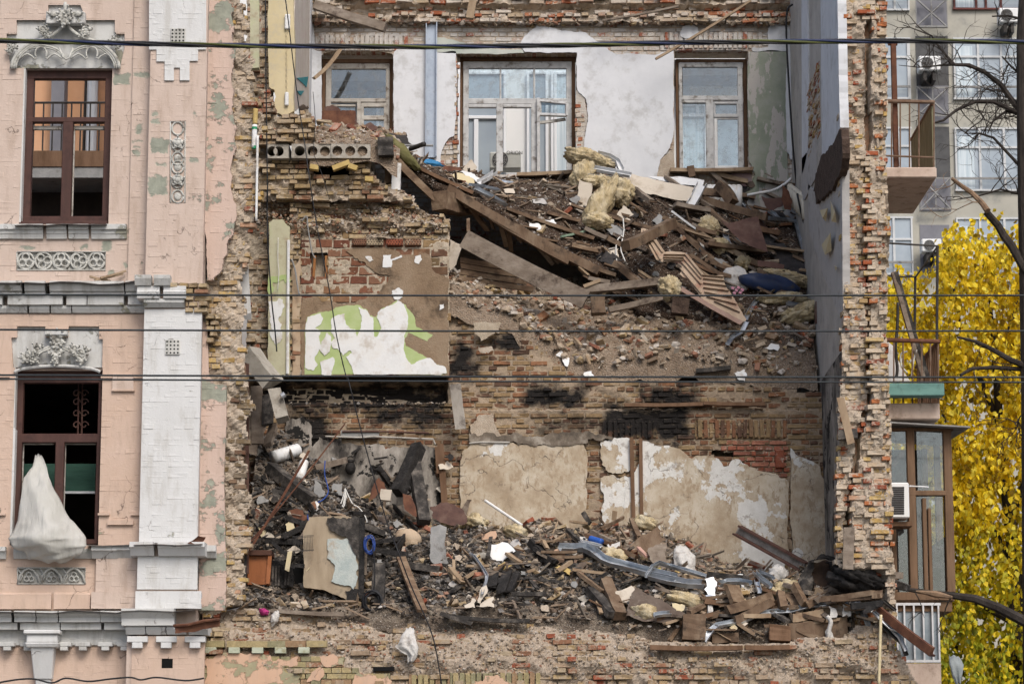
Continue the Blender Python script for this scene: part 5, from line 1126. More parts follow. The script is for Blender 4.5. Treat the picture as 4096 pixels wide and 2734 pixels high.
# ================================================================== rubble heaps
def vnoise(x, y, seed=0):
    x = np.asarray(x, float); y = np.asarray(y, float); xi = np.floor(x).astype(int); yi = np.floor(y).astype(int); fx, fy = x - xi, y - yi
    fx = fx * fx * (3 - 2 * fx); fy = fy * fy * (3 - 2 * fy)
    def h(a, b): 
        n = (a * 374761393 + b * 668265263 + seed * 974711) & 0x7fffffff; n = ((n ^ (n >> 13)) * 1274126177) & 0x7fffffff; return (n & 0xffff) / 32768.0 - 1
    return (h(xi, yi) * (1 - fx) + h(xi + 1, yi) * fx) * (1 - fy) + (h(xi, yi + 1) * (1 - fx) + h(xi + 1, yi + 1) * fx) * fy
def fbm(x, y, seed=0, oct_=4): return sum(vnoise(x * 2 ** k, y * 2 ** k, seed + k) / 2 ** k for k in range(oct_))
class Heap:
    def __init__(s, ctrl, amp=.06, freq=2.2, seed=1, sm=.002):
        pts = np.array([P(a, b, d) for a, b, d in ctrl]); s.xy = pts[:, :2]; n = len(pts); s.amp, s.freq, s.seed = amp, freq, seed
        K = s.k(s.xy, s.xy) + np.eye(n) * sm; Q = np.hstack([np.ones((n, 1)), s.xy]); A = np.block([[K, Q], [Q.T, np.zeros((3, 3))]])
        s.w = np.linalg.solve(A, np.concatenate([pts[:, 2], np.zeros(3)]))
    @staticmethod
    def k(a, b):
        r = np.linalg.norm(a[:, None] - b[None], axis=2) + 1e-9; return r * r * np.log(r)
    def z(s, x, y):
        x = np.atleast_1d(np.asarray(x, float)); y = np.atleast_1d(np.asarray(y, float)); q = np.stack([x.ravel(), y.ravel()], 1)
        v = s.k(q, s.xy) @ s.w[:-3] + s.w[-3] + q @ s.w[-2:]
        return (v + s.amp * fbm(q[:, 0] * s.freq, q[:, 1] * s.freq, s.seed, 5)).reshape(x.shape)
    def mesh(s, name, label, mat, x0, x1, y0, y1, st=.035, mask=None, skirt=0):
        nx, ny = int((x1 - x0) / st), int((y1 - y0) / st); X, Y = np.meshgrid(np.linspace(x0, x1, nx), np.linspace(y0, y1, ny))
        Z = s.z(X, Y) - (0 if skirt else .3) * np.clip(1 - (Y - y0) / .14, 0, 1) ** 2; V = np.stack([X, Y, Z], 2).reshape(-1, 3); I = np.arange(nx * ny).reshape(ny, nx)
        q = np.stack([I[:-1, :-1], I[:-1, 1:], I[1:, 1:], I[1:, :-1]], 2).reshape(-1, 4)
        if mask is not None:
            cx_, cy_ = V[q].mean(1)[:, 0], V[q].mean(1)[:, 1]; q = q[mask(cx_, cy_)]
        used = np.unique(q); rm = -np.ones(len(V), int); rm[used] = np.arange(len(used)); s.dom = (x0, x1, y0, y1, mask)
        o = tag(link(name, mesh_np(name, V[used], rm[q], True), mat), label, 'rubble', kind='stuff'); 
        if skirt: md = o.modifiers.new('s', 'SOLIDIFY'); md.thickness = skirt; md.offset = -1
        return o
    def on(s, px, py, lo=None, hi=None):
        x0, x1, y0, y1, mask = s.dom; d = ray(px, py); ys = np.linspace(lo or y0, hi or y1, 240); t_ = (ys - CAM[1]) / d[1]; X = CAM[0] + d[0] * t_; Zr = CAM[2] + d[2] * t_
        h = s.z(X, ys) - Zr; ok = h > 0
        if mask is not None: ok &= mask(X, ys)
        i = int(np.argmax(ok)) if ok.any() else int(np.argmax(h)); return np.array((X[i], ys[i], Zr[i]))
    def sample(s, n, rnd, w_=None):
        x0, x1, y0, y1, mask = s.dom; X = rnd.uniform(x0, x1, n * 2); Y = rnd.uniform(y0, y1, n * 2)
        if mask is not None: k_ = mask(X, Y); X, Y = X[k_], Y[k_]
        X, Y = X[:n], Y[:n]; return np.stack([X, Y, s.z(X, Y)], 1)
def stone_tpl(seed, flat=1.0, long=1.0):
    bm = bmesh.new(); bmesh.ops.create_icosphere(bm, subdivisions=1, radius=.5); r = random.Random(seed)
    V = np.array([tuple(v.co * r.uniform(.62, 1.25)) for v in bm.verts]) * np.array((long, 1, flat)); F = np.array([[v.index for v in f.verts] for f in bm.faces]); bm.free(); return V, F
def box_tpl(seed, dim):
    r = random.Random(seed); V = np.array([(x, y, z) for x in (-.5, .5) for y in (-.5, .5) for z in (-.5, .5)]) * np.array(dim) * np.array([[r.uniform(.72, 1.15) for _ in range(3)] for _ in range(8)])
    return V, np.array([(0,1,3),(0,3,2),(4,6,7),(4,7,5),(0,4,5),(0,5,1),(2,3,7),(2,7,6),(0,2,6),(0,6,4),(1,5,7),(1,7,3)])
STN = [stone_tpl(i, .7) for i in range(8)]; FLK = [box_tpl(i, (1, .75, .12)) for i in range(6)] + [stone_tpl(40 + i, .16, 1.2) for i in range(5)]
BRK = [box_tpl(20 + i, (1, .55, .32)) for i in range(6)]; SPL = [box_tpl(60 + i, (1, .09, .06)) for i in range(5)]
def rand_rots(n, rnd, tilt=1.0):
    a = rnd.uniform(0, 2 * math.pi, n); b = rnd.normal(0, .5 * tilt, n); g = rnd.normal(0, .5 * tilt, n); R = np.empty((n, 3, 3))
    ca, sa, cb, sb, cg, sg = np.cos(a), np.sin(a), np.cos(b), np.sin(b), np.cos(g), np.sin(g)
    R[:, 0, 0] = ca * cb; R[:, 0, 1] = ca * sb * sg - sa * cg; R[:, 0, 2] = ca * sb * cg + sa * sg
    R[:, 1, 0] = sa * cb; R[:, 1, 1] = sa * sb * sg + ca * cg; R[:, 1, 2] = sa * sb * cg - ca * sg
    R[:, 2, 0] = -sb; R[:, 2, 1] = cb * sg; R[:, 2, 2] = cb * cg; return R
def scatter(name, label, mat, pos, sets, size, rnd, tilt=1.0, sink=.25, parent=None):
    """one mass of small fragments"""
    n = len(pos); S = size(n); R = rand_rots(n, rnd, tilt); pick = rnd.integers(0, len(sets), n); VV = []; FF = []; o = 0
    for k_, (V, F) in enumerate(sets):
        ix = np.where(pick == k_)[0]
        if not len(ix): continue
        W = np.einsum('nij,vj->nvi', R[ix], V) * S[ix][:, None, None] + (pos[ix] + np.array((0, 0, 1)) * (S[ix] * (.3 - sink))[:, None])[:, None, :]
        VV.append(W.reshape(-1, 3)); FF.append((F[None] + (np.arange(len(ix)) * len(V))[:, None, None] + o).reshape(-1, 3)); o += len(ix) * len(V)
    ob = link(name, mesh_np(name, np.concatenate(VV), np.concatenate(FF)), mat, parent)
    if parent is None: tag(ob, label, 'rubble', kind='stuff')
    else: ob['kind'] = 'stuff'
    return ob
def chipmat(name, cols, rough=.92, dustc=None, base=None):
    t = NT(name, rough, .15); col = t.ramp(t.rnd(), [(i / len(cols), cc) for i, cc in enumerate(cols)], 'CONSTANT')
    col = t.mix(.5, col, t.ramp(t.noise(26, 6, .7), [(.3, (.45, .43, .4)), (.7, (1.15, 1.12, 1.1))]), 'MULTIPLY')
    col = t.mix(.42, col, base or (.3, .25, .2))
    if dustc: col = t.mix(t.math('MULTIPLY', t.upmask(), .6), col, dustc)
    t.bump(t.noise(70, 5, .7), .5, .01); MAT[name] = t.out(col)
PLAS, BEI, WHT, GRY, DRK, BLK_, BRN = (.52, .48, .42), (.40, .33, .25), (.62, .60, .57), (.27, .26, .25), (.085, .07, .058), (.016, .015, .014), (.13, .085, .055)
BRK_R, BRK_O, BRK_Y = (.27, .085, .045), (.34, .15, .08), (.40, .30, .15)
chipmat('chips_soil', [BRN, DRK, BRN, WHT, BEI, DRK, GRY, PLAS, DRK, BRN, (.06, .045, .035), PLAS], base=(.07, .05, .037))
chipmat('chips_sand', [BEI, PLAS, BEI, BRK_O, BRN, BEI, PLAS, BRK_R, GRY, BRK_Y, BEI, WHT, BRN], base=(.29, .225, .165))
chipmat('chips_burnt', [DRK, BEI, GRY, BLK_, (.22, .19, .16), BRN, BLK_, GRY, (.30, .26, .21), DRK, BEI, BRN, PLAS, BLK_, (.2, .17, .14)], base=(.12, .10, .083))
chipmat('chips_char', [BLK_, DRK, GRY, BLK_, (.15, .14, .13), (.05, .046, .043), (.24, .22, .2)], base=(.05, .046, .042))
chipmat('chips_plaster', [PLAS, BEI, WHT, (.34, .29, .23), GRY, BEI, (.45, .40, .33)])
chipmat('chips_wood', [(.15, .09, .05), (.25, .16, .09), (.08, .05, .035), (.32, .22, .13), (.02, .018, .016), (.20, .13, .08)])
chipmat('chips_brick', [BRK_R, BRK_O, BRK_Y, (.36, .27, .18), BRK_Y, (.22, .11, .07), BEI], dustc=(.42, .35, .27))
def heapmat(name, cols, boxes=None, bcol=None, y=1.5):
    t = NT(name, .97, .1); b0 = t.ramp(t.noise(3.2, 9, .75), cols)
    if boxes: b0 = t.mix(t.boxmask(px_boxes(boxes, y), .2, .3, 2.5), b0, t.ramp(t.noise(6, 8, .75), bcol))
    sp_ = t.voro(38); b0 = t.mix(t.step(t.noise(55, 4, .7), .60, .66), b0, (.52, .48, .42))
    h = t.math('ADD', t.noise(28, 8, .75), t.math('MULTIPLY', sp_, .7)); t.bump(h, 1.0, .035); MAT[name] = t.out(b0)
heapmat('soil_brown', [(.3, (.028, .019, .014)), (.5, (.07, .047, .034)), (.68, (.125, .09, .067))])
heapmat('rubble_sand', [(.28, (.12, .085, .06)), (.46, (.24, .18, .13)), (.68, (.34, .27, .205))], [(2950, 1250, 3340, 1420)], [(.3, (.05, .04, .03)), (.6, (.14, .105, .08))], 3.6)
heapmat('rubble_mixed', [(.3, (.045, .036, .029)), (.48, (.14, .11, .085)), (.66, (.30, .25, .195))], [(1350, 2180, 1900, 2400), (1020, 2060, 1250, 2330), (1400, 1990, 1500, 2200)], [(.35, (.013, .012, .011)), (.6, (.07, .06, .05))], 1.5)

# upper heap: collapsed roof deck sloping to the front
def lin(px, tab): return np.interp(px, [a for a, _ in tab], [b for _, b in tab])
HU = Heap([(1560,655,3.9),(1800,752,3.9),(2100,905,4.0),(2400,1090,4.2),(2650,1180,4.0),(3000,1240,3.9),(3330,1290,3.8),
           (2600,1250,3.75),(2900,1275,3.75),(3200,1310,3.7),
           (1900,770,4.6),(2200,880,4.7),(2500,980,4.7),(2800,1040,4.7),(3050,1110,4.7),(3280,1150,4.7),
           (1700,650,5.4),(2000,750,5.5),(2300,800,5.5),(2600,830,5.5),(2900,900,5.5),(3200,980,5.5),
           (1700,660,6.5),(1900,690,6.5),(2200,705,6.5),(2500,705,6.5),(2800,760,6.5),(3000,850,6.5),(3150,900,6.5)], .09, 1.8, 5)
xe = [xat(a, b, d) for a, b, d in ((1540,650,3.9),(1800,752,3.9),(2100,905,4.0),(2400,1090,4.2),(2480,1150,4.0),(2560,1230,3.72),(3340,1290,3.70))]; ye = [3.9,3.9,4.0,4.2,4.0,3.72,3.7]
hu_mask = lambda x, y: y > np.interp(x, xe, ye)
HU.mesh('soil_slope', 'dark brown soil and rubbish slope on the collapsed upper floor', 'soil_brown', xe[0], XI - .02, 3.65, REAR + .02, .032, hu_mask, .13)
# lower apron of sand and brick over the wall head
HB = Heap([(1800,1240,2.95),(1950,1285,2.95),(2150,1410,2.95),(2300,1495,2.95),(2700,1505,2.95),(3000,1520,2.95),(3340,1530,2.95),(1800,1150,3.5),(2000,1200,3.5),(2300,1330,3.5),(2700,1360,3.4),(3000,1390,3.4),(3330,1420,3.4),
           (1800,1120,3.9),(2000,1165,3.9),(2300,1235,3.9),(2600,1240,3.9),(3000,1270,3.9),(3300,1300,3.9),(1800,1120,6.3),(2400,1180,6.3),(3200,1220,6.3)], .12, 2.4, 9)
HB.mesh('sand_slope', 'sandy slope of mortar and broken brick over the burnt wall head', 'rubble_sand', xat(1780,1250,3), XI - .02, 3.13, 6.4, .034)
# rubble on the slab
HT = Heap([(1035,580,2.72),(1200,590,2.72),(1350,575,2.72),(1480,572,2.72),(1560,600,2.72),(1100,545,3.4),(1300,530,3.4),(1500,540,3.4),(1250,520,5),(1500,520,5),(1250,525,6.4),(1560,540,6.4),(1620,650,3.2)], .06, 3, 12)
HT.mesh('slab_rubble', 'crumbled brick and mortar heaped on the hollow slab', 'rubble_sand', xat(1240,560,2.72), xat(1600,560,3.6), 2.72, 6.4, .04)
# lower heap between the street wall and the burnt wall
HL = Heap([(960,2425,.3),(1150,2435,.3),(1400,2440,.35),(1800,2445,.4),(2300,2470,.4),(2560,2500,.35),(2750,2545,.3),(3100,2555,.3),(3400,2500,.3),(3560,2470,.3),
           (1000,2330,.8),(1200,2400,.8),(1500,2390,.9),(1900,2360,.9),(2300,2380,.9),(2700,2400,.8),(3000,2440,.8),(3250,2370,.8),(3420,2340,.8),(3520,2360,.8),
           (990,2120,1.5),(1150,2100,1.5),(1330,2120,1.5),(1500,2230,1.5),(1800,2230,1.5),(2200,2240,1.5),(2600,2260,1.5),(3000,2330,1.5),(3350,2290,1.5),
           (1000,1900,2.2),(1150,1900,2.2),(1320,1960,2.2),(1450,2040,2.2),(1650,2120,2.2),(2000,2150,2.2),(2400,2150,2.2),(2800,2230,2.2),(3100,2300,2.2),(3350,2290,2.2),
           (1000,1740,2.95),(1130,1720,2.95),(1230,1800,2.95),(1330,1890,2.95),(1450,1980,2.95),(1600,2060,2.95),(1900,2110,2.95),(2300,2100,2.95),(2600,2140,2.95),(2800,2200,2.95),(3000,2290,2.95),(3340,2290,2.95)], .10, 2.4, 21)
HL.mesh('debris_heap', 'mixed grey and black rubble heap filling the burnt lower room', 'rubble_mixed', xat(955,2300,.3), XI + .1, .36, 2.96, .028)

rn = np.random.default_rng(3)
def sz(a, b, p=2.2): return lambda n: a + (b - a) * rn.random(n) ** p
def in_px(pos, rects):
    d = pos - CAM; dep = d[:, 1] * _c + d[:, 2] * _s; px = CX + FPX * d[:, 0] / dep; py = CY - FPX * (d[:, 2] * _c - d[:, 1] * _s) / dep; m = np.zeros(len(pos), bool)
    for a, b, c_, d_ in rects: m |= (px > a) & (px < c_) & (py > b) & (py < d_)
    return m
scatter('soil_crumbs', 'small crumbs of soil and plaster over the upper slope', 'chips_soil', HU.sample(9000, rn), STN + FLK[:3], sz(.010, .075, 3.5), rn)
scatter('plaster_crumbs', 'pale flakes of plaster strewn over the upper slope', 'chips_plaster', HU.sample(420, rn), FLK, sz(.03, .2, 2.8), rn, .9)
scatter('wood_splinters', 'wood splinters strewn over the upper slope', 'chips_wood', HU.sample(450, rn), SPL, sz(.08, .5, 2.4), rn, .7)
scatter('brick_crumbs', 'broken brick and mortar pieces over the sandy slope', 'chips_sand', HB.sample(9000, rn), STN + BRK + BRK, sz(.012, .16, 3.6), rn)
scatter('slab_crumbs', 'broken mortar pieces on the hollow slab', 'chips_sand', HT.sample(1500, rn), STN + BRK, sz(.015, .10, 2.4), rn)
scatter('heap_crumbs', 'small grey and black fragments covering the lower heap', 'chips_burnt', HL.sample(19000, rn), STN + FLK[:4] + BRK[:3], sz(.010, .085, 3.0), rn)
pl_ = HL.sample(2600, rn); scatter('pale_fragments', 'pale plaster fragments covering the lower heap', 'chips_plaster', pl_[in_px(pl_, [(1700,2100,3300,2450),(950,2330,1600,2440)])], FLK + STN[:3], sz(.02, .15, 3.2), rn, 1.0)
pl_ = HL.sample(14000, rn); scatter('ash_crumbs', 'grey ash and black charcoal pieces over the left of the lower heap', 'chips_char', pl_[in_px(pl_, [(980,1700,1900,2420),(1900,2250,2700,2420)])], STN + BRK, sz(.012, .12, 2.6), rn)
scatter('charred_splinters', 'charred and raw splinters over the lower heap', 'chips_wood', HL.sample(1000, rn), SPL, sz(.08, .5, 2.6), rn, .9)
pl_ = HL.sample(1000, rn); scatter('brick_fragments', 'broken brick pieces over the lower heap', 'chips_brick', pl_[in_px(pl_, [(1550,2050,2600,2420),(2600,2150,3300,2420),(960,2200,1250,2440)])], BRK + STN[:2], sz(.03, .15, 2.4), rn, 1.1)
# crumbs on the ledges of the ground-floor wall and on the stepped wall heads
gx = rn.uniform(gp[0][0] + .2, gp[-3][0] - .25, 6000); gz = rn.uniform(zat(2700, 0), zat(2430, 0), 6000)
gpos = np.array([(x, gm_y(x, z) + .03, z) for x, z in zip(gx, gz) if z < np.interp(x, [q[0] for q in gp[:15]], [q[1] for q in gp[:15]]) - .02 and (x > -2.4 or z > zat(2560, 0))])
scatter('ledge_crumbs', 'mortar crumbs caught on the ledges of the ground floor wall', 'chips_sand', gpos, STN, sz(.008, .05, 2.5), rn, sink=0)
mx_ = rn.uniform(MID[0][0], MID[5][0], 2600); mz = rn.uniform(zat(960, 3), zat(720, 3), 2600)
mpos = np.array([(x, 2.93 + mid_y(x, z), z) for x, z in zip(mx_, mz) if z < np.interp(x, [q[0] for q in MID[:6]], [q[1] for q in MID[:6]])])
scatter('wall_crumbs', 'mortar crumbs on the stepped top of the spine wall', 'chips_sand', mpos, STN + BRK[:2], sz(.012, .07, 2.5), rn, sink=0)
lx = rn.uniform(-3.4, -.8, 700); scatter('pocket_crumbs', 'grey crumbs lying in the burnt beam pocket', 'chips_burnt', np.stack([lx, rn.uniform(SPINE, SPINE + .3, 700), np.full(700, zr0 - .01)], 1), STN, sz(.015, .09, 2), rn)
rx_ = rn.uniform(xa, xb, 2200); scatter('band_crumbs', 'brick crumbs lying on the ledge above the rear windows', 'chips_sand', np.stack([rx_, rn.uniform(REAR - .12, REAR + .15, 2200), zat(98, REAR) + rn.uniform(-.02, .05, 2200)], 1), STN + BRK, sz(.02, .13, 2), rn)
# loose whole bricks
lbt = [brick_template(.25, .12, .065, .006, .004, 200 + i, .03) for i in range(5)]; LBM = []
for i, m_ in enumerate(('brick_base', 'brick_red', 'brick_end', 'brick_yellow', 'brick_burnt')):
    me = mesh_np('loose_brick', *lbt[i]); me.materials.append(MAT[m_]); LBM.append(me)
def loose(n, heap, label, group, rects=None, lift=.03, seed=1):
    r = np.random.default_rng(seed); pos = heap.sample(n * 6, r)
    if rects: pos = pos[in_px(pos, rects)]
    for p in pos[:n]:
        o = bpy.data.objects.new('loose_brick', LBM[r.integers(0, len(LBM))]); COL.objects.link(o); o.location = p + np.array((0, 0, lift))
        o.rotation_euler = (r.normal(0, .5), r.normal(0, .5), r.uniform(0, 6.28)); s_ = r.uniform(.7, 1.05); o.scale = (r.uniform(.45, 1), s_, s_); tag(o, label, 'brick', group, 'thing')
loose(150, HB, 'loose brick lying on the sandy slope above the burnt wall', 'loose bricks on the sandy slope', [(1800,1150,3340,1520)])
loose(110, HL, 'loose brick lying in the lower rubble heap', 'loose bricks in the lower heap', [(1000,2000,3350,2440)], seed=2)
loose(12, HT, 'loose brick lying on the hollow slab', 'loose bricks on the slab', seed=3)
loose(24, HU, 'loose brick half sunk in the dark upper slope', 'loose bricks on the upper slope', [(1800,700,3330,1250)], seed=4)
# ================================================================== named debris
simple('old_timber', (.085, .052, .032), (.15, .10, .065), 5, .9, .6, 40, .01, c3=(.22, .165, .115), stretch=(1, 1, .35), dirt=((.05, .035, .025), 4))
simple('grey_timber', (.115, .088, .067), (.20, .16, .125), 7, .9, .7, 40, .01, c3=(.29, .245, .20), stretch=(.5, 1, .9), dirt=((.06, .042, .032), 4))
simple('char', (.008, .0075, .007), (.02, .018, .017), 12, .7, .9, 40, .02, c3=(.05, .045, .042))
simple('char_ash', (.012, .011, .010), (.045, .04, .036), 8, .85, .8, 45, .015, c3=(.16, .14, .12))
simple('brown_wood', (.085, .052, .034), (.165, .11, .07), 9, .85, .6, 45, .01, c3=(.27, .20, .135), stretch=(.4, 1, .9), dirt=((.07, .042, .028), 5))
simple('parquet', (.33, .245, .17), (.43, .33, .24), 5, .75, .4, 60, .006, stretch=(1, 1, .4), dirt=((.30, .17, .12), 3))
simple('plasterboard', (.48, .42, .34), (.55, .49, .41), 3, .85, .3, 30, .006, dirt=((.38, .32, .25), 3))
simple('felt', (.018, .017, .018), (.04, .037, .037), 6, .85, .8, 25, .03, c3=(.07, .062, .058), dust=(.16, .13, .11))
simple('wool', (.50, .385, .20), (.62, .51, .32), 9, .98, 1.0, 40, .04, c3=(.70, .62, .46), dirt=((.33, .25, .14), 5), stretch=(1, 1, .4))
simple('zinc', (.42, .45, .48), (.58, .61, .64), 5, .32, .2, 25, .006, metal=.7, dirt=((.30, .31, .32), 4))
simple('white_tin', (.55, .56, .57), (.66, .67, .68), 5, .45, .2, 30, .004, dirt=((.40, .38, .36), 5))
simple('cloth_white', (.46, .44, .41), (.60, .58, .55), 5, .95, .7, 20, .03, dirt=((.30, .27, .24), 5))
simple('navy', (.012, .022, .06), (.02, .035, .09), 4, .5, .3, 30, .006, dirt=((.05, .045, .04), 5))
simple('cable_white', (.55, .54, .5), (.62, .61, .58), 4, .5, .1); simple('cable_blue', (.02, .05, .20), (.03, .07, .27), 4, .5, .1); simple('cable_black', (.012, .012, .014), (.02, .02, .022), 4, .5, .1)
simple('veneer', (.22, .075, .025), (.30, .11, .042), 4, .5, .2, 40, stretch=(1, 1, .3), dirt=((.10, .04, .02), 3))
simple('panel_brown', (.075, .052, .040), (.13, .10, .08), 5, .85, .5, 40, dirt=((.2, .17, .14), 6))
simple('sky_plaster', (.32, .37, .36), (.44, .47, .44), 6, .9, .7, 30, .012, dirt=((.36, .28, .2), 2.5))
HEAPS = dict(U=HU, B=HB, L=HL, T=HT)
def hp(h, k, x, y, lift=.05):
    if isinstance(h, (int, float)): return P(*c(k, x, y), h)
    p = HEAPS[h].on(*c(k, x, y)); return p + np.array((0, -lift * .8, lift * .6))
def B(name, label, cat, mat, h, k, a, b, w_, t_, roll=0, lift=.05, split=.03, hb=None, **kw):
    """timber / profile between two photographed ends"""
    p = hp(h, k, *a, lift); q = hp(hb if hb is not None else h, k, *b, lift); return beam3(p, q, w_, t_, mat, name, label, cat, roll, None, None, split, **kw)
def panel(name, label, cat, mat, d, k, pts, th=.015, slope=.4, amp=.02, seg=.08, parent=None, sx=0.0, lift=.06):
    """a broken board: outline at depth d (or resting on a heap), leaning back by slope"""
    cs = [c(k, *p) for p in pts]; cyb = max(q[1] for q in cs); cxm = sum(q[0] for q in cs) / len(cs)
    if not isinstance(d, (int, float)): d = HEAPS[d].on(cxm, cyb)[1] - lift
    sc = FPX / 38.0; q = [P(a, b, d + slope * (cyb - b) / sc + sx * (a - cxm) / sc) for a, b in cs]; rp = rough_poly(q, amp, seg) if amp else q
    o = MB().prism(rp, (0, th, 0)).build(name, mat, parent); return tag(o, label, cat) if label else o
def lump(name, label, cat, mat, p, rad, R=(0, 0, 0), rough=.18, nu=20, nv=14, seed=0, parent=None, jag=.5):
    mb = MB().ell((0, 0, 0), (1, 1, 1), None, nu, nv); V = np.array(mb.v); r = np.random.default_rng(seed)
    ph = r.uniform(0, 6.28, (6, 3)); fr = r.uniform(1.5, 7, (6, 3)); n = sum(np.sin(V @ fr[i] + ph[i][0]) / (1 + i * .4) for i in range(6)) / 3
    V = V * (1 + rough * n + rough * jag * r.uniform(-1, 1, len(V)))[:, None]; V = (V * np.array(rad)) @ rotmat(*R).T + np.array(p); mb.v = [tuple(v) for v in V]; o = mb.build(name, mat, parent, smooth=True); return tag(o, label, cat) if label else o
def strip(name, label, cat, mat, h, k, pts, w_=.07, t_=.025, lift=.09, thick=.004):
    w_ *= .66; t_ *= .8
    """folded sheet-metal channel following photographed points"""
    q = [hp(h, k, *p, lift) if len(p) == 2 else P(*c(k, *p[:2]), p[2]) for p in pts]; mb = MB(); n = len(q); V = []
    for i, p in enumerate(q):
        a, b = q[max(0, i - 1)], q[min(n - 1, i + 1)]; t0 = (b - a) / (np.linalg.norm(b - a) + 1e-9); s_ = np.cross(t0, (0, -.75, .65)); s_ /= np.linalg.norm(s_) + 1e-9; u = np.cross(s_, t0)
        for (e, f) in ((-.5, 1), (-.5, 0), (.5, 0), (.5, 1)): V.append(p + s_ * e * w_ + u * f * t_ * 1.6 + RND.uniform(-.006, .006))
    F = [(i*4+j, i*4+j+1, i*4+j+5, i*4+j+4) for i in range(n - 1) for j in range(3)]
    o = mb.add(V, F).build(name, mat); md = o.modifiers.new('s', 'SOLIDIFY'); md.thickness = thick; return tag(o, label, cat)
def wire(name, label, cat, mat, pts, r=.008, n=6, sub=6):
    """cable through points (Catmull-Rom)"""
    q = [np.array(p, float) for p in pts]; out = []
    for i in range(len(q) - 1):
        p0, p1, p2, p3 = q[max(0, i-1)], q[i], q[i+1], q[min(len(q)-1, i+2)]
        for j in range(sub):
            t = j / sub; out.append(.5 * (2*p1 + (p2-p0)*t + (2*p0-5*p1+4*p2-p3)*t*t + (3*p1-p0-3*p2+p3)*t**3))
    out.append(q[-1]); o = MB().tube(out, r, n).build(name, mat, smooth=True); return tag(o, label, cat) if label else o

# ---- collapsed deck and its timbers (upper left of the slope)
B('plank', 'wide weathered plank leaning down across the dark gap', 'plank', 'grey_timber', 3.55, 'I', (120,790), (1230,1345), .06, .27, hb=3.2, n=10)
B('deck_board', 'long dark board along the front edge of the sagging deck', 'board', 'old_timber', 3.86, 'I', (-30,345), (1340,1090), .10, .13, hb=4.1, n=12, warp=.015)
B('deck_board', 'second dark board under the front edge of the sagging deck', 'board', 'old_timber', 3.9, 'I', (120,440), (1070,1005), .10, .10, hb=4.05, n=10, warp=.012)
B('deck_board', 'split board end below the sagging deck near the slab', 'board', 'brown_wood', 3.7, 'D', (1240,1250), (1560,1568), .12, .10, hb=3.7, n=8)
B('deck_board', 'rust brown board on the upper edge of the sagging deck', 'board', 'raw_timber', 3.9, 'D', (1240,1230), (1850,1520), .14, .05, hb=4.0, n=8)
B('deck_board', 'thin board lying along the middle of the dark slope', 'board', 'old_timber', 'U', 'I', (490,545), (1290,820), .12, .05)
B('beam_end', 'squared timber end with torn grain at the left of the gap', 'beam', 'brown_wood', 3.6, 'E', (1478,185), (1690,235), .25, .27, hb=4.4)
B('stud', 'upright stud standing in the left of the gap', 'stud', 'brown_wood', 3.65, 'I', (163,600), (165,745), .05, .05)
B('stud', 'dark upright stud under the slab edge', 'stud', 'old_timber', 3.3, 'D', (1185,1255), (1190,1450), .12, .12)
B('stud', 'white painted jamb piece standing under the slab edge', 'stud', 'plaster_bright', 3.2, 'D', (1250,1265), (1240,1520), .13, .15, split=.05)
for i, (a, b, l_) in enumerate((((90,985), (560,1055), 'topmost slat of the pile in the gap'), ((85,1035), (720,1130), 'second slat from the top of the pile in the gap'), ((88,1090), (700,1185), 'third slat from the top of the pile in the gap'), ((82,1145), (760,1250), 'lowest slat of the pile in the gap'))):
    B('slat', l_, 'slat', 'brown_wood', 3.75, 'I', a, b, .05, .075, hb=3.7)
panel('plasterboard_sheet', 'dusty plasterboard sheet standing behind the slats in the gap', 'board', 'plasterboard', 4.0, 'I', [(0,800),(110,860),(60,1000),(0,1080)], slope=.1)
B('post_stump', 'splintered post stump under the leaning plank', 'post', 'old_timber', 3.1, 'I', (1320,1290), (1335,1500), .2, .2, split=.08)
B('post_stump', 'shaggy rotten post stump hanging below the parquet', 'post', 'rotten', 3.15, 'J', (505,1300), (480,1510), .24, .22, split=.1)
B('timber', 'long grey timber lying level in front of the dark slope', 'beam', 'grey_timber', 3.75, 'I', (1200,1250), (1960,1165), .14, .11, hb=3.7)
B('timber', 'short splintered timber across the level grey timber', 'beam', 'fresh_wood', 3.68, 'I', (1195,1222), (1350,1165), .06, .05)
B('timber', 'sloping timber below the level grey timber', 'beam', 'grey_timber', 3.45, 'I', (1410,1435), (1900,1320), .12, .08, hb=3.5)
B('timber', 'broken joist end rising under the parquet sheet', 'beam', 'old_timber', 3.5, 'J', (0,860), (430,650), .16, .14, hb=4.4)
B('timber', 'tawny board beside the ridge of the dark slope', 'board', 'fresh_wood', 'U', 'J', (230,760), (420,650), .16, .05)
B('timber', 'long tawny board running down from the ridge', 'board', 'brown_wood', 'U', 'J', (430,690), (900,1130), .12, .07, lift=.1)
B('timber', 'thin dark lath below the long tawny board', 'lath', 'old_timber', 3.85, 'J', (580,925), (900,1140), .04, .05, hb=3.7)
B('timber', 'thin white batten lying down the dark slope', 'lath', 'plaster_bright', 'U', 'J', (415,585), (775,840), .03, .025, lift=.09)
B('timber', 'brown lath lying level below the beige boards', 'lath', 'brown_wood', 'U', 'I', (860,580), (1165,660), .09, .05)
B('lath', 'green painted lath on the dark slope', 'lath', simple('green_lath', (.16, .24, .17), (.25, .33, .25), 6, .8, .3), 'U', 'I', (990,798), (1320,718), .05, .03)
B('lath', 'small striped lath on the dark slope', 'lath', 'fresh_wood', 'U', 'I', (1165,900), (1310,903), .05, .02)
B('beam', 'broken curved beam rearing up before the buried radiator', 'beam', 'old_timber', 6.0, 'J', (830,300), (975,500), .14, .16, hb=5.8, warp=-.06, split=.09)
B('beam', 'dark beam lying level left of the curved beam', 'beam', 'old_timber', 6.1, 'J', (690,372), (885,388), .1, .12)
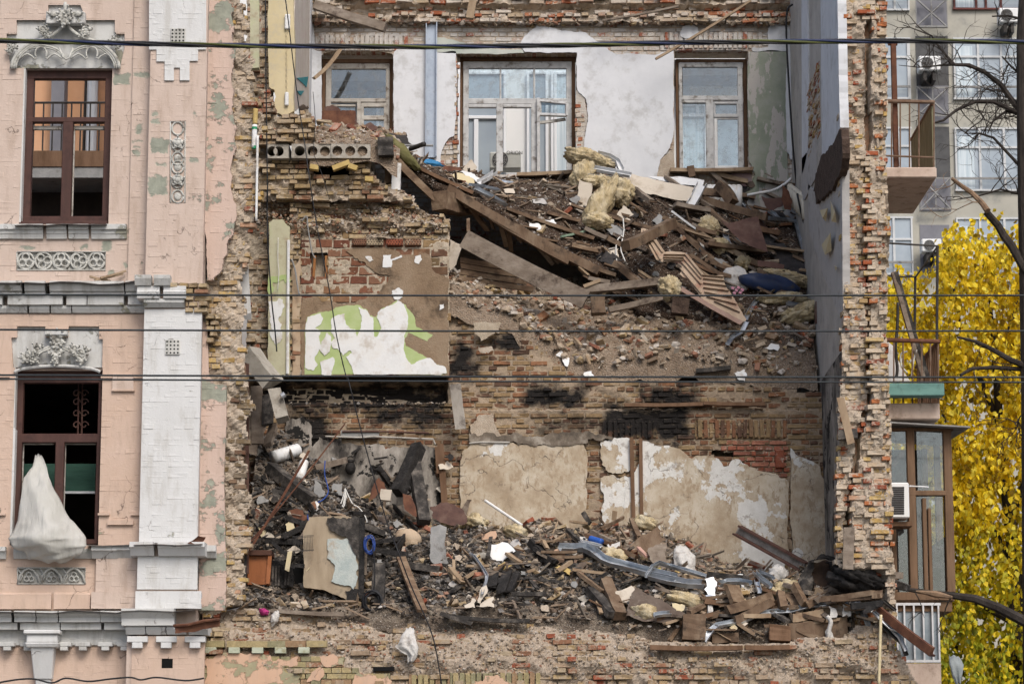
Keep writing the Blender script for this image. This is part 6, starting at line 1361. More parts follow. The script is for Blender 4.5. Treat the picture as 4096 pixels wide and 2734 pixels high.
B('beam', 'long dark beam sliding down to the right below the radiator', 'beam', 'old_timber', 5.95, 'J', (700,440), (1280,608), .12, .11, hb=5.5)
B('stub', 'short dark wood stub standing on the right window board', 'stub', 'old_timber', REAR - .2, 'J', (582,138), (605,255), .11, .1)
B('board', 'rosy board under the parquet sheet edge', 'board', simple('rosy_wood', (.30, .19, .15), (.38, .26, .21), 5, .8, .4), 3.3, 'J', (500,1240), (1060,1560), .12, .06, hb=3.05)
# parquet sheet folded like steps
PQ = thing('parquet_sheet', 'herringbone parquet sheet sliding down like steps', 'parquet')
pqp = [(145,700),(200,710),(345,915),(545,922),(690,1110),(880,1120),(900,1210),(965,1310),(1090,1520),(1060,1540),(690,1330),(560,1150),(490,1110),(515,1000),(330,1000),(255,935),(130,760)]
panel('base', None, None, 'parquet', 3.25, 'J', pqp, .03, .62, .02, .08, PQ)
for i, (a, b) in enumerate((((180,715),(330,980)),((160,730),(300,985)),((205,712),(345,915)),((345,935),(540,938)),((340,960),(525,965)),((345,980),(520,988)),((545,930),(700,1120)),((525,960),(690,1150)),((515,1000),(690,1200)),((505,1060),(690,1280)),((690,1120),(880,1135)),((700,1150),(890,1170)),((700,1190),(905,1215)),((700,1230),(930,1260)),((710,1270),(960,1320)),((730,1310),(1000,1380)),((800,1350),(1030,1450)))):
    def pq(x, y): sc = FPX / 38.0; return P(*c('J', x, y), 3.25 + .62 * (c('J', 0, 1540)[1] - c('J', x, y)[1]) / sc - .003)
    beam3(pq(*a), pq(*b), .085, .005, 'parquet', 'parquet_strip', parent=PQ, n=2, warp=0)
# boards, felts and sheets
panel('plasterboard_sheet', 'large beige plasterboard sheet tilted below the centre wall', 'board', 'plasterboard', 5.5, 'J', [(-10,200),(200,245),(620,338),(600,400),(555,455),(340,420),(190,390),(60,378),(-5,300)], .02, .9)
panel('plasterboard_sheet', 'plasterboard piece standing upright beside the yellow wool', 'board', 'plasterboard', 5.3, 'I', [(1160,265),(1272,300),(1268,520),(1215,550),(1135,480)], .02, .15)
panel('plasterboard_sheet', 'pale plasterboard piece lying left of the yellow wool', 'board', 'plasterboard', 5.1, 'I', [(930,490),(1080,470),(1190,500),(1215,560),(1120,600),(1000,585)], .02, .9)
panel('plasterboard_sheet', 'broken plasterboard triangle at the centre window foot', 'board', 'plasterboard', 6.2, 'I', [(115,170),(195,82),(240,150),(225,215),(140,200)], .02, .2)
panel('white_sheet', 'white board slipped under the right rear window', 'board', 'white_tin', 6.2, 'J', [(200,235),(450,238),(710,270),(690,330),(430,300)], .015, .5)
panel('steel_sheet', 'dark rusted steel sheet lying in the right of the slope', 'sheet', 'rust_dark', 4.3, 'J', [(860,620),(930,655),(1060,620),(1192,595),(1215,700),(1280,915),(1180,880),(1040,820),(940,720)], .006, .8, .01)
panel('steel_sheet', 'crumpled rusty sheet leaning on the damp plaster', 'sheet', 'rust_dark', 5.6, 'J', [(1222,410),(1300,430),(1420,418),(1415,500),(1330,540),(1270,520)], .006, .5, .02)
panel('steel_sheet', 'curled rusty sheet standing beside the radiator', 'sheet', 'rust', 5.5, 'J', [(1410,310),(1470,370),(1500,460),(1490,540),(1430,530),(1400,440)], .006, .1, .01)
panel('steel_sheet', 'rusty sheet with rolled edge on the lower right slope', 'sheet', 'rust_dark', 4.0, 'J', [(1190,985),(1320,1000),(1430,1030),(1420,1065),(1290,1050),(1195,1040)], .01, .5, .01)
panel('steel_sheet', 'rusty folded flashing lying at the foot of the steel channel', 'sheet', 'rust', 5.9, 'D', [(1390,1205),(1480,1240),(1640,1300),(1740,1310),(1760,1335),(1600,1345),(1430,1260)], .006, .6, .02)
for pts, l_ in (([(580,640),(700,590),(850,610),(860,650),(740,670)], 'black felt scrap on the ridge left of the rusted sheet'), ([(1280,600),(1330,540),(1480,560),(1560,600),(1540,650),(1400,620)], 'black felt sheet under the radiator'), ([(1290,840),(1420,830),(1530,960),(1660,1090),(1560,1130),(1430,1060),(1330,960)], 'large black felt sheet in the right of the slope'),
                ([(1250,730),(1340,720),(1380,800),(1300,870),(1250,820)], 'bulging black felt right of the rusted sheet'), ([(-10,470),(90,410),(195,420),(120,490),(30,500)], 'black felt below the large plasterboard sheet'), ([(1560,1340),(1700,1320),(1720,1400),(1640,1450),(1560,1400)], 'torn purple black felt near the side wall foot')):
    panel('roofing_felt', l_, 'felt', 'felt', 'U', 'J', pts, .012, 1.0, .05)
panel('roofing_felt', 'stiff black felt flap beside the slab end', 'felt', 'felt', 4.2, 'D', [(1175,1040),(1320,1060),(1340,1110),(1400,1150),(1330,1140),(1230,1110)], .01, .5)
panel('steel_flap', 'tall rusted plate standing at the right end of the slope', 'sheet', 'rust_dark', 3.4, 'J', [(1705,1360),(1760,1330),(1840,1560),(1700,1560)], .01, .1)
lump('blue_drum', 'dark blue rounded sheet lying right of the white sack', 'drum', 'navy', hp('U', 'J', 1300, 1250, .1), (.46, .13, .15), (0, .22, 0), .16, 36, 24, seed=3, jag=.05)
SK = lump('sack', 'white sack with pink checks below the rusted sheet', 'sack', 'cloth_white', hp('U', 'J', 990, 1220, .12), (.22, .12, .20), (0, .5, 0), .2, 36, 24, seed=5, jag=.12)
pk = simple('pink_print', (.55, .25, .34), (.6, .3, .38), 3, .9, .1)
for i in range(4):
    for j in range(3):
        if (i + j) % 2 == 0:
            p = PC('J', 965 + 26 * i + 8 * j, 1235 + 22 * j - 2 * i, HU.on(*c('J', 990, 1220))[1] - .26); MB().box(p, (.045, .004, .038), rotmat(0, .35, 0)).build('pink_check', pk, SK)
# mineral wool
for (k, x, y, rad, R, l_, h, sd) in (('I', 1200,75,(.30,.16,.14),(0,.25,0),'yellow mineral wool mat against the centre wall foot',6.1,1), ('I',1330,110,(.26,.15,.12),(0,.3,0),'greyish mineral wool under the bent white profile',6.05,2), ('I',1340,520,(.17,.13,.46),(0,.42,0),'upright torn slab of yellow mineral wool',5.0,3),
        ('I',1190,230,(.17,.12,.22),(0,.3,.2),'ragged yellow wool beside the white profile',5.7,4), ('I',1280,290,(.20,.12,.10),(0,-.1,0),'pale wool wad beside the upright plasterboard',5.5,5), ('I',1430,320,(.22,.10,.12),(0,.6,0),'yellow wool roll edge under the large plasterboard',5.5,6), ('I',1540,380,(.18,.12,.20),(0,.1,0),'brown stained wool roll under the large plasterboard',5.35,7),
        ('I',1330,640,(.22,.12,.12),(0,.1,.4),'yellow wool wad at the foot of the wool slab',4.75,8), ('J',745,740,(.17,.12,.17),(0,.2,0),'yellow wool tuft left of the rusted sheet','U',9), ('J',1430,1180,(.36,.12,.10),(0,.22,0),'yellow wool strip above the dark blue sheet','U',10), ('J',1580,1500,(.30,.14,.13),(0,-.4,0),'yellow wool wad near the side wall foot','B',11), ('J',1400,1370,(.35,.1,.08),(0,-.05,0),'thin wool strip below the dark blue sheet','B',12),
        ('J',860,900,(.16,.1,.12),(0,.4,0),'small wool tuft beside the long tawny board','U',13), ('J',400,1230,(.16,.1,.16),(0,.2,0),'wool tuft under the level grey timber',3.6,14), ('J',1060,1050,(.12,.1,.1),(0,.2,0),'small ochre wool tuft above the white sack','U',15)):
    lump('mineral_wool', l_, 'insulation', 'wool', hp(h, k, x, y, .08), rad, R, .34, 40, 26, sd)
# metal profiles on the upper slope
DT = thing('duct_sheet', 'bent galvanised duct half lying at the centre window foot', 'duct'); 
V = []; 
for i in range(9):
    f = i / 8; ct = np.array(PC('I', 430 + 690 * f, 262 + 115 * f, 5.9)); wdt = .20 * math.sin(math.pi * (.12 + .86 * f)) + .02
    for j in range(6):
        an = math.pi * (.05 + .85 * j / 5); V.append(ct + np.array((0, -.16 * math.sin(an) * (1 - .4 * f), -wdt * (1 - math.cos(an)) * .55)))
o = MB().add(V, [(i*6+j, i*6+j+1, i*6+j+7, i*6+j+6) for i in range(8) for j in range(5)]).build('half_shell', 'galvanised_blue', DT, smooth=True); md = o.modifiers.new('s', 'SOLIDIFY'); md.thickness = .006
strip('metal_profile', 'white tin channel crossing above the large plasterboard', 'profile', 'white_tin', 5.6, 'I', [(1225,160,5.75),(1400,195,5.7),(1620,235,5.6)], .14, .04)
strip('metal_profile', 'second tin channel below the crossing one', 'profile', 'zinc', 5.6, 'I', [(1235,245,5.55),(1420,265,5.5),(1590,300,5.45)], .10, .04)
strip('metal_profile', 'bent white tin profile against the centre wall', 'profile', 'white_tin', 6, 'I', [(1320,45,6.1),(1430,70,6.05),(1500,110,6.0),(1530,185,5.95)], .13, .05)
strip('metal_profile', 'white folded profile standing in front of the right window', 'profile', 'white_tin', 5.6, 'J', [(575,530,5.5),(640,420,5.6),(675,340,5.7),(690,318,5.75)], .22, .05)
strip('metal_profile', 'silver angle lying across the felt below the radiator', 'profile', 'zinc', 'U', 'J', [(1195,635),(1300,660),(1450,670),(1540,690)], .08, .03)
strip('metal_profile', 'short silver angle kinked over the felt', 'profile', 'zinc', 'U', 'J', [(1288,595),(1335,625),(1375,668)], .08, .03)
strip('metal_profile', 'silver angle hanging down near the side wall', 'profile', 'zinc', 'U', 'J', [(1528,700),(1560,830),(1600,960),(1640,1040)], .06, .03)
strip('metal_profile', 'narrow silver strip right of the long dark beam', 'profile', 'zinc', 'U', 'J', [(1020,485),(1060,540),(1130,605)], .09, .03)
strip('metal_profile', 'blue grey channel on the slope below the duct', 'profile', 'galvanised_blue', 'U', 'I', [(180,360),(300,375),(435,405)], .08, .03)
strip('metal_profile', 'bright tin strip on the slope below the blue grey channel', 'profile', 'zinc', 'U', 'I', [(215,395),(340,460),(490,540)], .12, .04)
strip('metal_profile', 'white tin trough pointing at the centre window', 'profile', 'white_tin', 'U', 'I', [(260,345),(330,310),(405,255)], .12, .05)
strip('metal_profile', 'frosted profile lying below the rusted sheet', 'profile', 'galvanised', 'U', 'J', [(980,855),(1120,885),(1300,960)], .10, .03)
strip('metal_profile', 'grey upright profile left of the frosted one', 'profile', 'galvanised', 'U', 'J', [(895,800),(910,860),(940,940)], .12, .03)
strip('metal_profile', 'silver strip curling beside the wool at the lower right', 'profile', 'zinc', 'B', 'J', [(1080,1560),(1130,1460),(1190,1380),(1280,1390)], .10, .03)
strip('metal_profile', 'level silver strip at the lower right of the slope', 'profile', 'zinc', 'B', 'J', [(1450,1425),(1570,1445),(1700,1465)], .07, .04)
strip('metal_profile', 'twisted tin ribbon dangling over the sandy slope', 'profile', 'zinc', 'B', 'L', [(760,10),(720,90),(650,130),(605,190)], .10, .02)
wire('bent_pipe', 'thin bent white pipe rising to the damp plaster', 'pipe', 'plaster_bright', [PC('J', x, y, 6.0) for x, y in ((1095,405),(1200,385),(1330,360),(1430,305),(1490,252))], .022)
for i, pts in enumerate(([(1550,660),(1555,780),(1530,920),(1545,985),(1568,1040)], [(1540,810),(1500,850),(1485,930),(1492,1035)])):
    wire('cable', ('white cable hanging over the dark slope', 'second white cable looping over the dark slope')[i], 'cable', 'cable_white', [hp('U', 'I', x, y, .1) for x, y in pts], .010)
# upright plaster flakes and white scraps as individual pieces
for (k, pts, m_, l_) in (('I', [(705,640),(770,655),(820,690),(800,715),(715,690)], 'plaster_bright', 'white plaster plate on the slope below the brown lath'), ('I', [(850,625),(930,620),(955,655),(880,660)], 'plaster_bright', 'cream plaster lump beside the brown lath'), ('I', [(1385,930),(1510,880),(1500,975),(1390,975)], 'plasterboard', 'beige plasterboard scrap below the white cables'), ('I', [(735,440),(830,430),(870,480),(740,470)], 'plaster_side', 'grey plaster plate under the duct'),
        ('I', [(480,350),(570,345),(575,390),(490,380)], 'plasterboard', 'small cream board scrap left of the duct'), ('I', [(20,220),(120,210),(215,270),(205,310),(60,260)], 'plaster_cream', 'cream torn plaster sheet at the top left of the slope'), ('I', [(85,195),(190,200),(280,250),(270,300),(150,240)], 'plaster_bright', 'white crumpled paper at the top left of the slope'), ('J', [(690,690),(800,700),(940,710),(820,740),(700,725)], 'plasterboard', 'flat plasterboard strip left of the rusted sheet'),
        ('J', [(665,820),(720,830),(710,880),(660,865)], 'plaster_bright', 'small white plate left of the wool tuft'), ('J', [(1110,1090),(1180,1070),(1200,1110),(1130,1115)], 'plasterboard', 'small beige plate above the dark blue sheet'), ('J', [(945,860),(1060,900),(1080,960),(980,950)], 'plasterboard', 'torn plasterboard scrap beside the grey upright profile'),
        ('L', [(890,180),(950,140),(1010,150),(1000,200),(930,190)], 'plaster_bright', 'white torn sheet on the sandy slope'), ('K', [(825,170),(870,185),(930,250),(920,325),(880,270),(835,240)], 'plaster_bright', 'white plaster shard standing on the sandy slope'), ('L', [(660,375),(740,340),(760,380),(745,440),(700,430)], 'plaster_bright', 'white folded scrap at the edge of the sandy slope'), ('K', [(1050,370),(1110,360),(1130,395),(1060,405)], 'plaster_bright', 'white crumpled scrap behind the twin wires')):
    panel('plaster_scrap', l_, 'scrap', m_, 'U' if k in 'IJ' else 'B', k, pts, .015, .7, .03, .05)
for (k, a, b, m_, l_) in (('K', (1065,265), (1100,355), 'fresh_wood', 'short pale lath standing on the sandy slope'), ('K', (800,80), (850,150), 'fresh_wood', 'pale stick leaning on the sandy slope'), ('K', (970,130), (1030,200), 'fresh_wood', 'thin stick beside the red bricks of the sandy slope'), ('L', (1085,75), (1205,140), 'grey_timber', 'grey stick at the right of the sandy slope')):
    B('stick', l_, 'stick', m_, 'B', k, a, b, .05, .02, lift=.1)
B('charred_plank', 'charred plank edge along the sandy slope', 'plank', 'char_ash', 'B', 'L', (350,380), (640,350), .1, .06)

# ---- things at the top
B('weathered_beam', 'grey weathered beam lying slantwise across the brick band', 'beam', 'grey_timber', REAR - .45, 'D', (595,35), (1168,220), .12, .14, hb=REAR - .5)
B('stake', 'short pale stake leaning on the brick band', 'stake', 'fresh_wood', REAR - .35, 'D', (1818,155), (1850,-20), .12, .05)
B('pole', 'thin bent pole leaning before the left rear window', 'pole', 'fresh_wood', 5.6, 'D', (595,620), (835,335), .055, .05, hb=5.9, warp=.05)
B('lath', 'long thin lath slanting above the right rear window', 'lath', 'fresh_wood', REAR - .5, 'O', (40,466), (800,0), .05, .035)
B('lath', 'long thin lath slanting over the brick band', 'lath', 'grey_timber', REAR - .45, 'H', (1195,162), (1800,48), .05, .03)
# ---- things on the slab
RB = thing('rusty_box', 'crumpled rusty steel sheet box in front of the left rear window', 'box')
panel('front', None, None, 'rust', 4.6, 'D', [(660,870),(925,868),(920,1020),(650,1000)], .01, .1, .01, .08, RB); panel('side', None, None, 'rust_dark', 4.62, 'D', [(925,868),(935,960),(980,1010),(990,1030),(920,1020)], .01, .4, .01, .08, RB)
panel('torn_top', None, None, 'rust_dark', 4.7, 'D', [(680,845),(740,825),(810,860),(790,875),(690,868)], .01, .2, .02, .06, RB)
panel('steel_flap', 'dark tilted steel flap beside the rusty box', 'sheet', 'rust_dark', 4.4, 'D', [(975,1000),(1045,958),(1100,1000),(1090,1020),(1000,1030)], .01, .3)
B('rod', 'white plastic rod lying on the slab rubble', 'rod', 'white_tin', 4.2, 'D', (610,950), (880,1032), .03, .03, hb=3.4)
B('charred_beam', 'square charred beam end at the slab corner', 'beam', 'char_ash', 2.75, 'D', (1160,1075), (1165,1240), .22, .24)
wire('steel_pipe', 'dark pipe stub sticking out beside the slab', 'pipe', 'iron_dark', [PC('D', 1355, 1168, 4.0), PC('D', 1465, 1128, 3.7)], .035, 10); wire('steel_pipe', 'thin grey pipe sticking out beside the slab', 'pipe', 'slab_grey', [PC('D', 1285, 1140, 4.2), PC('D', 1535, 1141, 4.2)], .018)
lump('cloth', 'olive cloth strip hanging over the deck edge', 'cloth', simple('olive', (.10, .095, .035), (.17, .155, .07), 6, .95, .6), PC('D', 1300, 1200, 3.8), (.08, .07, .34), (0, -.75, 0), .3, seed=8)
lump('bag', 'small blue bag on the rusty flashing', 'bag', simple('blue_bag', (.02, .14, .30), (.05, .22, .42), 5, .6, .4), PC('D', 1480, 1288, 5.7), (.26, .1, .07), (0, .1, 0), .3, seed=9)
for (a, b, l_) in (((745,1325),(880,1275),'tilted brick bridging the hole under the slab'), ((570,1310),(635,1320),'yellow brick jutting out left of the hole under the slab'), ((870,1300),(940,1325),'yellow brick jutting out right of the hole under the slab'), ((1000,1405),(1065,1410),'yellow brick jutting out below the slab corner')):
    B('jutting_brick', l_, 'brick', 'chip_yellow', 2.7, 'D', a, b, .12, .07, split=.0, n=1)

# ---- hanging cables
def zc(k, pts, d): return [PC(k, x, y, d) for x, y in pts]
wire('cable', 'long black cable hanging from the cream pier down to the street wall', 'cable', 'cable_black', zc('D', [(372,-30),(400,180),(440,520),(480,830),(520,1080)], 1.6) + zc('E', [(530,20),(590,400),(680,860),(730,1180),(800,1480)], 1.4) + zc('F', [(870,40),(960,400),(1080,840),(1200,1240)], .9) + zc('G', [(1660,30),(1800,400),(1960,760),(2020,980),(2065,1260)], -.1), .0085)
wire('cable', 'black cable hanging straight down beside the cream pier', 'cable', 'cable_black', zc('D', [(218,-30),(222,500),(228,1000),(236,1560)], 2.2) + zc('E', [(218,120),(224,500),(250,900),(275,1130),(290,1300)], 2.3), .010)
wire('cable', 'thin grey wire with a ceramic bobbin below the slab', 'cable', 'cable_black', zc('D', [(592,720),(610,960),(598,1190),(660,1360),(720,1560)], 2.2), .005)
wire('cable', 'black cable hanging down along the damp plaster', 'cable', 'cable_black', zc('O', [(1118,35),(1075,90),(1070,300),(1095,760),(1125,1200),(1160,1540)], 5.9) + zc('J', [(1545,400),(1600,640),(1680,790),(1755,940)], 5.0), .016)
wire('cable', 'pair of grey wires looping before the niche', 'cable', 'slab_grey', zc('E', [(475,340),(510,305),(520,390),(548,560),(575,615)], 2.8), .010)
wire('cable', 'cream wire hanging over the painted strip', 'cable', 'cable_white', zc('E', [(300,460),(298,620),(305,720),(296,850)], 2.8), .006)
wire('conduit', 'grey conduit snaking down the pink strip', 'conduit', 'slab_grey', zc('E', [(400,620),(425,700),(440,800),(455,880)], 2.85), .014)
wire('drainpipe', 'thin white pipe on the edge of the broken facade', 'pipe', 'plaster_bright', zc('A', [(1795,945),(1790,1250),(1785,1540)], .0) , .018)
tube_ = wire('sealant_tube', 'white and green tube stuck to the facade edge', 'tube', 'plaster_bright', zc('A', [(1775,870),(1770,1030)], .05), .035, 10); 
for yy in (885, 1018): MB().tube(zc('A', [(1774, yy), (1773, yy + 18)], .05), .037, 10).build('band', simple('green_plastic', (.02, .22, .10), (.03, .26, .12), 3, .5) if yy == 885 else MAT['green_plastic'], tube_)
wire('pole', 'ochre bamboo piece above the tube on the facade edge', 'pole', 'chip_yellow', zc('A', [(1782,760),(1776,868)], .05), .035, 8)
B('door_leaf', 'peeling white board hanging at the broken facade edge', 'board', 'white_paint', .35, 'B', (1665,350), (1690,760), .24, .05, hb=.5, split=.12)
B('pale_pier_edge', 'green edged plaster strip standing behind the facade edge', 'board', 'plaster_strip', 2.6, 'A', (1775,-20), (1775,490), .13, .1)

# ---- lower room, left part
B('charred_beam', 'thick charred beam leaning up against the burnt plaster', 'beam', 'char', 2.2, 'F', (1250,930), (1425,545), .16, .17, hb=2.6, n=9)
B('grey_beam', 'ash grey beam leaning behind the charred one', 'beam', 'char_ash', 2.5, 'F', (1385,690), (1465,1160), .17, .12, hb=2.0)
panel('rusty_sheet', 'pointed rusty panel standing left of the charred beam', 'sheet', 'rust', 2.3, 'F', [(1025,980),(1050,900),(1110,800),(1150,840),(1165,895),(1080,960)], .01, .15)
panel('rusty_sheet', 'reddish panel standing behind the charred beam foot', 'sheet', 'rust', 2.0, 'F', [(1295,925),(1360,940),(1390,1010),(1405,1110),(1310,1050)], .01, .2)
panel('rusty_tray', 'dished rusty sheet lying before the beige plaster', 'sheet', 'rust_dark', 2.1, 'F', [(1510,1030),(1590,1000),(1700,1010),(1780,1080),(1795,1160),(1640,1165),(1530,1120)], .015, .4, .03)
B('box_block', 'small beige box on the rubble beside the charred beam', 'box', 'plasterboard', 1.9, 'F', (1120,935), (1205,945), .14, .15, split=0, n=1)
lump('rubble_lump', 'large pale mortar block with brick below the charred beam', 'rubble block', 'mortar_pale', hp('L', 'F', 1300, 1110), (.22, .14, .11), (0, .25, 0), .3, seed=21)
B('hanging_concrete', 'broken concrete beam hanging down at the left of the ruin', 'beam', 'concrete', 1.9, 'W', (40,1230), (400,1700), .30, .22, hb=1.7, split=.08)
HC = B('hanging_concrete', 'grey broken channel block at the end of the hanging concrete', 'beam', 'concrete', 1.7, 'F', (290,110), (360,365), .17, .2, hb=1.6, split=.06)
MB().tube(zc('F', [(345,165),(372,148)], 1.5), .04, 12).build('pipe_end', 'galvanised', HC)
for (a, b, l_, m_) in (((150,80),(160,560),'tall grey plank standing at the left edge of the lower room','grey_timber'), ((120,200),(110,640),'narrow peeling plank standing behind the rusty rods','grey_timber'), ((240,120),(235,420),'charred plank standing beside the tall grey plank','char_ash'), ((290,380),(230,560),'short broken plank end below the hanging concrete','grey_timber')):
    B('standing_plank', l_, 'plank', m_, 2.3, 'F', a, b, .16, .05, hb=2.2, split=.1)
for i, (a, b, l_) in enumerate((((45,1370),(850,370),'long thin rusty rod slanting over the left heap'), ((85,1380),(565,585),'thicker rusty strip slanting over the left heap'))):
    B('rusty_rod', l_, 'rod', 'rust', .5, 'F', a, b,   .014 + .012 * i, .014 + .008 * i, hb=1.9 - .4 * i, n=8)
B('wire_conduit', 'dark vertical cable bundle along the facade edge', 'conduit', 'rust_dark', .35, 'F', (75,-100), (72,1560), .05, .05, n=8); B('wire_conduit', 'second thin dark conduit along the lower facade edge', 'conduit', 'iron_dark', .3, 'G', (395,-60), (385,420), .03, .03)
for (a, b, l_, sd) in (((285,690),(475,632),'fat white ribbed roll on the left heap',1), ((525,735),(492,850),'white ribbed hose end below the fat roll',2)):
    p, q = hp('L', 'F', *a, .12), hp('L', 'F', *b, .12); n = 16; mb = MB(); mb.tube([p + (q - p) * i / n for i in range(n + 1)], [(.085 if sd == 1 else .06) * (1 + .13 * (-1) ** i) for i in range(n + 1)], 12); tag(mb.build('ribbed_roll', 'plaster_bright', smooth=True), l_, 'roll')
B('charred_beam', 'ashy beam lying slantwise on the left heap', 'beam', 'char_ash', 'L', 'F', (260,760), (600,1030), .17, .15, lift=.1)
for (k, pts, m_, l_) in (('U', [(420,400),(780,450),(785,620),(415,620)], 'char_ash', 'grey board lying edge on under the ashy beam'), ('U', [(1085,260),(1140,290),(1250,440),(1240,520),(1120,540)], 'slab_grey', 'curved grey plate standing on the left heap'), ('U', [(1385,320),(1525,318),(1520,515),(1400,500)], 'slab_grey', 'square grey tile standing on the left heap'), ('U', [(640,720),(780,720),(910,750),(975,840),(930,1000),(900,1110),(800,1080),(760,900)], 'rust', 'scorched brown panel behind the grey wire mesh'),
        ('U', [(630,960),(700,900),(770,990),(790,1080),(720,1170),(660,1080)], 'plaster_cream', 'torn cream paper hanging over the left heap'), ('U', [(200,1010),(330,1050),(260,1170)], 'plaster_cream', 'cream paper scrap left of the torn paper'), ('U', [(260,1150),(350,1080),(465,1160),(350,1210)], 'plasterboard', 'cream folded scrap below the paper scrap'), ('U', [(1010,680),(1130,670),(1155,720),(1090,770),(1010,740)], 'plaster_side', 'bluish white stone plate above the scorched panel'), ('U', [(1040,560),(1090,565),(1165,650),(1140,690),(1060,620)], 'plaster_bright', 'white plate standing above the bluish stone'),
        ('F', [(1515,1190),(1560,1180),(1640,1190),(1655,1470),(1560,1480),(1510,1440)], 'slab_grey', 'upright mottled grey concrete slab in the rubble'), ('F', [(1750,1060),(1860,850),(1862,900),(1790,1100)], 'grey_timber', 'pointed grey board before the beige plaster')):
    panel('broken_board', l_, 'board', m_, 'L', k, pts, .03, .25, .03, .06)
lump('dish', 'upturned beige dish in the rubble', 'dish', 'plaster_tan', hp('L', 'F', 1340, 1300, .06), (.19, .12, .13), (.3, .3, 0), .06, seed=31)
PT = thing('pot', 'small soot black pot with upright handles on the left heap', 'pot'); p = hp('L', 'F', 888, 775, .12)
MB().ell(p, (.075, .075, .095), None, 12, 9).tube([p + np.array((0, 0, .08)), p + np.array((0, 0, .12))], [.05, .045], 10).build('body', 'char', PT, smooth=True); mb = MB().tube([p + np.array((.055 * math.cos(t_), 0, .10 + .07 * math.sin(t_))) for t_ in [i * math.pi / 10 for i in range(11)]], .009, 6).build('handle', 'char', PT)
# standing chunk of papered partition with its scorched right side
PS = thing('partition_chunk', 'standing chunk of partition with peeling pale blue plaster and scorched corner', 'partition')
panel('body', None, None, simple('paper_tan', (.26, .20, .135), (.36, .29, .205), 3, .85, .4, stretch=(2, 1, .5), dirt=((.09, .075, .06), 2)), .75, 'G', [(880,-60),(930,-178),(1372,-172),(1385,200),(1365,540),(1250,530),(1050,440),(885,420)], .5, .04, .02, .08, PS)
panel('plaster', None, None, 'sky_plaster', .735, 'G', [(1090,10),(1290,0),(1330,120),(1350,330),(1310,440),(1200,400),(1120,370),(1150,280),(1085,170)], .014, .04, .05, .05, PS)
panel('scorch', None, None, 'char_ash', .73, 'G', [(1090,-172),(1372,-170),(1380,150),(1370,300),(1310,120),(1200,-20),(1120,-60)], .01, .04, .06, .05, PS)
panel('scorch', None, None, 'char', .73, 'G', [(1240,450),(1300,430),(1362,440),(1362,538),(1260,530)], .01, .04, .05, .05, PS)
beam3(PC('G', 1385, -172, .78), PC('G', 1378, 520, .74), .07, .07, 'char', 'corner_post', parent=PS); beam3(PC('G', 1412, -20, .85), PC('G', 1405, 320, .82), .06, .05, 'grey_timber', 'corner_batten', parent=PS)
# wire mesh panel
GM = thing('wire_mesh', 'grey wire grid hanging beside the partition chunk', 'mesh')
mb = MB()
for i in range(13): mb.tube([PC('F', 440 + 12 * i, 1258, .7), PC('F', 445 + 12 * i, 1380, .68)], .003, 4)
for yy in (1262, 1272, 1375, 1380): mb.tube([PC('F', 430, yy, .69), PC('F', 600, yy - 10, .69)], .003, 4)
mb.build('wires', 'iron_dark', GM)
# cabinet and burnt door
CB = thing('cabinet', 'orange brown wooden cabinet at the left edge of the lower room', 'cabinet')
a, b = PC('G', 408, 130, .7), PC('G', 592, 400, .7); MB().span(a[0], b[0], .7, 1.1, b[2], a[2]).build('door', 'veneer', CB, bevel=.006)
a2, b2 = PC('G', 400, 105, .66), PC('G', 612, 150, .66); MB().span(a2[0], b2[0], .64, 1.12, b2[2], a2[2]).build('top', simple('veneer_dark', (.05, .022, .014), (.09, .04, .025), 4, .6, .3), CB, bevel=.006); beam3(PC('G', 598, 150, .68), PC('G', 580, 390, .68), .05, .05, 'veneer', 'stile', parent=CB)
BD = thing('burnt_door_leaf', 'black burnt panelled door beside the cabinet', 'door')
panel('leaf', None, None, 'char', .85, 'G', [(590,160),(660,190),(720,210),(785,250),(790,420),(700,430),(580,400)], .05, .05, .04, .08, BD)
for x in (625, 652, 678, 735, 760): beam3(PC('G', x, 240 if x < 700 else 280, .83), PC('G', x - 6, 405, .83), .028, .03, 'char_ash', 'moulding', parent=BD)
a, b = PC('G', 785, 245, 1.0), PC('G', 885, 520, 1.0); tag(MB().span(a[0], b[0], 1.0, 1.04, b[2], a[2]).build('charred_board_or_gap_shade', 'void_black'), 'black sheet painting the dark opening between door and partition', 'board')  # flat black sheet paints the dark opening beside the burnt door
for (a, b, l_) in (((740,295),(770,110),'torn cream strip dangling before the burnt door'), ((905,290),(940,250),'curled pale scrap beside the painted black opening')):
    B('torn_strip', l_, 'strip', 'plaster_cream', .6, 'G', a, b, .06, .01, split=.05)
for (a, b, l_) in (((680,200),(820,250),'charred stick over the burnt door'), ((800,230),(905,242),'second charred stick over the painted black opening'), ((610,30),(800,190),'charred rail lying above the burnt door')):
    B('charred_stick', l_, 'stick', 'char', .7, 'G', a, b, .06, .05)
